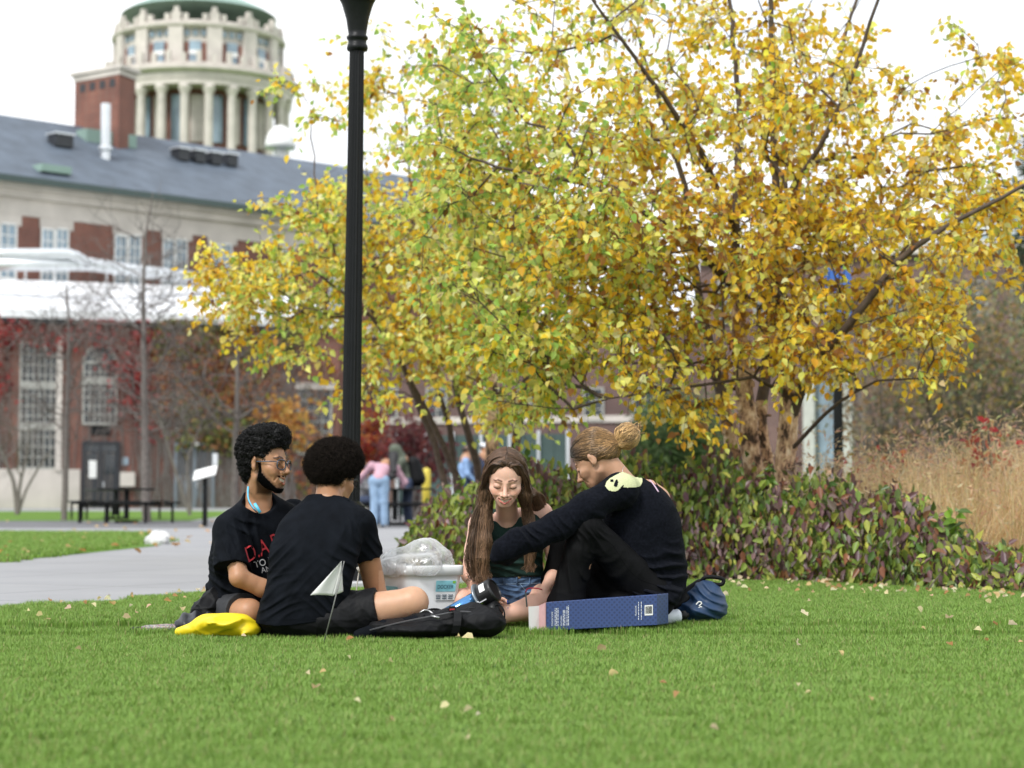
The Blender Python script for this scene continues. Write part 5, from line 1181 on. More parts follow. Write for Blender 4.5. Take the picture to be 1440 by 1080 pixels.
    # collar band and sleeve seam
    seam([(432, 697), (440, 693.5), (452, 691.5), (464, 691.5), (478, 696), (491, 705)], .0050)
    # shorts
    hem_p = Z(533, 858, 8.72); th = nrm(knR - hipR)
    leg = limb_cut([rc(hipR, hipR + (knR - hipR) * .75, .108, .094)], hem_p, th)
    sh = [rc(hipL + [0, 0, -.01], hipR + [0, 0, -.01], .124, .122), leg, rc(hipL, hipL + (knL - hipL) * .7, .112, .092), el(Z(438, 872, 8.76), (.225, .15, .095))]
    fsh = U(sh, .04)
    def shorts(P): return np.maximum(fsh(P) - wrinkle(P, .11, .006, (1, 1, 1), 5) - wrinkle(P, .045, .002, (1, 1, 1), 1), float(gz(8.7)) + .004 - P[:, 2])
    lo, hi = bounds(sh); skin_mesh('shorts', shorts, lo, hi, M['black_nylon'], root, .0038)
    # afro
    hp = [el(H.w((0, -.018, .083)), (.103, .110, .091), H.R), el(H.w((0, -.052, .045)), (.099, .086, .078), H.R), el(H.w((.0, .02, .103)), (.090, .080, .069), H.R)]
    fh = U(hp, .05)
    def afro(P):
        q = H.l(P); d = fh(P) - fine(P, .05, .006, 1) - fine(P, .019, .0055, 7) - fine(P, .009, .0026, 3)
        d = np.maximum(d, ((np.where(q[:, 1] < -.02, -.030, -.030 + (q[:, 1] + .02) * .95)) - q[:, 2]) * .75)
        ear = np.linalg.norm((np.stack([np.abs(q[:, 0]), q[:, 1], q[:, 2]], 1) - [.095, .006, -.006]) / [.05, .040, .040], axis=1) - 1; d = np.maximum(d, -ear * .03)
        return np.maximum(d, (q[:, 1] - .062 - np.maximum(q[:, 2] - .055, 0) * 1.6) * .55)
    lo, hi = bounds(hp); ho = skin_mesh('hair', afro, lo, hi, M['hair_afro'], root, .0034)
    curls('frizz', afro, lo, hi, 15000, .014, M['hair_afro'], ho, g, loop=1.1, thick=.00085, h=.005, lift=1.0)['kind'] = 'stuff'
    glasses(H, root, M['black_metal'], M['lens'])
    return root

# ---------------------------------------------------------------- smiling student with glasses and beard
def person_smiling():
    g = np.random.default_rng(71); Z = at
    root = empty('person', g_at(320, 9.1)); tag(root, 'smiling bearded person in glasses and a black tee with red lettering', 'person', 'students sitting on the lawn')
    H = Head(Z(373, 653, 9.08), (math.sin(R(66)), -math.cos(R(66)), -.03), R(-3), 1.05, 1.10)
    neck = Z(364, 706, 9.14); shR, shL = Z(324, 744, 9.02), Z(412, 722, 9.30); chest, waist = Z(352, 765, 9.16), Z(322, 832, 9.16); hipR, hipL = Z(314, 866, 9.08), Z(340, 866, 9.34)
    elR, wrR = Z(336, 812, 8.90), Z(402, 842, 8.96); elL, wrL = Z(430, 800, 9.3), Z(450, 850, 9.15)
    knR, anR, ftR = Z(350, 862, 8.90), Z(320, 876, 9.30), Z(350, 880, 9.42); knL, anL, ftL = Z(440, 862, 9.35), Z(380, 876, 9.20), Z(360, 880, 9.25)
    hd = head_fn(H, fem=0, smile=1, open_=1.1)
    hand, _ = fingers(wrR, wrR + nrm([.9, .2, -.25]) * .08, (.1, -.6, -.6), (-.1, .5, -.5)); hand2, _ = fingers(wrL, wrL + nrm([.5, -.6, -.3]) * .08, (.7, .6, 0), (0, 0, -1), thumb=-1)
    body = [hd, rc(H.w((0, -.020, -.05)), neck + [-.005, .01, -.02], .056, .062, .03), rc(neck + [0, .0, -.03], (shL + shR) / 2 + [0, 0, -.04], .07, .09), el(chest, (.12, .10, .16)), el(waist, (.10, .10, .12)), rc(shL, shR, .048, .048), rc(neck + [0, 0, -.035], shR, .050, .048), rc(neck + [0, 0, -.035], shL, .050, .048), el(Z(361, 724, 9.14), (.080, .072, .05)), rc(hipL, hipR + [.03, 0, 0], .095, .085),
            *ch([shR, elR, (elR + wrR) / 2, wrR], [.052, .041, .040, .027]), *ch([shL, elL, wrL], [.055, .044, .029]), *hand, *hand2,
            rc(hipR, knR, .09, .064), rc(knR, anR, .058, .038), rc(anR, ftR, .036, .028), rc(hipL, knL, .09, .064), rc(knL, anL, .058, .038), rc(anL, ftL, .036, .028)]
    f = U(body, .016); lo, hi = bounds(body); ft = face_tint(H, 1.1, brow=(.10, .08, .08), lip=(.88, .45, .48), browr=.0050, blush=.25)
    def beard_lim(P):
        q = H.l(P); x = np.abs(q[:, 0]); y = q[:, 1]; top = np.where(y < .020, .008, -.030 - (y - .020) * 1.0); top = np.where(x < .026, -.088, top) + fine(P, .014, .005, 9)
        lim = np.maximum((q[:, 2] - top) * .6, (.002 - np.maximum(-q[:, 2] - .05, 0) * .3) - y); return np.maximum(lim, -.116 - q[:, 2])
    def tint(V):
        c = ft(V); q = H.l(V); w = sstep(beard_lim(V) - .003, .012) * (np.linalg.norm(q, axis=1) < .16) * .88; return c * (1 - w[:, None]) + np.array([.075, .06, .055]) * w[:, None]
    skin_mesh('body', f, lo, hi, M['skin_brown'], root, .0023, tint); teeth(H, root, 1.1)
    # shirt
    slv = limb_cut([rc(shR, Z(327, 815, 8.92), .070, .092)], Z(324, 797, 8.92), nrm(Z(324, 797, 8.93) - shR + [.0, 0, 0]))
    rows = [(690, 346, 378, .055, 9.15), (700, 342, 392, .07, 9.15), (710, 334, 412, .085, 9.15), (724, 318, 420, .10, 9.15), (745, 305, 420, .125, 9.15), (780, 300, 416, .135, 9.15), (815, 296, 400, .14, 9.14), (840, 287, 382, .15, 9.13), (870, 281, 375, .15, 9.12), (885, 284, 370, .14, 9.12)]
    tor = [loft(rows, R(40)), slv, limb_cut([rc(shL, elL, .072, .085)], shL * .3 + elL * .7, elL - shL), rc(Z(352, 716, 9.06), shR, .04, .062, .05)]
    fs = U(tor, .04); hole = [el(Z(366, 703, 9.05), (.082, .09, .062)), rc(Z(362, 702, 9.08), neck + [.0, .0, .12], .058, .1)]; fho = U(hole, .02)
    gf = [(Z(350, 765, 8.98), .10, (.9, 0, .25), .055, .008), (Z(315, 845, 9.0), .13, (.35, 0, .95), .045, .010), (Z(310, 770, 8.86), .08, (.8, 0, .5), .055, .005), (Z(345, 735, 9.0), .08, (.6, 0, .8), .05, .005), (Z(300, 815, 9.0), .1, (.9, 0, .3), .06, .006)]
    def shirt(P):
        d = fs(P) - gfolds(P, gf) - wrinkle(P, .17, .005, (1, 1, .8), 4) - wrinkle(P, .06, .0018, (1, 1, .9), 12); d = np.maximum(d, Z(320, 864, 9.05)[2] - P[:, 2]); return sub(d, fho(P), .006)
    lo, hi = bounds(tor); so = skin_mesh('shirt', shirt, lo, hi, M['black_fabric'], root, .0034)
    # printed lettering, draped over the shirt
    V, Q = nets(shirt, lo, hi, .006); bv = BVHTree.FromPolygons(V.tolist(), Q.tolist()); cdir = nrm(chest - np.array([0, 0, CAM_H]))
    def lettering(name, txt, px, py, wpx, rot, mat, shear=0, sy=1.0):
        cu = bpy.data.curves.new(name, 'FONT'); cu.body = txt; cu.size = 1; cu.shear = shear; o = bpy.data.objects.new(name, cu); me = o.to_mesh(); tv = np.array([v.co[:2] for v in me.vertices]); tf = [tuple(p.vertices) for p in me.polygons]; o.to_mesh_clear(); bpy.data.objects.remove(o); bpy.data.curves.remove(cu)
        mn, mxx = tv.min(0), tv.max(0); k = wpx / (mxx[0] - mn[0]); tv = (tv - mn) * k * [1, sy]; ca, sa = math.cos(rot), math.sin(rot); W = []
        for x, y in tv:
            X, Y_ = px + x * ca - y * sa * -1 * -1, py - (x * sa + y * ca); p = at(X, Y_, 8.4); o_ = np.array([0, 0, CAM_H]); dr = nrm(p - o_); hit = bv.ray_cast(Vector(o_), Vector(dr)); W.append(np.array(hit[0]) - dr * .0035 if hit[0] is not None else at(X, Y_, 9.0))
        return link_mesh(name, np.array(W), tf, mat, so)
    red = pmat('print_red', (.42, .022, .03), .7, .12, 60); wht = pmat('print_white', (.62, .62, .63), .7, .1, 60)
    lettering('print', 'D.A.R.E.', 350, 791, 70, R(26), red, .25, 1.45); lettering('print', 'TO RESIST', 359, 799, 55, R(17), wht, 0, 1.1); lettering('print', 'AND', 368, 806, 22, R(14), wht, 0, 1.1)
    # shorts
    leg = limb_cut([rc(hipR, knR, .108, .088)], hipR * .22 + knR * .78, knR - hipR)
    sh = [rc(hipR, hipL, .118, .118), leg, rc(hipL, hipL * .3 + knL * .7, .11, .09)]; fsh = U(sh, .04); lo, hi = bounds(sh)
    skin_mesh('shorts', lambda P: np.maximum(fsh(P) - wrinkle(P, .10, .005, (1, 1, 1), 6), float(gz(9.0)) + .004 - P[:, 2]), lo, hi, pmat('shorts_grey', (.017, .018, .021), .7, .15, 30, .3, 700, bdist=.001), root, .0038)
    # curls
    hp = [el(H.w((0, -.020, .082)), (.094, .116, .092), H.R), el(H.w((0, -.066, .030)), (.083, .060, .080), H.R), el(H.w((0, .040, .128)), (.080, .062, .045), H.R), el(H.w((0, -.066, -.035)), (.06, .036, .045), H.R), el(H.w((0, -.004, .028)), (.0815, .050, .060), H.R)]
    fh = U(hp, .04)
    def hair(P):
        q = H.l(P); d = fh(P) - fine(P, .034, .008, 2) - fine(P, .016, .004, 8); x = np.abs(q[:, 0])
        d = np.maximum(d, -(q[:, 2] - (.078 - .35 * np.maximum(x - .040, 0)) + np.maximum(.055 - q[:, 1], 0) * 3.0 * (x > .02)) * .7 * (q[:, 1] > .0) - (q[:, 1] <= .0) * 1)
        ear = np.linalg.norm((np.stack([x, q[:, 1], q[:, 2]], 1) - [.088, .004, -.010]) / [.05, .034, .045], axis=1) - 1; return np.maximum(d, -ear * .03)
    lo, hi = bounds(hp); ho = skin_mesh('hair', hair, lo, hi, M['hair_black'], root, .0032)
    curls('curls', hair, lo, hi, 3200, .017, M['hair_black'], ho, g, loop=1.5, thick=.0019, h=.006, lift=.35)['kind'] = 'stuff'
    # beard: a thin shell over the jaw
    A = head_prims(open_=1.0)[0]; jb = U(A, .016)
    def beard(P):
        q = H.l(P); d = jb(q) - .0026 - fine(P, .009, .0016, 4); x = np.abs(q[:, 0]); mus = np.linalg.norm((np.stack([x, q[:, 1], q[:, 2]], 1) - [.016, .095, -.0465]) / [.020, .02, .0040], axis=1) - 1
        return np.minimum(np.maximum(d, beard_lim(P) + .0035), np.maximum(d + .0016, mus * .01)) * H.s
    bo = skin_mesh('beard', beard, H.c - .16, H.c + .16, M['hair_afro'], root, .0024)
    curls('whisker', beard, H.c - .16, H.c + .16, 2600, .006, M['hair_afro'], bo, g, loop=.3, thick=.00045, h=.005, lift=.5)['kind'] = 'stuff'
    glasses(H, root, pmat('frame_blue', (.035, .055, .085), .25, .2, 60, spec=.7), M['lens'], rim=.0026, y=.106)
    # neckband earphones
    b = MB(); bl = pmat('cord_blue', (.10, .48, .72), .4, .05)
    pts = catmull([neck + [-.062, .05, .0], Z(349, 684, 9.02), Z(349, 700, 8.98), Z(354, 711, 8.96), Z(360, 719, 8.955)], 14); b.tube(pts, .0036, 6); b.tube([Z(358, 708, 8.95), Z(366, 721, 8.945)], .0075, 8); nb = b.build('neckband', bl, root, smooth=True)
    b = MB(); b.tube(catmull([Z(348, 692, 9.0), Z(350, 706, 8.97), Z(357, 716, 8.955), Z(363, 722, 8.95)], 12), .0026, 5); b.build('cable', M['black_metal'], nb, smooth=True)
    return root
# ---------------------------------------------------------------- student with long brown hair facing us
def person_girl():
    g = np.random.default_rng(72); Z = at
    root = empty('person', g_at(725, 9.4)); tag(root, 'person with long brown hair, green sleeveless top and denim shorts, smiling down at their hands', 'person', 'students sitting on the lawn')
    H = Head(Z(711, 675, 9.08), (-.02, -.90, -.36), R(-2), 1.10, .90)
    neck = Z(714, 728, 9.27); shR, shL = Z(674, 738, 9.28), Z(762, 722, 9.30); chest, waist = Z(720, 766, 9.28), Z(726, 808, 9.32); hipR, hipL = Z(708, 842, 9.36), Z(752, 840, 9.34)
    elR, wrR = Z(660, 808, 9.26), Z(683, 842, 9.06); elL, wrL = Z(786, 800, 9.26), Z(766, 830, 9.10)
    knL, anL, ftL = Z(778, 846, 9.14), Z(706, 866, 8.98), Z(688, 872, 8.96); knR, anR, ftR = Z(650, 846, 9.16), Z(715, 866, 9.22), Z(745, 868, 9.18)
    hd = head_fn(H, fem=1, smile=1, open_=.85, lids=1)
    hR, tR = fingers(wrR, wrR + nrm([.75, -.35, -.25]) * .08, (.0, .35, -.9), (.1, -.9, -.3), .92, (.45, .5, .6, .7)); hL, tL = fingers(wrL, wrL + nrm([-.38, -.25, -.9]) * .08, (.9, -.1, -.3), (.0, .9, -.3), .92, (.35, .4, .45, .55), thumb=1)
    body = [hd, rc(H.w((0, -.022, -.055)), neck + [0, .01, -.02], .047, .052, .03), rc(neck + [0, 0, -.035], (shL + shR) / 2 + [0, .01, -.03], .055, .07), el(chest + [0, .025, 0], (.105, .065, .11)), el(chest + [0, .02, -.07], (.098, .066, .10)), el(waist, (.104, .078, .09)), rc(shL, shR, .045, .045), rc(neck + [0, .015, -.045], shL, .032, .044), rc(neck + [0, .015, -.045], shR, .032, .044), rc(hipL, hipR, .098, .098),
            *ch([shR, shR * .5 + elR * .5, elR, elR * .55 + wrR * .45, wrR], [.050, .044, .037, .036, .0245]), *ch([shL, shL * .5 + elL * .5, elL, elL * .55 + wrL * .45, wrL], [.048, .043, .037, .035, .0245]), *hR, *hL,
            rc(hipL, knL, .085, .062), rc(knL, knL * .6 + anL * .4, .060, .056), rc(knL * .6 + anL * .4, anL, .056, .034), rc(anL, ftL, .034, .026), rc(hipR, knR, .085, .060), rc(knR, anR, .055, .034), rc(anR, ftR, .034, .025)]
    f = U(body, .014); lo, hi = bounds(body)
    skin_mesh('body', f, lo, hi, M['skin_fair'], root, .0022, face_tint(H, .85, brow=(.17, .125, .105), lip=(.76, .32, .37), lid=1, browr=.0033, blush=.75)); teeth(H, root, .85)
    nl = pmat('nail_blue', (.02, .05, .36), .2, .05, coat=.4)
    for (p, d, n) in tR[:4] + tL[:4]:
        b = MB(); b.box(p - n * .006, (.009, .012, .0035), Rm=np.stack([np.cross(d, n), d, n], 1)); b.build('fingernail', nl, root)
    # top
    rows = [(724, 688, 746, .05, 9.30), (736, 676, 762, .075, 9.30), (755, 676, 764, .098, 9.29), (785, 680, 763, .102, 9.29), (800, 685, 764, .098, 9.30), (815, 688, 765, .096, 9.31)]
    tor = [loft(rows, R(-3)), rc(Z(692, 725, 9.31), Z(684, 752, 9.25), .034, .05), rc(Z(746, 716, 9.31), Z(752, 746, 9.25), .032, .05)]
    fs = U(tor, .03); vn = U([rc(Z(713, 705, 9.18), Z(716, 744, 9.17), .085, .026), el(Z(713, 722, 9.2), (.072, .10, .040))], .02); hem = Z(725, 811, 9.22)[2]
    ah = [el(Z(661, 738, 9.26), (.060, .10, .062)), el(Z(781, 724, 9.26), (.057, .10, .062))]; fa = U(ah, .02)
    gf = [(Z(725, 795, 9.2), .12, (.25, 0, 1), .035, .005), (Z(745, 780, 9.2), .07, (.6, 0, .8), .04, .004), (Z(700, 780, 9.2), .07, (-.5, 0, .8), .04, .004)]
    def top(P): return np.maximum(sub(sub(fs(P) - gfolds(P, gf) - wrinkle(P, .1, .002, (1, 1, 1), 3), vn(P), .004), fa(P), .004), hem + .004 * np.sin(P[:, 0] * 25) - P[:, 2])
    lo, hi = bounds(tor); skin_mesh('tank_top', top, lo, hi, pmat('knit_green', (.011, .030, .024), .85, .15, 40, .3, 900, spec=.2, bdist=.001), root, .003)
    # denim shorts
    dn = pmat('denim', (.060, .105, .185), .8, .45, 22, .45, 600, spec=.2, bdist=.0015)
    legL = limb_cut([rc(hipL, knL, .096, .082)], hipL * .58 + knL * .42, knL - hipL); legR = limb_cut([rc(hipR, knR, .096, .082)], hipR * .55 + knR * .45, knR - hipR)
    rows = [(806, 690, 764, .098, 9.32), (815, 689, 766, .102, 9.32), (830, 690, 768, .11, 9.33), (850, 690, 768, .115, 9.34)]
    sh = [loft(rows, 0), rc(hipL, hipR, .106, .106), legL, legR]; fsh = U(sh, .025); wb = Z(728, 813, 9.22)[2]
    gf2 = [(Z(712, 838, 9.22), .07, (.5, 0, .9), .03, .005), (Z(745, 835, 9.2), .08, (-.5, 0, .9), .03, .005)]
    def denim(P): return np.maximum(np.maximum(fsh(P) - gfolds(P, gf2) - wrinkle(P, .05, .003, (1, 1, 1), 8) - .0025 * (np.abs(P[:, 2] - wb + .012) < .011), P[:, 2] - wb - .006), float(gz(9.3)) + .01 - P[:, 2])
    lo, hi = bounds(sh); so = skin_mesh('shorts', denim, lo, hi, dn, root, .003)
    V, Q = nets(denim, lo, hi, .006); bv = BVHTree.FromPolygons(V.tolist(), Q.tolist())
    def onto(px, lift=.003):
        o_ = np.array([0, 0, CAM_H]); out = []
        for x, y in px:
            d_ = nrm(at(x, y, 8) - o_); h_ = bv.ray_cast(Vector(o_), Vector(d_))
            if h_[0] is not None: out.append(np.array(h_[0]) - d_ * lift)
        return out
    dl = pmat('denim_light', (.20, .29, .40), .8, .3, 60)
    for x in (709, 727, 745):
        p = onto([(x, y) for y in np.linspace(809, 822, 6)])
        if len(p) > 2: b = MB(); b.tube(p, .005, 5); b.build('belt_loop', dn, so)
    for px in ([(700, 824), (703, 834), (710, 840)], [(732, 822), (742, 832), (758, 830)], [(692, 848), (705, 852), (716, 850)], [(690, 822), (728, 821), (764, 820)]):
        p = onto(catmull([(a_, b_, 0) for a_, b_ in px], 14)[:, :2], .001)
        if len(p) > 2: b = MB(); b.tube(p, .0016, 4); b.build('seam', dl, so)
    p = onto([(730, 812)]); 
    if p: b = MB(); b.lathe([(0, -.004), (.008, -.003), (.008, 0), (0, .003)], p[0], 10, axis=(0, -1, 0)); b.build('button', pmat('brass', (.35, .26, .14), .35, .1, metal=1), so)
    # hair: a mass over the skull and two falls, covered in locks
    mass = [el(H.w((0, -.020, .050)), (.083, .098, .085), H.R), el(H.w((0, .012, .062)), (.078, .078, .070), H.R), rc(H.w((-.070, -.015, .03)), H.w((-.076, .0, -.07)), .024, .026), rc(H.w((.070, -.015, .03)), H.w((.078, -.004, -.07)), .024, .028), el(H.w((0, -.065, -.03)), (.080, .042, .08), H.R)]
    fallR = [H.w((-.076, .0, -.07)), Z(680, 735, 9.13), Z(678, 760, 9.12), Z(675, 785, 9.11), Z(676, 806, 9.11)]; fallL = [H.w((.080, -.004, -.07)), Z(747, 694, 9.20), Z(756, 712, 9.27), Z(764, 732, 9.38)]
    fallF = [H.w((.074, .012, -.06)), Z(743, 728, 9.17), Z(750, 750, 9.14), Z(748, 770, 9.12), Z(746, 792, 9.12)]
    mass += ch(fallR, [.028, .032, .034, .030, .014]); mass += ch(fallL, [.022, .020, .020, .016]); mass += ch(fallF, [.020, .020, .020, .018, .012])
    fm = U(mass, .03); facecut = el((0, .125, -.020), (.0740, .098, .138))
    def hair(P): q = H.l(P); return sub(fm(P) - fine(P * [1, 1, .25], .02, .003, 5), facecut(q), .006)
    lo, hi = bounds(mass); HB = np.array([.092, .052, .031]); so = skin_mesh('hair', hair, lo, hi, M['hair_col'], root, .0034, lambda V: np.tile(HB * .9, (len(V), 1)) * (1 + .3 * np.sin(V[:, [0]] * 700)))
    paths, cols, offs = [], [], []; clump = g.normal(size=(3, 46, 3))
    for i in range(4200):
        kind = g.random(); sx = -1 if kind < .48 else 1; a = g.random() ** .9; yy = .068 - .15 * a
        z0 = .136 - 9.0 * abs(yy + .02) ** 2.0; s0 = H.w((sx * .002 + .003, yy, z0))
        th = H.w((sx * ((.044 if a < .2 else .058) + g.normal(0, .006)), yy * .8 + (.022 if a < .2 else .004), .094 - .014 * a)); fr = a
        e1 = H.w((sx * (.090 + g.normal(0, .004) - .012 * a), .040 - .11 * fr, .010 + g.normal(0, .01))); e2 = H.w((sx * (.088 + g.normal(0, .008)), .020 - .085 * fr, -.070))
        fl = fallR if sx < 0 else (fallF if fr < .22 else fallL); sp = .009 if fl is fallF else .010 if fl is fallL else .020; cl = clump[0 if fl is fallR else 1 if fl is fallL else 2][int(a * 45)]; w1 = np.array([cl[0] * sp + g.normal(0, .0035), cl[1] * sp * .8 + g.normal(0, .003) + (.030 * (a - .3) if sx < 0 else 0), 0]); k = g.uniform(.55, 1.0); pts = [s0, th, e1, e2]
        for j in range(1, len(fl)):
            if j / (len(fl) - 1) > k + .2: break
            pts.append(fl[j] + w1 * (1 + .10 * j - (.35 if j == len(fl) - 1 else 0)) + g.normal(0, .004, 3))
        if k > .8: pts.append(pts[-1] + [g.normal(0, .008), -.003, -g.uniform(.01, .04)])
        P_ = catmull(pts, 30); ph, am = cl[2] * 3 + g.normal(0, .3), .0070 + .003 * cl[1]; w1 = w1 * (2.0 if g.random() < .06 else 1); t = np.linspace(0, 1, 30); wv = am * np.clip((t - .4) * 2.5, 0, 1) * np.sin(t * 24 + ph); P_[:, 0] += wv; P_[:, 1] += wv * .6
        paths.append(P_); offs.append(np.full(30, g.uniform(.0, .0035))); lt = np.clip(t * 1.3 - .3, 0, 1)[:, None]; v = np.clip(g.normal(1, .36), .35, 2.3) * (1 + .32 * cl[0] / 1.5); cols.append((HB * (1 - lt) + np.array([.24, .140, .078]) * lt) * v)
    paths = push_out(paths, hair, np.array(offs)); fc = facecut(H.l(paths.reshape(-1, 3))).reshape(paths.shape[:2]); keep = (fc < -.011).sum(1) < 1
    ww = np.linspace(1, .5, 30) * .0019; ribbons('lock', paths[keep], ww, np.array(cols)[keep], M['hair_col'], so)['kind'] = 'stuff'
    return root

# ---------------------------------------------------------------- student with a blonde bun, seen from the side
def person_bun():
    g = np.random.default_rng(73); Z = at
    root = empty('person', g_at(900, 9.35)); tag(root, 'person with a fair bun, fuzzy black sweater and leggings, knees drawn up', 'person', 'students sitting on the lawn')
    H = Head(Z(839, 648, 9.24), (-.76, .32, -.56), R(0), 1.07)
    neck = Z(882, 682, 9.22); shL, shR = Z(873, 690, 9.07), Z(890, 694, 9.42); chest = Z(905, 740, 9.22); waist = Z(918, 792, 9.24); hipL, hipR = Z(915, 838, 9.14), Z(912, 838, 9.38)
    elL, wrL = Z(784, 737, 8.94), Z(722, 764, 8.86); elR, wrR = Z(815, 775, 9.46), Z(800, 815, 9.38)
    knL, anL, toL = Z(826, 742, 8.98), Z(800, 868, 9.02), Z(768, 876, 8.98); knR, anR, toR = Z(796, 759, 9.22), Z(775, 866, 9.26), Z(745, 872, 9.24)
    hd = head_fn(H, fem=1, smile=1, open_=.3, lids=1)
    hL, _ = fingers(wrL, wrL + nrm([-.6, -.1, -.75]) * .08, (.2, -.9, .1), (.8, 0, -.4), .74, (1.1, 1.2, 1.2, 1.2), thumb=-1); hR, _ = fingers(wrR, wrR + nrm([-.3, -.1, -.9]) * .08, (.2, .9, .1), (.8, 0, -.4), .92)
    body = [hd, rc(H.w((0, -.040, -.03)), neck + [.0, 0, -.01], .047, .056, .035), rc(neck + [0, 0, -.02], Z(905, 700, 9.26), .060, .092), rc(neck + [.01, .03, -.02], shR, .05, .06), rc(neck + [.02, .02, -.03], Z(922, 704, 9.26), .05, .07), el(chest, (.115, .15, .15)), el(waist, (.12, .14, .12)), rc(shL, shR, .05, .05), rc(hipL, hipR, .105, .105),
            *ch([shL, elL, wrL], [.048, .038, .026]), *ch([shR, elR, wrR], [.048, .038, .026]), *hL, *hR, rc(hipL, knL, .09, .058), rc(knL, anL, .058, .038), rc(anL, toL, .036, .026), rc(hipR, knR, .09, .058), rc(knR, anR, .058, .038), rc(anR, toR, .036, .026)]
    f = U(body, .016); lo, hi = bounds(body); skin_mesh('body', f, lo, hi, M['skin_tan'], root, .0029, face_tint(H, .3, brow=(.2, .15, .13), lip=(.85, .45, .45), lid=1, browr=.0036, blush=.5))
    # leggings with flared hems
    lg = [rc(hipL, hipR, .118, .118), rc(hipL, knL, .105, .068), rc(knL, knL * .5 + Z(800, 812, 9.0) * .5, .068, .066), *ch([knL * .5 + Z(800, 812, 9.0) * .5, Z(796, 850, 9.02), Z(794, 876, 9.02)], [.066, .082, .100]),
          rc(hipR, knR, .105, .068), *ch([knR, Z(782, 820, 9.26), Z(776, 872, 9.26)], [.068, .068, .094]), el(Z(880, 850, 9.2), (.16, .18, .07)), el(Z(850, 838, 9.22), (.19, .09, .13)), rc(Z(858, 800, 9.16), Z(905, 850, 9.16), .085, .11)]
    fl = U(lg, .028); gf = [(Z(836, 760, 8.92), .06, (.7, 0, .7), .035, .005), (Z(800, 820, 8.95), .12, (1, 0, .15), .07, .006), (Z(860, 810, 8.95), .09, (.8, 0, -.6), .06, .004), (knL + [0, -.05, -.02], .05, (1, 0, .4), .03, .003)]
    def leg(P): return np.maximum(fl(P) - gfolds(P, gf) - wrinkle(P, .13, .003, (1, 1, .8), 7), float(gz(9.2)) + .012 - P[:, 2])
    lo, hi = bounds(lg); lo_ = skin_mesh('leggings', leg, lo, hi, M['leggings'], root, .0036)
    V, Q = nets(leg, lo, hi, .006); bv = BVHTree.FromPolygons(V.tolist(), Q.tolist()); o_ = np.array([0, 0, CAM_H])
    def seam(px, mat, par, bv_, rad=.0014):
        pts = []
        for x, y in catmull([(a_, b_, 0) for a_, b_ in px], 24)[:, :2]:
            h_ = bv_.ray_cast(Vector(o_), Vector(nrm(at(x, y, 8) - o_)))
            if h_[0] is not None: pts.append(np.array(h_[0]))
        if len(pts) > 3: b = MB(); b.tube(pts, rad, 5); b.build('seam', mat, par, smooth=True)
    seam([(833, 750), (860, 765), (880, 795), (898, 813), (925, 824)], M['leggings'], lo_, bv)
    # sweater
    rows = [(668, 880, 905, .05, 9.24), (680, 866, 922, .10, 9.24), (692, 856, 938, .135, 9.23), (710, 848, 949, .155, 9.22), (735, 842, 957, .165, 9.22), (765, 840, 962, .165, 9.22), (795, 850, 965, .16, 9.22), (812, 862, 966, .165, 9.22), (830, 872, 964, .17, 9.22), (848, 880, 950, .16, 9.22), (862, 890, 936, .14, 9.22)]
    cuff = Z(702, 783, 8.84)
    sl = ch([shL + [-.01, 0, -.005], Z(826, 714, 8.98), elL + [0, 0, -.008], Z(750, 756, 8.90), Z(728, 760, 8.87), Z(708, 774, 8.85), Z(698, 785, 8.85)], [.078, .072, .066, .058, .055, .050, .030], .03) + [rc(Z(728, 768, 8.87), Z(714, 789, 8.87), .045, .024)]
    sl += ch([shR, elR, wrR, wrR + [-.01, 0, -.07]], [.076, .062, .05, .035], .03)
    tor = [loft(rows, 0, 2.2)] + sl + [rc(shL, shR, .075, .075), el(Z(915, 838, 9.1), (.135, .10, .055))]
    fs = U(tor, .04); nkh = U([el(Z(892, 664, 9.30), (.080, .15, .052)), rc(Z(862, 668, 9.24), Z(846, 648, 9.22), .045, .08), el(Z(912, 676, 9.34), (.085, .16, .050)), rc(Z(900, 668, 9.22), Z(918, 684, 9.24), .022, .03)], .02)
    gf = [(Z(930, 815, 9.06), .12, (.25, 0, 1), .05, .010), (Z(900, 828, 9.05), .10, (.5, 0, .85), .045, .010), (Z(745, 752, 8.84), .06, (.8, 0, .5), .04, .006), (Z(790, 735, 8.88), .06, (.8, 0, .4), .04, .005), (Z(860, 735, 8.98), .10, (.5, 0, .9), .06, .006), (Z(945, 800, 9.1), .1, (.1, 0, 1), .06, .008)]
    def sweater(P): return sub(fs(P) - gfolds(P, gf) - wrinkle(P, .17, .006, (1, 1, .9), 11) - fine(P, .011, .0009, 2), nkh(P), .008)
    lo, hi = bounds(tor); sm = pmat('fuzzy_knit', (.0052, .006, .0092), .95, .35, 90, .7, 500, spec=.05, sheen=.015, bdist=.002); so = skin_mesh('sweater', sweater, lo, hi, sm, root, .0036)
    curls('fuzz', sweater, lo, hi, 9000, .007, sm, so, g, loop=.3, thick=.00045, h=.009, lift=.5)['kind'] = 'stuff'
    V, Q = nets(sweater, lo, hi, .005); bv = BVHTree.FromPolygons(V.tolist(), Q.tolist())
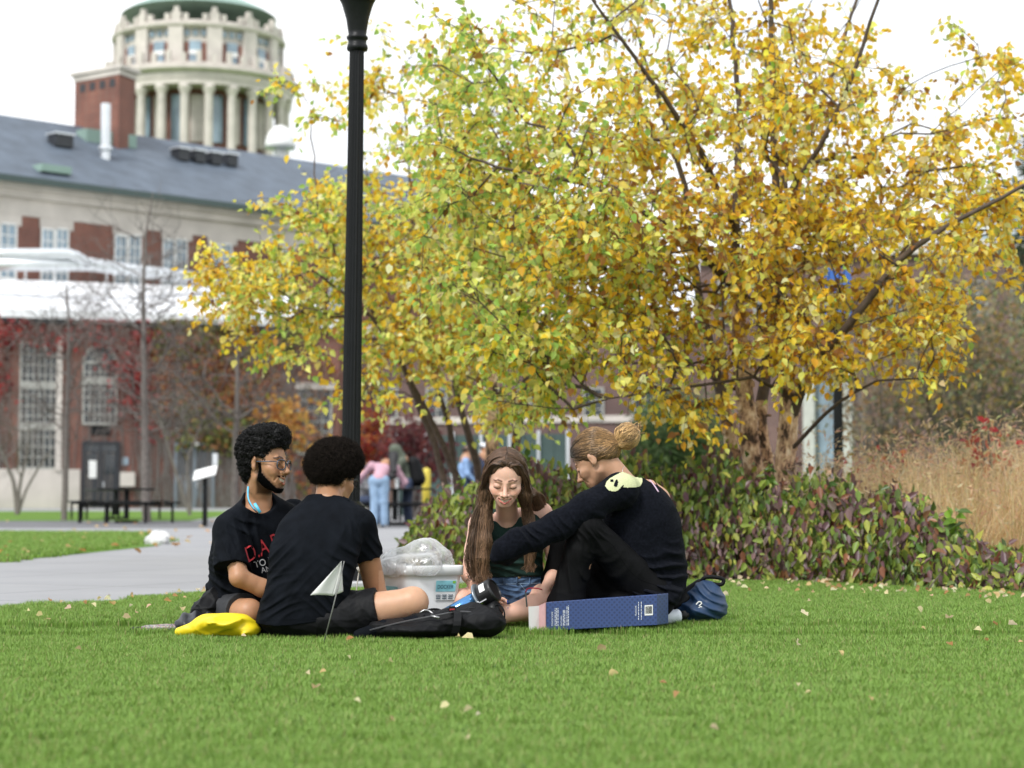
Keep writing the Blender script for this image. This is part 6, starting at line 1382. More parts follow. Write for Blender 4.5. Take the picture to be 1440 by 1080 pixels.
    # knitted pale patch on the shoulder
    def patch(name, outline, mat, lift):
        import bmesh
        xs = np.array(outline); x0, y0 = xs.min(0); x1, y1 = xs.max(0); st = .8; gx_, gy_ = np.arange(x0 - st, x1 + st, st), np.arange(y0 - st, y1 + st, st); W, idx = [], {}
        F = []
        for i, x in enumerate(gx_):
            for j, y in enumerate(gy_):
                if not in_poly(np.array([x + st / 2]), np.array([y + st / 2]), outline)[0]: continue
                q = []
                for a_, b_ in ((i, j), (i, j + 1), (i + 1, j + 1), (i + 1, j)):
                    if (a_, b_) not in idx:
                        d_ = nrm(at(x0 - st + a_ * st, y0 - st + b_ * st, 8) - o_); h_ = bv.ray_cast(Vector(o_), Vector(d_))
                        if h_[0] is None or h_[3] > 9.35: idx[(a_, b_)] = None
                        else: idx[(a_, b_)] = len(W); W.append(np.array(h_[0]) + np.array(h_[1]) * lift)
                    q.append(idx[(a_, b_)])
                if None not in q: F.append(tuple(q))
        return link_mesh(name, np.array(W), F, mat, so, smooth=True)
    ol = catmull([(851, 684, 0), (855, 676, 0), (864, 670, 0), (876, 664, 0), (890, 660, 0), (899, 666, 0), (903, 676, 0), (899, 684, 0), (884, 686, 0), (874, 686, 0), (866, 691, 0), (856, 690, 0), (851, 684, 0)], 60)[:, :2].tolist()
    patch('knit_patch', ol, pmat('knit_cream', (.50, .52, .30), .95, .18, 260, .6, 420, spec=.1, bdist=.002), .0035)
    dk = M['black_fabric']
    patch('knit_mark', catmull([(864, 680, 0), (867, 675, 0), (869, 679, 0), (867, 685, 0), (863, 684, 0), (864, 680, 0)], 20)[:, :2].tolist(), dk, .0058); patch('knit_mark', [(858.6, 675.4), (862.2, 675.4), (862.2, 678.6), (858.6, 678.6)], dk, .0058); patch('knit_mark', [(872, 686), (877, 682), (877, 684), (873, 688)], dk, .0058)
    # straps at the open neckline
    Vb, Qb = nets(f, *bounds(body), .006); bvb = BVHTree.FromPolygons(Vb.tolist() + V.tolist(), Qb.tolist() + (Q + len(Vb)).tolist())
    seam([(895, 662), (905, 668), (917, 679), (926, 692)], pmat('strap_pink', (.50, .36, .46), .6, .05), root, bvb, .0044); seam([(902, 661), (912, 668), (922, 679), (929, 690)], M['black_fabric'], root, bvb, .0030)
    seam([(875, 664), (877, 657), (884, 652), (890, 650)], pmat('silver', (.6, .6, .6), .3, .05, metal=1), root, bvb, .0011)
    # hair drawn back into a bun
    tie = Z(869, 622, 9.20); bunc = Z(882, 613, 9.21)
    hp = [el(H.w((0, -.010, .052)), (.086, .105, .090), H.R), rc(H.w((0, -.05, .045)), tie, .072, .020, .05), el(H.w((0, -.07, -.002)), (.066, .040, .042), H.R)]
    fh = U(hp, .035)
    def hair(P):
        q = H.l(P); d = fh(P); x = np.abs(q[:, 0]); front = .096 - 1.6 * np.maximum(x - .03, 0); lim = np.maximum(q[:, 1] - front - np.maximum(q[:, 2] - .07, 0) * .5, 0)
        line = np.where(q[:, 1] > -.03, -.012 + (q[:, 1] + .03) * .80, -.040); d = np.maximum(d, (line - q[:, 2]) * .7); ear = np.linalg.norm((np.stack([x, q[:, 1], q[:, 2]], 1) - [.088, -.006, -.006]) / [.05, .026, .034], axis=1) - 1; return np.maximum(d, -ear * .025)
    def bun(P): q = P - bunc; return U([el(bunc, (.050, .045, .054)), rc(tie, bunc, .020, .04)], .03)(P) - fine(P, .03, .004, 4)
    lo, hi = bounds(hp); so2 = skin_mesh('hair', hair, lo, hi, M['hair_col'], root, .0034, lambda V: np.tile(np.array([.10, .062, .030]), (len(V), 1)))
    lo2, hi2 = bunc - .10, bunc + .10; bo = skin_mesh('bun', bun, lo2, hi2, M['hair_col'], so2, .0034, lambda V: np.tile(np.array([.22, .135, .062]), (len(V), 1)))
    V, Q = nets(hair, lo, hi, .006); q = H.l(V); paths, cols = [], []
    tl = H.l(tie[None])[0]; sel = g.permutation(len(V))
    for i in sel[:2400]:
        p = V[i]; ql = q[i]
        if ql[1] < -.075: continue
        pth = [p]; e = .004
        for s_ in range(13):
            d_ = nrm(tie - p); n_ = np.array([fh(p[None] + np.eye(3)[a_] * e)[0] - fh(p[None] - np.eye(3)[a_] * e)[0] for a_ in range(3)]); n_ = nrm(n_); t_ = d_ - n_ * np.dot(d_, n_); L = min(.016, np.linalg.norm(tie - p) / 2.0); p = p + nrm(t_) * L; p = p - n_ * (fh(p[None])[0] - g.uniform(.0, .003)); pth.append(p)
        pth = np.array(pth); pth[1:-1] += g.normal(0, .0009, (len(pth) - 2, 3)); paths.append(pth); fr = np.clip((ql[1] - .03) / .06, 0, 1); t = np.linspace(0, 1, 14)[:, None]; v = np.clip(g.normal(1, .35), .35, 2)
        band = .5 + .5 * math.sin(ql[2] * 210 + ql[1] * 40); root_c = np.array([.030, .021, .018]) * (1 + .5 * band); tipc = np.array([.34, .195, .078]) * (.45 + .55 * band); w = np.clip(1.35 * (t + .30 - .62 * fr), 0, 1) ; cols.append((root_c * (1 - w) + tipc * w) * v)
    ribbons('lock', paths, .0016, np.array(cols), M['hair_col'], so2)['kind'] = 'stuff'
    paths, cols = [], []
    for i in range(900):      # loops of the bun and flyaways
        a = g.uniform(0, 6.28); ax = nrm(bunc - tie); u = frame_of(ax)[0]; v_ = np.cross(ax, u); rr = g.uniform(.024, .060); d0 = u * math.cos(a) + v_ * math.sin(a); tw_ = g.normal(0, .5); d1 = u * math.cos(a + tw_) + v_ * math.sin(a + tw_)
        pts = [tie + d0 * .012, tie + d0 * rr * .95 + ax * .022, bunc + d1 * rr + ax * .004, bunc + d1 * rr * .65 + ax * .040, bunc + u * .008 * g.normal() + ax * .046]
        if i % 16 == 0: pts[-1] = pts[-1] + ax * .014 + g.normal(0, .018, 3)
        P_ = catmull(pts, 14) + g.normal(0, .001, (14, 3)); paths.append(P_); cols.append(np.tile(np.array([.44, .275, .12]) * np.clip(g.normal(1, .45), .2, 2), (14, 1)))
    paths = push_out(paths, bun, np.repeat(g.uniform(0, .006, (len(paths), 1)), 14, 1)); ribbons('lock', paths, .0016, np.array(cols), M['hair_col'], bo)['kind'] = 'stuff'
    b = MB(); ax = nrm(bunc - tie); u, v_, _ = frame_of(ax); b.tube([tie + (u * math.cos(a) + v_ * math.sin(a)) * .021 + ax * .004 for a in np.linspace(0, 6.283, 21)[:-1]], .0055, 6, closed=True); b.build('hair_tie', M['black_metal'], so2, smooth=True)
    Vh, Qh = nets(hair, lo, hi, .006); bvh = BVHTree.FromPolygons(Vh.tolist(), Qh.tolist()); seam([(838, 613), (838, 624), (838, 635)], M['black_metal'], so2, bvh, .0022)
    b = MB(); b.lathe([(0, -.003), (.004, 0), (0, .003)], H.w((.084, .002, -.030)), 8); b.lathe([(0, -.003), (.0035, 0), (0, .003)], H.w((.088, -.02, .024)), 8); b.build('earring', pmat('silver_bright', (.7, .7, .7), .2, .05, metal=1), root)
    return root
_who = os.environ.get('WHO', 'abcd')
if 'a' in _who: person_smiling()
if 'b' in _who: person_back()
if 'c' in _who: person_girl()
if 'd' in _who: person_bun()
# ================================================================ things on the lawn
def placed(mb_pts, fn): return [fn(p) for p in mb_pts]
def soft(name, prims, mat, parent, k=.03, h=.004, fold=None, cut=None, tint=None):
    f0 = U(prims, k); lo, hi = bounds(prims)
    def f(P):
        d = f0(P)
        if fold is not None: d = d - fold(P)
        if cut is not None: d = np.maximum(d, cut(P))
        return d
    return skin_mesh(name, f, lo, hi, mat, parent, h, tint)
gcut = lambda z=.0: (lambda P: gz(P[:, 1]) + z - P[:, 2])
# ---- storage tub with label, contents in a clear bag
def tub():
    A, Bc, Cc = at(656, 788, 9.10), at(566, 803, 9.02), at(506, 792, 9.40)     # rim corners: right, near, left
    g0 = float(gz(9.1)); zt = (A[2] + Bc[2]) / 2
    c = (A[:2] + Cc[:2]) / 2; D_ = A[:2] + Cc[:2] - Bc[:2]; rim = [np.array([*q]) for q in (A[:2], Bc[:2], Cc[:2], D_)]
    root = empty('storage_tub', [*c, g0]); tag(root, 'white plastic storage tub full of bagged supplies standing on the grass', 'tub')
    def loop(s, z, r=.12, n=6):
        out = []
        for i in range(4):
            p0, p1, p2 = [c + (rim[(i + d) % 4] - c) * s for d in (-1, 0, 1)]
            a, b = p1 + (p0 - p1) * r, p1 + (p2 - p1) * r
            for t in np.linspace(0, 1, n): q = a * (1 - t) ** 2 + 2 * t * (1 - t) * p1 + t * t * b; out.append([*q, z])
        return out
    def shell(rows, mat, name, par):
        V = []; [V.extend(loop(s, z)) for s, z in rows]; n = 24; F = []
        for i in range(len(rows) - 1):
            for j in range(n): F.append((i * n + j, i * n + (j + 1) % n, (i + 1) * n + (j + 1) % n, (i + 1) * n + j))
        return link_mesh(name, V, F, mat, par, smooth=True)
    pl = pmat('tub_plastic', (.80, .81, .82), .38, .03, 8, spec=.45)
    shell([(.80, g0), (.80, g0 + .01), (.93, zt - .07), (.945, zt - .045), (1.0, zt - .043), (1.005, zt - .005), (1.0, zt), (.95, zt), (.93, zt - .02), (.78, g0 + .02)], pl, 'tub_body', root)
    # two paper labels wrapped on the sides
    tealm = pmat('label_teal', (.22, .50, .56), .4, .15, 30); lw = pmat('label_white', (.72, .74, .74), .45, .04, 20); ink = pmat('label_ink', (.02, .06, .10), .5); grn = pmat('label_green', (.18, .42, .04), .5)
    def side(i, u, v, out=.004):      # point on side i (0: near-right, 1: near-left), u along 0..1, v height 0..1 from base to rim band
        p, q = (rim[0], rim[1]) if i == 0 else (rim[1], rim[2]); s = .80 + .13 * v; a = c + (p - c) * s; b = c + (q - c) * s; e = nrm(b - a); n_ = np.array([e[1], -e[0]]); n_ = n_ if n_ @ (a - c) > 0 else -n_
        w_ = a + (b - a) * u + n_ * out; return np.array([*w_, g0 + (zt - .07 - g0) * v])
    def tile(i, u0, u1, v0, v1, mat, out, par, name='label', n=5):
        V, F = [], []
        for k in range(n + 1):
            u = u0 + (u1 - u0) * k / n; V += [side(i, u, v0, out), side(i, u, v1, out)]
        F = [(2 * k, 2 * k + 1, 2 * k + 3, 2 * k + 2) for k in range(n)]; return link_mesh(name, V, F, mat, par)
    L0 = tile(0, .10, .46, .60, 1.02, lw, .0045, root); tile(0, .11, .45, .78, 1.01, tealm, .0060, L0, 'label_panel'); tile(0, .12, .17, .95, 1.0, grn, .0072, L0, 'label_mark')
    L1 = tile(1, .12, .74, .42, .88, tealm, .0045, root); tile(1, .09, .13, .42, .72, grn, .006, L1, 'label_mark')
    def words(i, txt, u0, u1, v0, v1, mat, par):
        cu = bpy.data.curves.new('w', 'FONT'); cu.body = txt; o = bpy.data.objects.new('w', cu); me = o.to_mesh(); tv = np.array([v.co[:2] for v in me.vertices]); tf = [tuple(p.vertices) for p in me.polygons]; o.to_mesh_clear(); bpy.data.objects.remove(o); bpy.data.curves.remove(cu)
        mn, m2 = tv.min(0), tv.max(0); q = (tv - mn) / (m2 - mn); V = [side(i, u0 + (u1 - u0) * (1 - x), v0 + (v1 - v0) * y, .0075) for x, y in q]; return link_mesh('lettering', V, tf, mat, par)
    words(0, 'DOCKER', .15, .42, .84, .92, ink, L0); words(1, 'RECYCLER', .26, .70, .62, .74, ink, L1)
    b = MB()
    for k in range(9): p = side(0, .14 + .26 * (k % 3) / 2.4, .64 + .035 * (k // 3), .0065); q = side(0, .22 + .26 * (k % 3) / 2.4, .64 + .035 * (k // 3), .0065); b.tube([p, q], .0014, 4)
    for k in range(6): p = side(1, .25 + .2 * (k % 3), .50 + .05 * (k // 3), .0065); q = side(1, .36 + .2 * (k % 3), .50 + .05 * (k // 3), .0065); b.tube([p, q], .0022, 4)
    b.build('lettering', ink, L0)
    # rope handle on the left end
    e = np.array([*(c + (rim[2] - c) * 1.0), zt - .02]); b = MB(); b.tube(catmull([e, e + [-.012, -.01, -.08], e + [-.02, -.01, -.15], e + [-.05, -.02, -.20]], 14), .0035, 6); b.tube([e + [.0, -.02, .008], e + [.015, -.02, -.02]], .018, 8); b.build('rope_handle', pmat('rope', (.62, .60, .54), .8, .1, 90), root, smooth=True)
    # contents and clear bag
    b = MB(); g = np.random.default_rng(4); cz = zt - .03
    for k in range(24):
        p = np.array([*(c + g.uniform(-.10, .10, 2)), cz + g.uniform(-.01, .06)]); b.box(p, (g.uniform(.05, .11), g.uniform(.04, .08), g.uniform(.03, .07)), Rm=rotz(g.uniform(0, 3)) @ np.array(Matrix.Rotation(g.uniform(-.5, .5), 3, 'X')), m=k % 4)
    cont = b.build('packed_kit', [pmat('kit_tan', (.30, .27, .20), .5, .3, 30), pmat('kit_grey', (.15, .15, .15), .5, .3, 30), pmat('kit_white', (.6, .6, .58), .5, .2, 30), pmat('kit_olive', (.12, .13, .07), .5, .3, 30)], None, bevel=.004); tag(cont, 'jumble of small packed supplies inside the clear bag on the white tub', 'supplies')
    m, t, bs = nodes_of('clear_bag'); tr = t.nodes.new('ShaderNodeBsdfTransparent'); gl_ = t.nodes.new('ShaderNodeBsdfGlossy'); gl_.inputs['Roughness'].default_value = .12; df = t.nodes.new('ShaderNodeBsdfTranslucent'); d2 = t.nodes.new('ShaderNodeBsdfDiffuse'); x1, x2, x3 = [t.nodes.new('ShaderNodeMixShader') for _ in range(3)]
    lwt = t.nodes.new('ShaderNodeLayerWeight'); lwt.inputs['Blend'].default_value = .45; nn = t.nodes.new('ShaderNodeTexNoise'); nn.inputs['Scale'].default_value = 11; nn.inputs['Detail'].default_value = 6; nn.inputs['Distortion'].default_value = 1.5; tcn = t.nodes.new('ShaderNodeTexCoord'); t.links.new(tcn.outputs['Object'], nn.inputs['Vector'])
    rr = t.nodes.new('ShaderNodeMapRange'); rr.inputs['From Min'].default_value = .35; rr.inputs['From Max'].default_value = .75; rr.inputs['To Min'].default_value = .12; rr.inputs['To Max'].default_value = .80; t.links.new(nn.outputs['Fac'], rr.inputs['Value'])
    mxx = t.nodes.new('ShaderNodeMath'); mxx.operation = 'MAXIMUM'; t.links.new(lwt.outputs['Facing'], mxx.inputs[0]); t.links.new(rr.outputs['Result'], mxx.inputs[1])
    t.links.new(df.outputs[0], x1.inputs[1]); t.links.new(d2.outputs[0], x1.inputs[2]); t.links.new(tr.outputs[0], x2.inputs[1]); t.links.new(x1.outputs[0], x2.inputs[2]); t.links.new(mxx.outputs[0], x2.inputs['Fac'])
    x3.inputs['Fac'].default_value = .07; t.links.new(x2.outputs[0], x3.inputs[1]); t.links.new(gl_.outputs[0], x3.inputs[2]); t.links.new(x3.outputs[0], t.nodes['Material Output'].inputs['Surface'])
    for nd in (df, d2): nd.inputs[0].default_value = (.86, .87, .88, 1)
    bp = t.nodes.new('ShaderNodeBump'); bp.inputs['Strength'].default_value = .9; bp.inputs['Distance'].default_value = .012; t.links.new(nn.outputs['Fac'], bp.inputs['Height']); [t.links.new(bp.outputs[0], nd.inputs['Normal']) for nd in (gl_, d2)]
    bl, br = at(542, 790, 9.25), at(632, 788, 9.15); top = at(598, 760, 9.2); prims = [rc(at(556, 790, 9.24), at(600, 784, 9.18), .062, .078), rc(at(600, 782, 9.18), at(617, 788, 9.14), .082, .066), rc(at(548, 798, 9.14), at(600, 796, 9.06), .05, .06), rc(at(580, 796, 9.32), at(625, 792, 9.22), .05, .05)]
    o = soft('plastic_bag', prims, m, None, .04, .005, fold=lambda P: wrinkle(P, .13, .009, (1, 1, 1), 3) + .0035 * np.maximum(0, 1 - np.abs(np.sin(P[:, 0] * 46 + 3 * np.sin(P[:, 2] * 30) + P[:, 1] * 22)) * 5), cut=lambda P: zt - .045 - P[:, 2]); tag(o, 'crumpled translucent plastic bag bulging out of the white tub', 'plastic bag')
    # plastic film draped over the rim at the near left
    V, F = [], []; nu, nv = 22, 9
    for i in range(nu + 1):
        for j in range(nv + 1):
            u = -.04 + 1.10 * i / nu; p = side(1, min(u, 1), 1.02, .012) if u >= 0 else side(0, 1 + u, 1.02, .012); hh = (.044 - .052 * j / nv * (1 + .25 * math.sin(u * 9))); V.append([p[0], p[1] - .006 * math.sin(u * 31 + j) * j / nv - .003, zt + .012 + hh - .045])
    for i in range(nu):
        for j in range(nv): a = i * (nv + 1) + j; F.append((a, a + 1, a + nv + 2, a + nv + 1))
    link_mesh('bag_skirt', V, F, m, o, smooth=True)
tub()
# ---- blue tube with a black cap
def tube_gadget():
    a, b_ = at(612, 876, 9.0), at(676, 840, 8.92); ax = nrm(b_ - a); root = empty('telescope', [a[0], a[1], gz(9.0)]); tag(root, 'shiny blue metal telescope tube with a grey ring and fat black cap', 'telescope')
    m = pmat('blue_metal', (.10, .26, .52), .14, .1, 3, metal=.85)
    b = MB(); b.tube([a, a + ax * .01, b_], [.034, .038, .038], 28); b.build('tube', m, root, smooth=True)
    b = MB(); b.lathe([(.038, -.006), (.066, -.004), (.068, 0), (.066, .004), (.05, .006)], b_ - ax * .004, 32, axis=ax); b.build('ring', pmat('ring_grey', (.28, .32, .35), .3, .1, metal=.6), root, smooth=True)
    b = MB(); b.lathe([(.050, .002), (.056, .012), (.056, .070), (.052, .078), (.046, .080), (.046, .074), (0, .074)], b_, 32, axis=ax); cp = b.build('cap', pmat('cap_black', (.012, .012, .013), .35, .1, 30), root, smooth=False, bevel=.002)
    u, v, _ = frame_of(ax); b = MB(); st = b_ + ax * .040
    V = []
    for k in range(7):
        th = 1.0 + .75 * k / 6
        for z in (-.014, .014): V.append(st + ax * z + (u * math.cos(th + 1.2) + v * math.sin(th + 1.2)) * .0568)
    b.add(V, [(2 * k, 2 * k + 1, 2 * k + 3, 2 * k + 2) for k in range(6)]); b.build('sticker', M['white_paint'], cp)
    b = MB(); q = b_ - ax * .02 + np.array([.005, -.055, -.02]); b.cyl(q, q + ax * .05, .008, n=10); b.cyl(q + [0, -.01, .006], q + [0, -.03, .012], .005, n=8); b.build('focus_knob', pmat('chrome', (.5, .5, .5), .2, .05, metal=1), root)
    b = MB(); p = at(694, 858, 8.86); b.lathe([(0, -.03), (.034, -.028), (.036, 0), (.034, .028), (0, .03)], p, 20, axis=(.8, -.4, .5)); o = b.build('eyepiece', M['black_metal'], None, smooth=True); tag(o, 'black round eyepiece lying between the telescope cap and the black backpack', 'eyepiece')
    b = MB(); b.tube(catmull([at(694, 853, 8.84), at(703, 851, 8.80), at(709, 860, 8.78), at(709, 872, 8.78), at(705, 879, 8.80)], 20), .0035, 6); s = b.build('strap', M['black_nylon'], o, smooth=True)
tube_gadget()
# ---- black backpack lying flat
def backpack():
    root = empty('backpack', g_at(610, 8.62)); tag(root, 'flat black backpack with red zip pulls lying on the grass in front of the tub', 'backpack')
    Z = at; Y = 8.62
    pr = [rc(Z(528, 886, Y), Z(600, 880, Y + .02), .036, .055), rc(Z(600, 878, Y + .02), Z(664, 872, Y), .055, .072), el(Z(676, 874, Y - .02), (.105, .12, .062)), el(Z(580, 885, Y + .02), (.16, .13, .035)), el(Z(690, 876, Y - .02), (.055, .09, .052))]
    soft('body', pr, M['black_nylon'], root, .04, .0045, fold=lambda P: wrinkle(P, .12, .008, (1, 1, 1), 8) + wrinkle(P, .05, .003, (1, 1, 1), 2), cut=gcut(.012))
    b = MB(); b.tube(catmull([Z(596, 866, Y - .03), Z(602, 858, Y + .05), Z(616, 857, Y + .04), Z(624, 862, Y - .02)], 14), .005, 6); b.build('haul_loop', M['black_nylon'], root, smooth=True)
    b = MB(); pth = catmull([Z(520, 886, Y - .05), Z(560, 876, Y - .06), Z(610, 866, Y - .06), Z(650, 860, Y - .07), Z(690, 866, Y - .09)], 30); b.tube(pth, .0035, 5); b.build('zip', pmat('zip_grey', (.06, .06, .065), .4), root)
    rd = pmat('pull_red', (.30, .02, .02), .5, .1)
    for x, y in ((636, 856), (664, 858)):
        b = MB(); p = Z(x, y, Y - .05); b.box(p, (.030, .016, .022), .1); o = b.build('buckle', M['black_metal'], root, bevel=.003); b = MB(); b.box(p + [0, -.0095, -.003], (.022, .003, .008), .1); b.build('pull_tab', rd, o)
    V, F = [], []                      # compression strap over the body
    for k in range(9): t = k / 8; p = catmull([Z(634, 857, Y - .03), Z(643, 862, Y - .09), Z(643, 876, Y - .13), Z(640, 890, Y - .12)], 9)[k]; V += [p + [-.016, 0, 0], p + [.016, 0, 0]]
    F = [(2 * k, 2 * k + 1, 2 * k + 3, 2 * k + 2) for k in range(8)]; o = link_mesh('compression_strap', V, F, M['black_nylon'], root); sd = o.modifiers.new('s', 'SOLIDIFY'); sd.thickness = .004
    b = MB(); b.tube(catmull([Z(590, 862, Y), Z(597, 858, Y), Z(605, 860, Y), Z(612, 867, Y - .02)], 10), .0045, 6); b.tube([Z(606, 866, Y - .06), Z(618, 869, Y - .07)], .006, 6); b.build('clip', pmat('clip_metal', (.35, .35, .35), .3, .1, metal=.8), root, smooth=True)
    pr = [rc(Z(505, 892, Y - .02), Z(540, 884, Y), .026, .034), rc(Z(540, 884, Y), Z(585, 876, Y), .03, .034)]; soft('shoulder_strap', pr, M['black_fabric'], root, .03, .005, fold=lambda P: wrinkle(P, .07, .006, (1, 1, 1), 3), cut=gcut(.008))
backpack()
# ---- long blue carton
def carton():
    TL, TR, BR_, BL = at(768, 847, 8.86), at(924, 836, 8.88), at(924, 879, 8.88), at(768, 887, 8.86); dv = np.array([.06, .125, .0]); root = empty('carton', [*(BL[:2] + BR_[:2]) / 2, gz(8.87)]); tag(root, 'long dark blue patterned cardboard carton with white print lying open on the grass', 'box')
    m, t, bs = nodes_of('carton_blue'); tcn = t.nodes.new('ShaderNodeTexCoord'); vo = t.nodes.new('ShaderNodeTexVoronoi'); vo.inputs['Scale'].default_value = 62; vo.inputs['Randomness'].default_value = 0; mpn = t.nodes.new('ShaderNodeMapping'); mpn.inputs['Rotation'].default_value = (0, R(45), 0)
    t.links.new(tcn.outputs['Object'], mpn.inputs['Vector']); mpn.inputs['Scale'].default_value = (1, .001, 1); t.links.new(mpn.outputs['Vector'], vo.inputs['Vector']); rp = t.nodes.new('ShaderNodeValToRGB'); rp.color_ramp.elements[0].position = .26; rp.color_ramp.elements[0].color = (.022, .036, .105, 1); rp.color_ramp.elements[1].position = .33; rp.color_ramp.elements[1].color = (.032, .060, .175, 1)
    t.links.new(vo.outputs['Distance'], rp.inputs['Fac']); t.links.new(rp.outputs['Color'], bs.inputs['Base Color']); bs.inputs['Roughness'].default_value = .42
    b = MB(); b.prism([BL, BR_, TR, TL], dv); b.build('carton_body', m, root, bevel=.0025)
    ex, ez = (BR_ - BL), (TL - BL); n_ = nrm(np.cross(ex, ez)); n_ = n_ if n_[1] < 0 else -n_; P = lambda u, v, o=.0015: BL + ex * u + ez * v + n_ * o
    pk = pmat('carton_pink', (.50, .30, .30), .6, .1, 20); b = MB(); a0, a1 = BL - ex * .006, TL - ex * .006; b.add([a0, a1, a1 + dv * .98 - ex * .012, a0 + dv * .98 - ex * .012], [(0, 1, 2, 3)]); b.add([BL - ex * .002, TL - ex * .002, at(757, 852, 8.90), at(757, 886, 8.90)], [(0, 1, 2, 3)]); b.build('open_end', pk, root)
    f = MB(); f.prism([at(743, 853, 8.86), at(760, 852, 8.90), at(759, 886, 8.90), at(752, 884, 8.88), at(744, 887.5, 8.86)], (.0, .004, 0)); f.build('end_flap', M['white_paint'], root)
    wh = pmat('carton_print', (.66, .68, .72), .5, .05)
    def vtext(txt, u, v0, v1, hgt):   # lettering running up the face
        cu = bpy.data.curves.new('t', 'FONT'); cu.body = txt; o = bpy.data.objects.new('t', cu); me = o.to_mesh(); tv = np.array([v.co[:2] for v in me.vertices]); tf = [tuple(p.vertices) for p in me.polygons]; o.to_mesh_clear(); bpy.data.objects.remove(o); bpy.data.curves.remove(cu)
        mn, m2 = tv.min(0), tv.max(0); q = (tv - mn) / (m2 - mn); return link_mesh('lettering', [P(u - y * hgt, v0 + x * (v1 - v0), .0022) for x, y in q], tf, wh, root)
    b = MB()
    def lines(u, v0, v1, n, du):
        g = np.random.default_rng(int(u * 100))
        for k in range(n):
            v = v0
            while v < v1 - .02: L = g.uniform(.04, .14); b.add([P(u + du * k, v), P(u + du * k + .0055, v), P(u + du * k + .0055, min(v + L, v1)), P(u + du * k, min(v + L, v1))], [(0, 1, 2, 3)]); v += L + .025
    vtext('TELESCOPE', .062, .15, .66, .014); lines(.078, .15, .78, 3, .013); vtext('FEATURES', .142, .15, .50, .012); lines(.152, .15, .70, 2, .013); lines(.185, .15, .85, 2, .013)
    vtext('TELESCOPE', .815, .36, .72, .013); lines(.83, .22, .85, 1, .013); lines(.855, .22, .85, 1, .013)
    b.build('fine_print', wh, root); b = MB(); b.add([P(.888, .36), P(.962, .36), P(.962, .72), P(.888, .72)], [(0, 1, 2, 3)]); lb = b.build('barcode_label', M['white_paint'], root); b = MB(); g = np.random.default_rng(8); u = .896
    while u < .954: w = g.choice([.0018, .0035]); b.add([P(u, .42, .0024), P(u + w, .42, .0024), P(u + w, .68, .0024), P(u, .68, .0024)], [(0, 1, 2, 3)]); u += w + g.choice([.0018, .003])
    b.build('barcode', M['black_metal'], lb)
carton()
# ---- navy rucksack and bottle
def navy_pack():
    root = empty('rucksack', g_at(975, 9.25)); tag(root, 'navy blue rucksack with black straps lying on the grass behind the seated bun-haired person', 'rucksack'); Z = at; Y = 9.3
    nv = pmat('navy_nylon', (.012, .035, .085), .55, .2, 25, .35, 600, spec=.4, bdist=.0012)
    pr = [rc(Z(935, 862, Y), Z(990, 836, Y), .050, .060), rc(Z(990, 838, Y), Z(1004, 852, Y), .062, .052), el(Z(985, 858, Y - .02), (.115, .12, .055)), el(Z(996, 846, Y), (.075, .11, .085))]
    soft('body', pr, nv, root, .04, .0045, fold=lambda P: gfolds(P, [(Z(985, 850, 9.2), .12, (.35, 0, 1), .045, .006)]) + wrinkle(P, .10, .006, (1, 1, 1), 5), cut=gcut(.01))
    pr = [rc(Z(926, 858, Y - .03), Z(984, 822, Y), .022, .026), el(Z(950, 850, Y), (.10, .08, .03), np.array(Matrix.Rotation(R(-30), 3, 'Y')))]; soft('back_panel', pr, M['black_nylon'], root, .03, .0045, cut=gcut(.01))
    b = MB(); b.tube(catmull([Z(982, 822, Y), Z(992, 812, Y - .02), Z(1008, 812, Y - .02), Z(1017, 815, Y - .02), Z(1014, 822, Y - .02), Z(995, 820, Y - .02)], 22), .010, 6); b.build('grab_handle', M['black_nylon'], root, smooth=True)
    b = MB()
    for pts in ([(979, 850), (983, 846), (987, 848), (983, 852)], [(982, 855), (986, 853), (988, 856)]): b.tube(catmull([Z(x, y, 9.175) for x, y in pts], 8), .0030, 5)
    b.build('emblem', M['white_paint'], root)
    r2 = empty('water_bottle', g_at(945, 9.15)); tag(r2, 'small translucent white water bottle with a black lid lying beside the blue carton', 'bottle'); a, e = Z(924, 869, 9.12), Z(957, 866, 9.14); ax = nrm(e - a)
    b = MB(); b.lathe([(.0, -.002), (.030, 0), (.034, .006), (.034, .07), (.031, .085), (.033, .095), (.030, .105), (.022, .112)], a, 20, axis=ax); b.build('bottle_body', pmat('bottle_white', (.62, .66, .72), .3, .05, 10), r2, smooth=True)
    b = MB(); b.lathe([(.020, .112), (.022, .114), (.022, .136), (.012, .140), (.010, .150), (0, .152)], a, 16, axis=ax); b.build('lid', M['black_metal'], r2, smooth=True)
navy_pack()
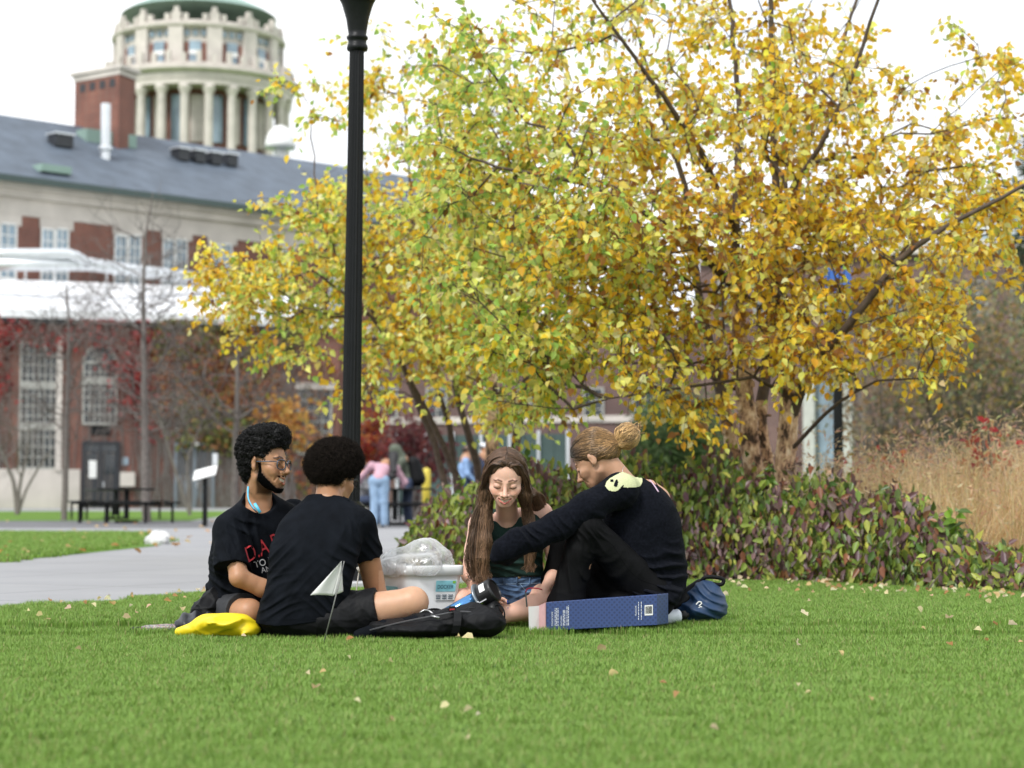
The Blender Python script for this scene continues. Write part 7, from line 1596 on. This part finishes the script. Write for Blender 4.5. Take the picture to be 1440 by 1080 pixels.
# ---- yellow dry bag, dark jacket, rolled umbrella
def yellow():
    Z = at; Y = 8.72; pr = [rc(Z(252, 889, Y), Z(290, 881, Y), .022, .040), rc(Z(290, 880, Y), Z(340, 878, Y), .046, .046), el(Z(312, 877, Y), (.11, .10, .040)), el(Z(345, 884, Y + .02), (.07, .09, .035))]
    gf = [(Z(330, 880, 8.62), .07, (.15, 0, 1), .055, .012), (Z(295, 882, 8.62), .06, (-.5, 0, .9), .06, .007)]
    o = soft('fabric_bag', pr, pmat('yellow_fabric', (.72, .55, .008), .5, .04, 10, .25, 500, bdist=.001), None, .035, .0042, fold=lambda P: gfolds(P, gf) + wrinkle(P, .09, .005, (1, 1, 1), 6), cut=gcut(.012)); tag(o, 'crumpled bright yellow fabric bag on the grass beside the two students in black', 'bag')
    root = empty('jacket', g_at(278, 9.0)); tag(root, 'black puffy jacket bundled on the grass at the far left of the group', 'jacket')
    pr = [rc(Z(262, 876, 8.92), Z(292, 872, 8.95), .040, .048), el(Z(272, 878, 8.92), (.07, .09, .042))]; soft('puffy_sleeve', pr, pmat('puffy_black', (.010, .011, .015), .42, .2, 20, .2, 500, spec=.5), root, .03, .0045, fold=lambda P: .006 * np.cos((P[:, 0] + .3 * P[:, 2]) / .055 * 6.283), cut=gcut(.008))
    pr = [rc(Z(282, 862, 8.98), Z(300, 845, 9.02), .045, .06), el(Z(292, 860, 9.0), (.07, .09, .06))]; soft('jacket_body', pr, M['black_nylon'], root, .03, .0045, fold=lambda P: wrinkle(P, .06, .010, (1, 1, 1), 7), cut=gcut(.008))
    root = empty('folding_umbrella', g_at(215, 8.9)); tag(root, 'rolled dark patterned umbrella half hidden in grass left of the yellow bag', 'umbrella'); a, e = Z(184, 886, 8.92), Z(262, 882, 8.90); ax = nrm(e - a)
    b = MB(); b.tube([a, a + ax * .01, a + ax * .05], [.010, .013, .014], 12); b.build('handle', M['black_metal'], root, smooth=True)
    m = pmat('umbrella_cloth', (.05, .06, .085), .5, .3, 40); t = m.node_tree; v = t.nodes.new('ShaderNodeTexVoronoi'); v.inputs['Scale'].default_value = 55; r_ = t.nodes.new('ShaderNodeValToRGB'); r_.color_ramp.interpolation = 'CONSTANT'; e0 = r_.color_ramp.elements; e0[0].color = (.05, .06, .09, 1); e0[1].position = .62; e0[1].color = (.5, .5, .52, 1); x = e0.new(.80); x.color = (.30, .45, .08, 1); x = e0.new(.88); x.color = (.45, .04, .04, 1)
    sp = t.nodes.new('ShaderNodeSeparateColor'); t.links.new(v.outputs['Color'], sp.inputs[0]); t.links.new(sp.outputs[0], r_.inputs['Fac']); t.links.new(r_.outputs['Color'], t.nodes['Principled BSDF'].inputs['Base Color'])
    b = MB(); b.tube([a + ax * .05, a + ax * .07, a + ax * .16, a + ax * .25], [.014, .019, .020, .014], 14); b.build('canopy', m, root, smooth=True)
yellow()
# ---- pennant flag on a wire
def flag():
    Y = 8.36; g0 = at(452, 903, Y); g0[2] = float(gz(Y)) - .02; top = at(484, 789, Y); root = empty('marker_flag', [g0[0], g0[1], gz(Y)]); tag(root, 'small white pennant marker flag on a thin wire stuck in the lawn', 'flag')
    b = MB(); b.tube([g0, (g0 + top) / 2 + [.002, 0, 0], top], .0028, 8); b.build('wire', pmat('wire_grey', (.20, .20, .19), .45, .1, metal=.6), root, smooth=True)
    A_, Bq, C_ = at(480.5, 789, Y), at(467.5, 838, Y - .004), at(436, 837, Y - .05); V, F = [], []; n = 14
    for i in range(n + 1):
        s = i / n; e0 = A_ * (1 - s) + Bq * s
        for j in range(n + 1): u = j / n; p = e0 * (1 - u) + (A_ * (1 - s) + C_ * s) * u; p = p + np.array([0, .010 * math.sin(u * 5 + s * 2) * u, .003 * math.sin(u * 3.2) * s]); V.append(p)
    k0 = len(V)
    for i in range(n + 1):
        s = i / n; e0 = A_ * (1 - s) + Bq * s; e1 = at(480, 789, Y - .01) * (1 - s) + at(482.5, 832, Y + .05) * s
        for j in range(5): u = j / 4; V.append(e0 * (1 - u) + e1 * u + np.array([0, -.010 * math.sin(u * 3.1), 0]))
    for i in range(n):
        for j in range(n): a = i * (n + 1) + j; F.append((a, a + 1, a + n + 2, a + n + 1))
        for j in range(4): a = k0 + i * 5 + j; F.append((a, a + 1, a + 6, a + 5))
    m, t, bs = nodes_of('flag_cloth'); bs.inputs['Base Color'].default_value = (.80, .80, .78, 1); bs.inputs['Roughness'].default_value = .6; tl = t.nodes.new('ShaderNodeBsdfTranslucent'); tl.inputs[0].default_value = (.8, .8, .78, 1); x = t.nodes.new('ShaderNodeMixShader'); x.inputs['Fac'].default_value = .35; t.links.new(bs.outputs[0], x.inputs[1]); t.links.new(tl.outputs[0], x.inputs[2]); t.links.new(x.outputs[0], t.nodes['Material Output'].inputs['Surface'])
    o = link_mesh('pennant', V, F, m, root, smooth=True); sd = o.modifiers.new('s', 'SOLIDIFY'); sd.thickness = .0008
flag()
# ---- red and grey wrist lanyard in the girl's hand
b = MB(); b.tube(catmull([at(741, 853, 8.98), at(740, 842, 8.97), at(739, 833, 8.97)], 10), .0042, 6); lan = b.build('lanyard', pmat('lanyard_grey', (.10, .11, .10), .7), None, smooth=True); tag(lan, 'thin red and grey lanyard looped over the hand of the long-haired person', 'lanyard')
b = MB(); b.tube(catmull([at(739, 833, 8.97), at(742, 828, 8.96), at(752, 827, 8.95), at(762, 829, 8.97)], 12), .0030, 6); b.build('cord', pmat('cord_red', (.42, .02, .05), .6), lan, smooth=True)

# ================================================================ lamp post near the group
def lamp_post(name, label, base, Y, pxs, s=1.0, banner=None):
    root = empty(name, base); tag(root, label, 'lamp post', 'black lamp posts'); z0 = base[2]; x0, y0 = base[0], base[1]
    def zz(py): return float(at(491, py, Y)[2])
    tilt = lambda z: np.array([(.037) * (z - z0) / 3.9 * pxs, 0, 0])
    H_ = 3.9 * s - (.09 if pxs else 0); n = 16
    V, F = [], []; rows = [(.061, .55), (.059, 1.6), (.053, 2.6), (.048, H_ - .32)]
    for r, z in rows:
        for j in range(n * 2): th = math.pi * j / n; rr = r * (1.0 if j % 2 == 0 else .88); p = tilt(z0 + z); V.append([x0 + p[0] + rr * math.cos(th), y0 + rr * math.sin(th), z0 + z])
    m = n * 2; F = [(i * m + j, i * m + (j + 1) % m, (i + 1) * m + (j + 1) % m, (i + 1) * m + j) for i in range(len(rows) - 1) for j in range(m)]
    link_mesh('shaft', V, F, M['black_metal'], root)
    b = MB(); b.lathe([(.17, 0), (.17, .04), (.15, .06), (.14, .10), (.105, .30), (.088, .48), (.098, .50), (.098, .53), (.068, .56)], [x0, y0, z0], 24); b.build('base', M['black_metal'], root, smooth=False)
    t = tilt(z0 + H_); zt = z0 + H_
    b = MB(); b.lathe([(.052, -.33), (.066, -.325), (.070, -.31), (.066, -.29), (.060, -.285), (.060, -.26), (.070, -.25), (.070, -.235), (.058, -.225), (.062, -.20), (.074, -.12), (.100, -.03), (.112, .0), (.118, .005), (.118, .022), (.105, .03)], [x0 + t[0], y0, zt], 24); b.build('fitter', M['black_metal'], root, smooth=True)
    b = MB(); b.lathe([(.10, .03), (.15, .14), (.185, .32), (.175, .45), (.12, .52)], [x0 + t[0], y0, zt], 24); b.build('globe', pmat('frosted_globe', (.7, .7, .68), .35, .03), root, smooth=True)
    b = MB(); b.lathe([(.185, .44), (.19, .46), (.13, .56), (.05, .62), (.02, .70), (0, .72)], [x0 + t[0], y0, zt], 24); b.build('roof_cap', M['black_metal'], root, smooth=True)
    b = MB(); b.lathe([(.27, -.1), (.27, .045), (.25, .055), (0, .055)], [x0, y0, z0], 28); o = b.build('footing', M['concrete'], None); tag(o, 'round concrete footing under ' + ('the tall black lamp post' if pxs else 'the distant black lamp post'), 'footing')
    return root
lamp_post('lamp_post', 'tall black fluted lamp post behind the student with the afro', gp(491, 828), gp(491, 828)[1], 1.0)
# ================================================================ background figures and furniture
def bench_table(name, label, px, Y, rz, seats=4):
    root = empty(name, g_at(px, Y), 0); tag(root, label, 'picnic table', 'black metal picnic tables'); c = np.array(root.location); Rz = rotz(rz)
    W = lambda x, y, z: c + Rz @ np.array([x, y, z])
    b = MB(); b.box(W(0, 0, .74), (1.25, 1.25, .04), rz); b.build('table_top', M['black_metal'], root, bevel=.01)
    b = MB(); b.tube([W(0, 0, .72), W(0, 0, .1)], .06, 8); b.box(W(0, 0, .03), (.5, .5, .06), rz); b.build('pedestal', M['black_metal'], root)
    for k in range(4):
        a = k * math.pi / 2; d = np.array([math.cos(a), math.sin(a)]); b = MB(); b.box(W(d[0] * 1.0, d[1] * 1.0, .45), ((.36, 1.2, .045) if k % 2 == 0 else (1.2, .36, .045)), rz); s = b.build('seat', M['black_metal'], root, bevel=.01)
        for e in (-.42, .42): b = MB(); q = np.array([-d[1], d[0]]) * e + d * 1.0; b.tube([W(q[0], q[1], .43), W(q[0], q[1], .0)], .03, 6); b.tube([W(q[0], q[1], .40), W(q[0] * .2, q[1] * .2, .40)], .022, 6); b.build('leg', M['black_metal'], root)
    return root
bench_table('picnic_table', 'black metal picnic table with bench seats outside the brick wing', 180, 44, R(10))
bench_table('picnic_table', 'black metal picnic table beside the dark doors, partly behind another table', 165, 50, R(30))
bench_table('picnic_table', 'black metal picnic table where people gather near the green fence', 556, 41, R(20))
# reading-height sign on a post
root = empty('lectern_sign', g_at(290, 39.5)); tag(root, 'slanted information sign on a black post beside the plaza', 'sign'); c = np.array(root.location)
b = MB(); b.box(c + [0, 0, .5], (.09, .09, 1.0)); b.build('post', M['black_metal'], root); b = MB(); b.box(c + [0, -.02, 1.06], (.48, .34, .022), Rm=np.array(Matrix.Rotation(R(35), 3, 'X')) @ np.array(Matrix.Rotation(R(-18), 3, 'Y'))); pn = b.build('panel', M['white_paint'], root); b = MB(); b.box(c + [.18, .1, 1.34], (.10, .08, .22)); b.build('solar_box', M['duct'], root)
# bollards
for x, h_, lab in ((600, 1.0, 'yellow bollard standing behind the people at the tables'), (651, .95, 'yellow bollard beside the person in light blue')):
    p = g_at(x, 46); b = MB(); b.lathe([(.10, 0), (.10, 1.15), (.075, 1.22), (0, 1.25)], p, 14); o = b.build('bollard', pmat('bollard_yellow', (.60, .48, .06), .5, .08, 4), None, smooth=True); tag(o, lab, 'bollard', 'yellow bollards')
# white boulder at the tip of the grass verge
b = MB(); g = np.random.default_rng(3); p = gp(222, 766); n1, n2 = 8, 14; V = []
for i in range(n1 + 1):
    for j in range(n2): th, ph = math.pi * i / n1, 2 * math.pi * j / n2; r_ = 1 + .16 * math.sin(3 * ph + i) + .12 * math.cos(2 * th + j * .9) + g.normal(0, .03); V.append(p + np.array([.17 * r_ * math.sin(th) * math.cos(ph), .14 * r_ * math.sin(th) * math.sin(ph), .05 + .11 * r_ * math.cos(th)]))
b.add(V, [(i * n2 + j, i * n2 + (j + 1) % n2, (i + 1) * n2 + (j + 1) % n2, (i + 1) * n2 + j) for i in range(n1) for j in range(n2)]); o = b.build('boulder', pmat('rock_white', (.58, .58, .58), .9, .12, 8, .4, 30), None); tag(o, 'pale rock at the tip of the grass verge', 'rock')

def small_person(label, base, face, skin, hair, top, trou, J, h=.016, hairlong=False, cap=None, backpack_=None, hood=False):
    """a distant figure: J gives joints in metres (x to the viewer's right, y away, z up) around its base point"""
    root = empty('person', base); tag(root, label, 'person', 'people far behind by the tables'); c = np.array(base, float); W = lambda p: c + np.asarray(p, float)
    H = Head(W(J['head']), face, 0, 1.0); neck, pel = W(J['neck']), W(J['pelvis']); chest = neck * .62 + pel * .38 - [0, 0, .02]
    sh = [W(p) for p in J['sh']]; el_ = [W(p) for p in J['el']]; wr = [W(p) for p in J['wr']]; kn = [W(p) for p in J['kn']]; an = [W(p) for p in J['an']]; hp = [pel + (kn[i] - pel) * .05 + nrm([sh[i][0] - neck[0], sh[i][1] - neck[1], 0]) * .09 for i in (0, 1)]
    fw = np.array([face[0], face[1], 0]); fw = fw / (np.linalg.norm(fw) + 1e-6)
    body = [head_fn(H, fem=.5, smile=0, open_=0), rc(H.w((0, -.02, -.04)), neck, .05, .055), *[rc(sh[i], el_[i], .048, .042) for i in (0, 1)], *[rc(el_[i], wr[i], .04, .028) for i in (0, 1)], *[rc(wr[i], wr[i] + nrm(wr[i] - el_[i]) * .14, .034, .016) for i in (0, 1)], rc(neck, pel, .12, .12), *[rc(hp[i], kn[i], .08, .055) for i in (0, 1)], *[rc(kn[i], an[i], .052, .038) for i in (0, 1)]]
    lo, hi = bounds(body); skin_mesh('body', U(body, .03), lo, hi, skin, root, h, face_tint(H, 0))
    up = [rc(neck - [0, 0, .08], chest, .12, .155), rc(chest, pel + [0, 0, .02], .155, .15), rc(sh[0], sh[1], .075, .075), *[rc(sh[i], el_[i], .072, .064) for i in (0, 1)], *[rc(el_[i], wr[i], .062, .045) for i in (0, 1)]]
    if hood: up += [rc(neck, H.w((0, -.06, .02)), .11, .10), el(H.w((0, -.02, .05)), (.115, .125, .125), H.R)]
    fu = U(up, .05); skin_mesh('top', lambda P: fu(P) - wrinkle(P, .18, .012, (1, 1, 1), 3), *bounds(up), top, root, h)
    lg = [el(pel - [0, 0, .02], (.17, .15, .14)), *[rc(hp[i], kn[i], .115, .080) for i in (0, 1)], *[rc(kn[i], an[i] + [0, 0, .02], .080, .085) for i in (0, 1)]]
    fl = U(lg, .03); skin_mesh('trousers', lambda P: fl(P) - wrinkle(P, .16, .008, (1, 1, .7), 6), *bounds(lg), trou, root, h)
    for i in (0, 1): s = MB(); a = an[i]; s.tube([a - fw * .06, a + fw * .05 - [0, 0, .03], a + fw * .17 - [0, 0, .04]], [.045, .048, .03], 8); s.build('shoe', M['white_paint'], root, smooth=True)
    if cap is not None:
        k = [el(H.w((0, -.012, .075)), (.088, .108, .065), H.R), el(H.w((0, .11, .055)), (.06, .06, .012), H.R)]; skin_mesh('cap', U(k, .02), *bounds(k), cap, root, .010)
    if not hood:
        k = [el(H.w((0, -.025, .05)), (.088, .098, .09), H.R)]
        if hairlong: k += [rc(H.w((0, -.07, .0)), W(J['hair']), .085, .06), rc(H.w((.05, -.03, .0)), W(J['hair']) + [.05, 0, .1], .05, .05)]
        fk = U(k, .04); skin_mesh('hair', lambda P: np.maximum(fk(P), .0 + (H.l(P)[:, 1] - .06) * (H.l(P)[:, 2] < .1)), *bounds(k), hair, root, .012)
    if backpack_ is not None:
        k = [rc(chest - fw * .2 + [0, 0, .12], pel - fw * .2 + [0, 0, .06], .14, .17)]; o = skin_mesh('backpack', U(k, .03), *bounds(k), backpack_, None, .016); tag(o, 'dark backpack on the back of the hooded person by the tables', 'backpack')
    return root
pinkm = pmat('pink_knit', (.50, .30, .36), .9, .12, 10); jean = pmat('jeans_pale', (.24, .35, .50), .8, .15, 9); jean2 = pmat('jeans_dark', (.03, .045, .09), .8, .15, 9); olive = pmat('olive_hoodie', (.10, .115, .085), .9, .15, 8); bluem = pmat('shirt_blue', (.22, .34, .56), .8, .12, 9); navym = pmat('navy_top', (.015, .025, .06), .8, .12, 9); bhair = pmat('bg_hair', (.008, .007, .008), .6, .2, 20); brhair = pmat('bg_hair_brown', (.03, .018, .012), .6, .2, 20); greym = pmat('grey_top', (.16, .16, .17), .85, .1, 8); capw = pmat('cap_white', (.68, .70, .74), .7, .05); royal = pmat('royal_blue', (.025, .09, .30), .7, .12, 9)
if 'x' not in os.environ.get('WHO', ''):
    small_person('person in pink sweater and pale blue jeans leaning over the tables, seen from behind', gp(533, 742.5), (-.45, .8, -.4), M['skin_brown'], bhair, pinkm, jean, dict(head=(.24, .30, 1.33), neck=(.12, .22, 1.20), pelvis=(0, 0, .92), sh=[(-.16, .22, 1.18), (.30, .20, 1.14)], el=[(-.36, .40, .98), (.46, .32, .88)], wr=[(-.44, .62, .84), (.42, .58, .80)], kn=[(-.08, 0, .50), (.09, .02, .50)], an=[(-.10, 0, .08), (.10, .04, .08)], hair=(.24, -.02, .98)), hairlong=True)
    small_person('person in an olive hooded top bending over beside the pink sweater', gp(562, 738), (-.8, .2, -.5), M['skin_brown'], bhair, olive, jean2, dict(head=(-.10, 0, 1.52), neck=(.05, .05, 1.36), pelvis=(.18, .05, .90), sh=[(.06, -.16, 1.32), (.08, .24, 1.32)], el=[(-.10, -.2, 1.05), (-.08, .3, 1.05)], wr=[(-.30, -.12, .92), (-.30, .2, .92)], kn=[(.12, -.08, .48), (.16, .12, .48)], an=[(.18, -.08, .08), (.20, .12, .08)]), hood=True, backpack_=M['black_nylon'])
    small_person('person seated at the tables, hidden in part behind the lamp post', gp(512, 737), (.8, .3, -.2), M['skin_brown'], bhair, greym, jean2, dict(head=(0, 0, 1.18), neck=(-.02, 0, 1.02), pelvis=(-.06, 0, .50), sh=[(0, -.2, .97), (0, .2, .97)], el=[(.10, -.26, .74), (.10, .26, .74)], wr=[(.34, -.16, .76), (.34, .16, .76)], kn=[(.38, -.1, .52), (.38, .1, .52)], an=[(.34, -.1, .08), (.34, .1, .08)]))
    small_person('person in a light blue shirt standing behind the leaning birch stems', gp(655, 736), (.9, .1, -.1), M['skin_tan'], brhair, bluem, jean2, dict(head=(.02, 0, 1.56), neck=(0, 0, 1.40), pelvis=(-.02, 0, .92), sh=[(0, -.19, 1.35), (0, .19, 1.35)], el=[(.04, -.24, 1.08), (.04, .24, 1.08)], wr=[(.2, -.2, .92), (.2, .2, .92)], kn=[(0, -.09, .5), (0, .09, .5)], an=[(-.02, -.09, .08), (-.02, .09, .08)]))
    small_person('person in a white cap and dark jacket standing near the peeling trunk', gp(681, 736), (.7, -.6, -.1), M['skin_brown'], bhair, navym, jean2, dict(head=(.0, 0, 1.62), neck=(0, 0, 1.46), pelvis=(0, 0, .94), sh=[(-.16, -.08, 1.40), (.16, .1, 1.40)], el=[(-.22, -.1, 1.12), (.22, .1, 1.12)], wr=[(-.14, -.26, .96), (.26, -.1, .96)], kn=[(-.08, 0, .5), (.08, 0, .5)], an=[(-.08, 0, .08), (.08, .02, .08)]), cap=capw)
    small_person('person in royal blue sitting beside the distant lamp post', gp(1168, 728), (-.9, .2, -.3), M['skin_tan'], brhair, royal, jean2, dict(head=(-.06, 0, 1.30), neck=(.0, 0, 1.14), pelvis=(.05, 0, .62), sh=[(0, -.2, 1.08), (0, .2, 1.08)], el=[(-.08, -.26, .84), (-.08, .26, .84)], wr=[(-.30, -.16, .80), (-.30, .16, .80)], kn=[(-.38, -.1, .56), (-.38, .1, .56)], an=[(-.34, -.1, .08), (-.34, .1, .08)]))
l2 = lamp_post('lamp_post', 'distant black lamp post with a royal blue banner behind the large birch', g_at(1178, 24.5), 24.5, 0)
b = MB(); c = np.array(l2.location); b.box(c + [-.0, -.07, 3.1], (.34, .012, .62)); b.build('banner', pmat('banner_blue', (.035, .12, .42), .6, .05, 4), l2)
for z in (2.77, 3.43): b = MB(); b.tube([c + [-.17, -.07, z], c + [.17, -.07, z]], .012, 6); b.build('banner_arm', M['black_metal'], l2)

# ================================================================ fallen leaves
def fallen():
    g = np.random.default_rng(77); pts = []
    for x, y in ((498, 908), (1126, 874), (1338, 880), (1370, 898), (1396, 888), (1418, 890), (1120, 917), (1332, 922), (1052, 842), (1097, 836), (940, 842), (1140, 858), (1290, 868), (1215, 842), (1176, 834), (1270, 838), (852, 923), (666, 912), (868, 958), (447, 983), (618, 866), (60, 876), (72, 880), (38, 872), (190, 873), (172, 880), (160, 862), (213, 862), (240, 858), (70, 858), (128, 860), (255, 866), (100, 868), (1020, 830), (985, 836), (1185, 840), (1405, 850), (1310, 842)): p = gp(x, y); pts.append((p[0], p[1], 1))
    for _ in range(45): Y = g.uniform(5, 12.2); pts.append((g.uniform(-.28, .28) * Y, Y, .62))
    for _ in range(60): Y = g.uniform(10.5, 12.2); pts.append((g.uniform(-.27, -.1) * Y, Y, .8))
    for _ in range(90): x = g.uniform(1000, 1470); p = gp(x, np.interp(x, hx, hb) + abs(g.normal(0, 8)) + 2); pts.append((p[0], p[1], .85))
    P = np.array(pts); ok = ~in_poly(P[:, 0], P[:, 1], path_poly); P = P[ok]; n = len(P); l = P[:, 2] * g.uniform(.030, .055, n)
    B_ = np.stack([P[:, 0], P[:, 1], gz(P[:, 1]) + g.uniform(.034, .050, n)], 1); C = pal(g, n, [(.45, (.78, .64, .40)), (.25, (.70, .52, .26)), (.2, (.52, .28, .12)), (.1, (.80, .72, .48))])
    o = leaves_obj('fallen_leaves', B_, np.stack([g.normal(0, 1, n), g.normal(0, 1, n), g.normal(0, .35, n)], 1), np.stack([g.normal(0, .5, n), g.normal(-.5, .5, n), g.uniform(.4, 1.2, n)], 1), l, l * .75, C, M['leaf'], None, fold=.25, curl=.25); tag(o, 'fallen pale yellow and brown leaves scattered over the lawn', 'fallen leaves', kind='stuff')
    n = 500; Q = np.stack([g.uniform(-12, -3.5, n), g.uniform(17, 46, n)], 1); keep = in_poly(Q[:, 0], Q[:, 1], wedge_poly) | (g.random(n) < .16); Q = Q[keep]; n = len(Q); l = g.uniform(.06, .11, n)
    o = leaves_obj('fallen_leaves', np.stack([Q[:, 0], Q[:, 1], gz(Q[:, 1]) + .045], 1), g.normal(size=(n, 3)) * [1, 1, .2], np.stack([g.normal(0, .3, n), g.normal(-.4, .3, n), np.ones(n)], 1), l, l * .75, pal(g, n, [(.6, (.62, .44, .20)), (.4, (.45, .24, .08))]), M['leaf'], None, curl=.2); tag(o, 'fallen tan leaves on the far verge and path', 'fallen leaves', kind='stuff')
fallen()
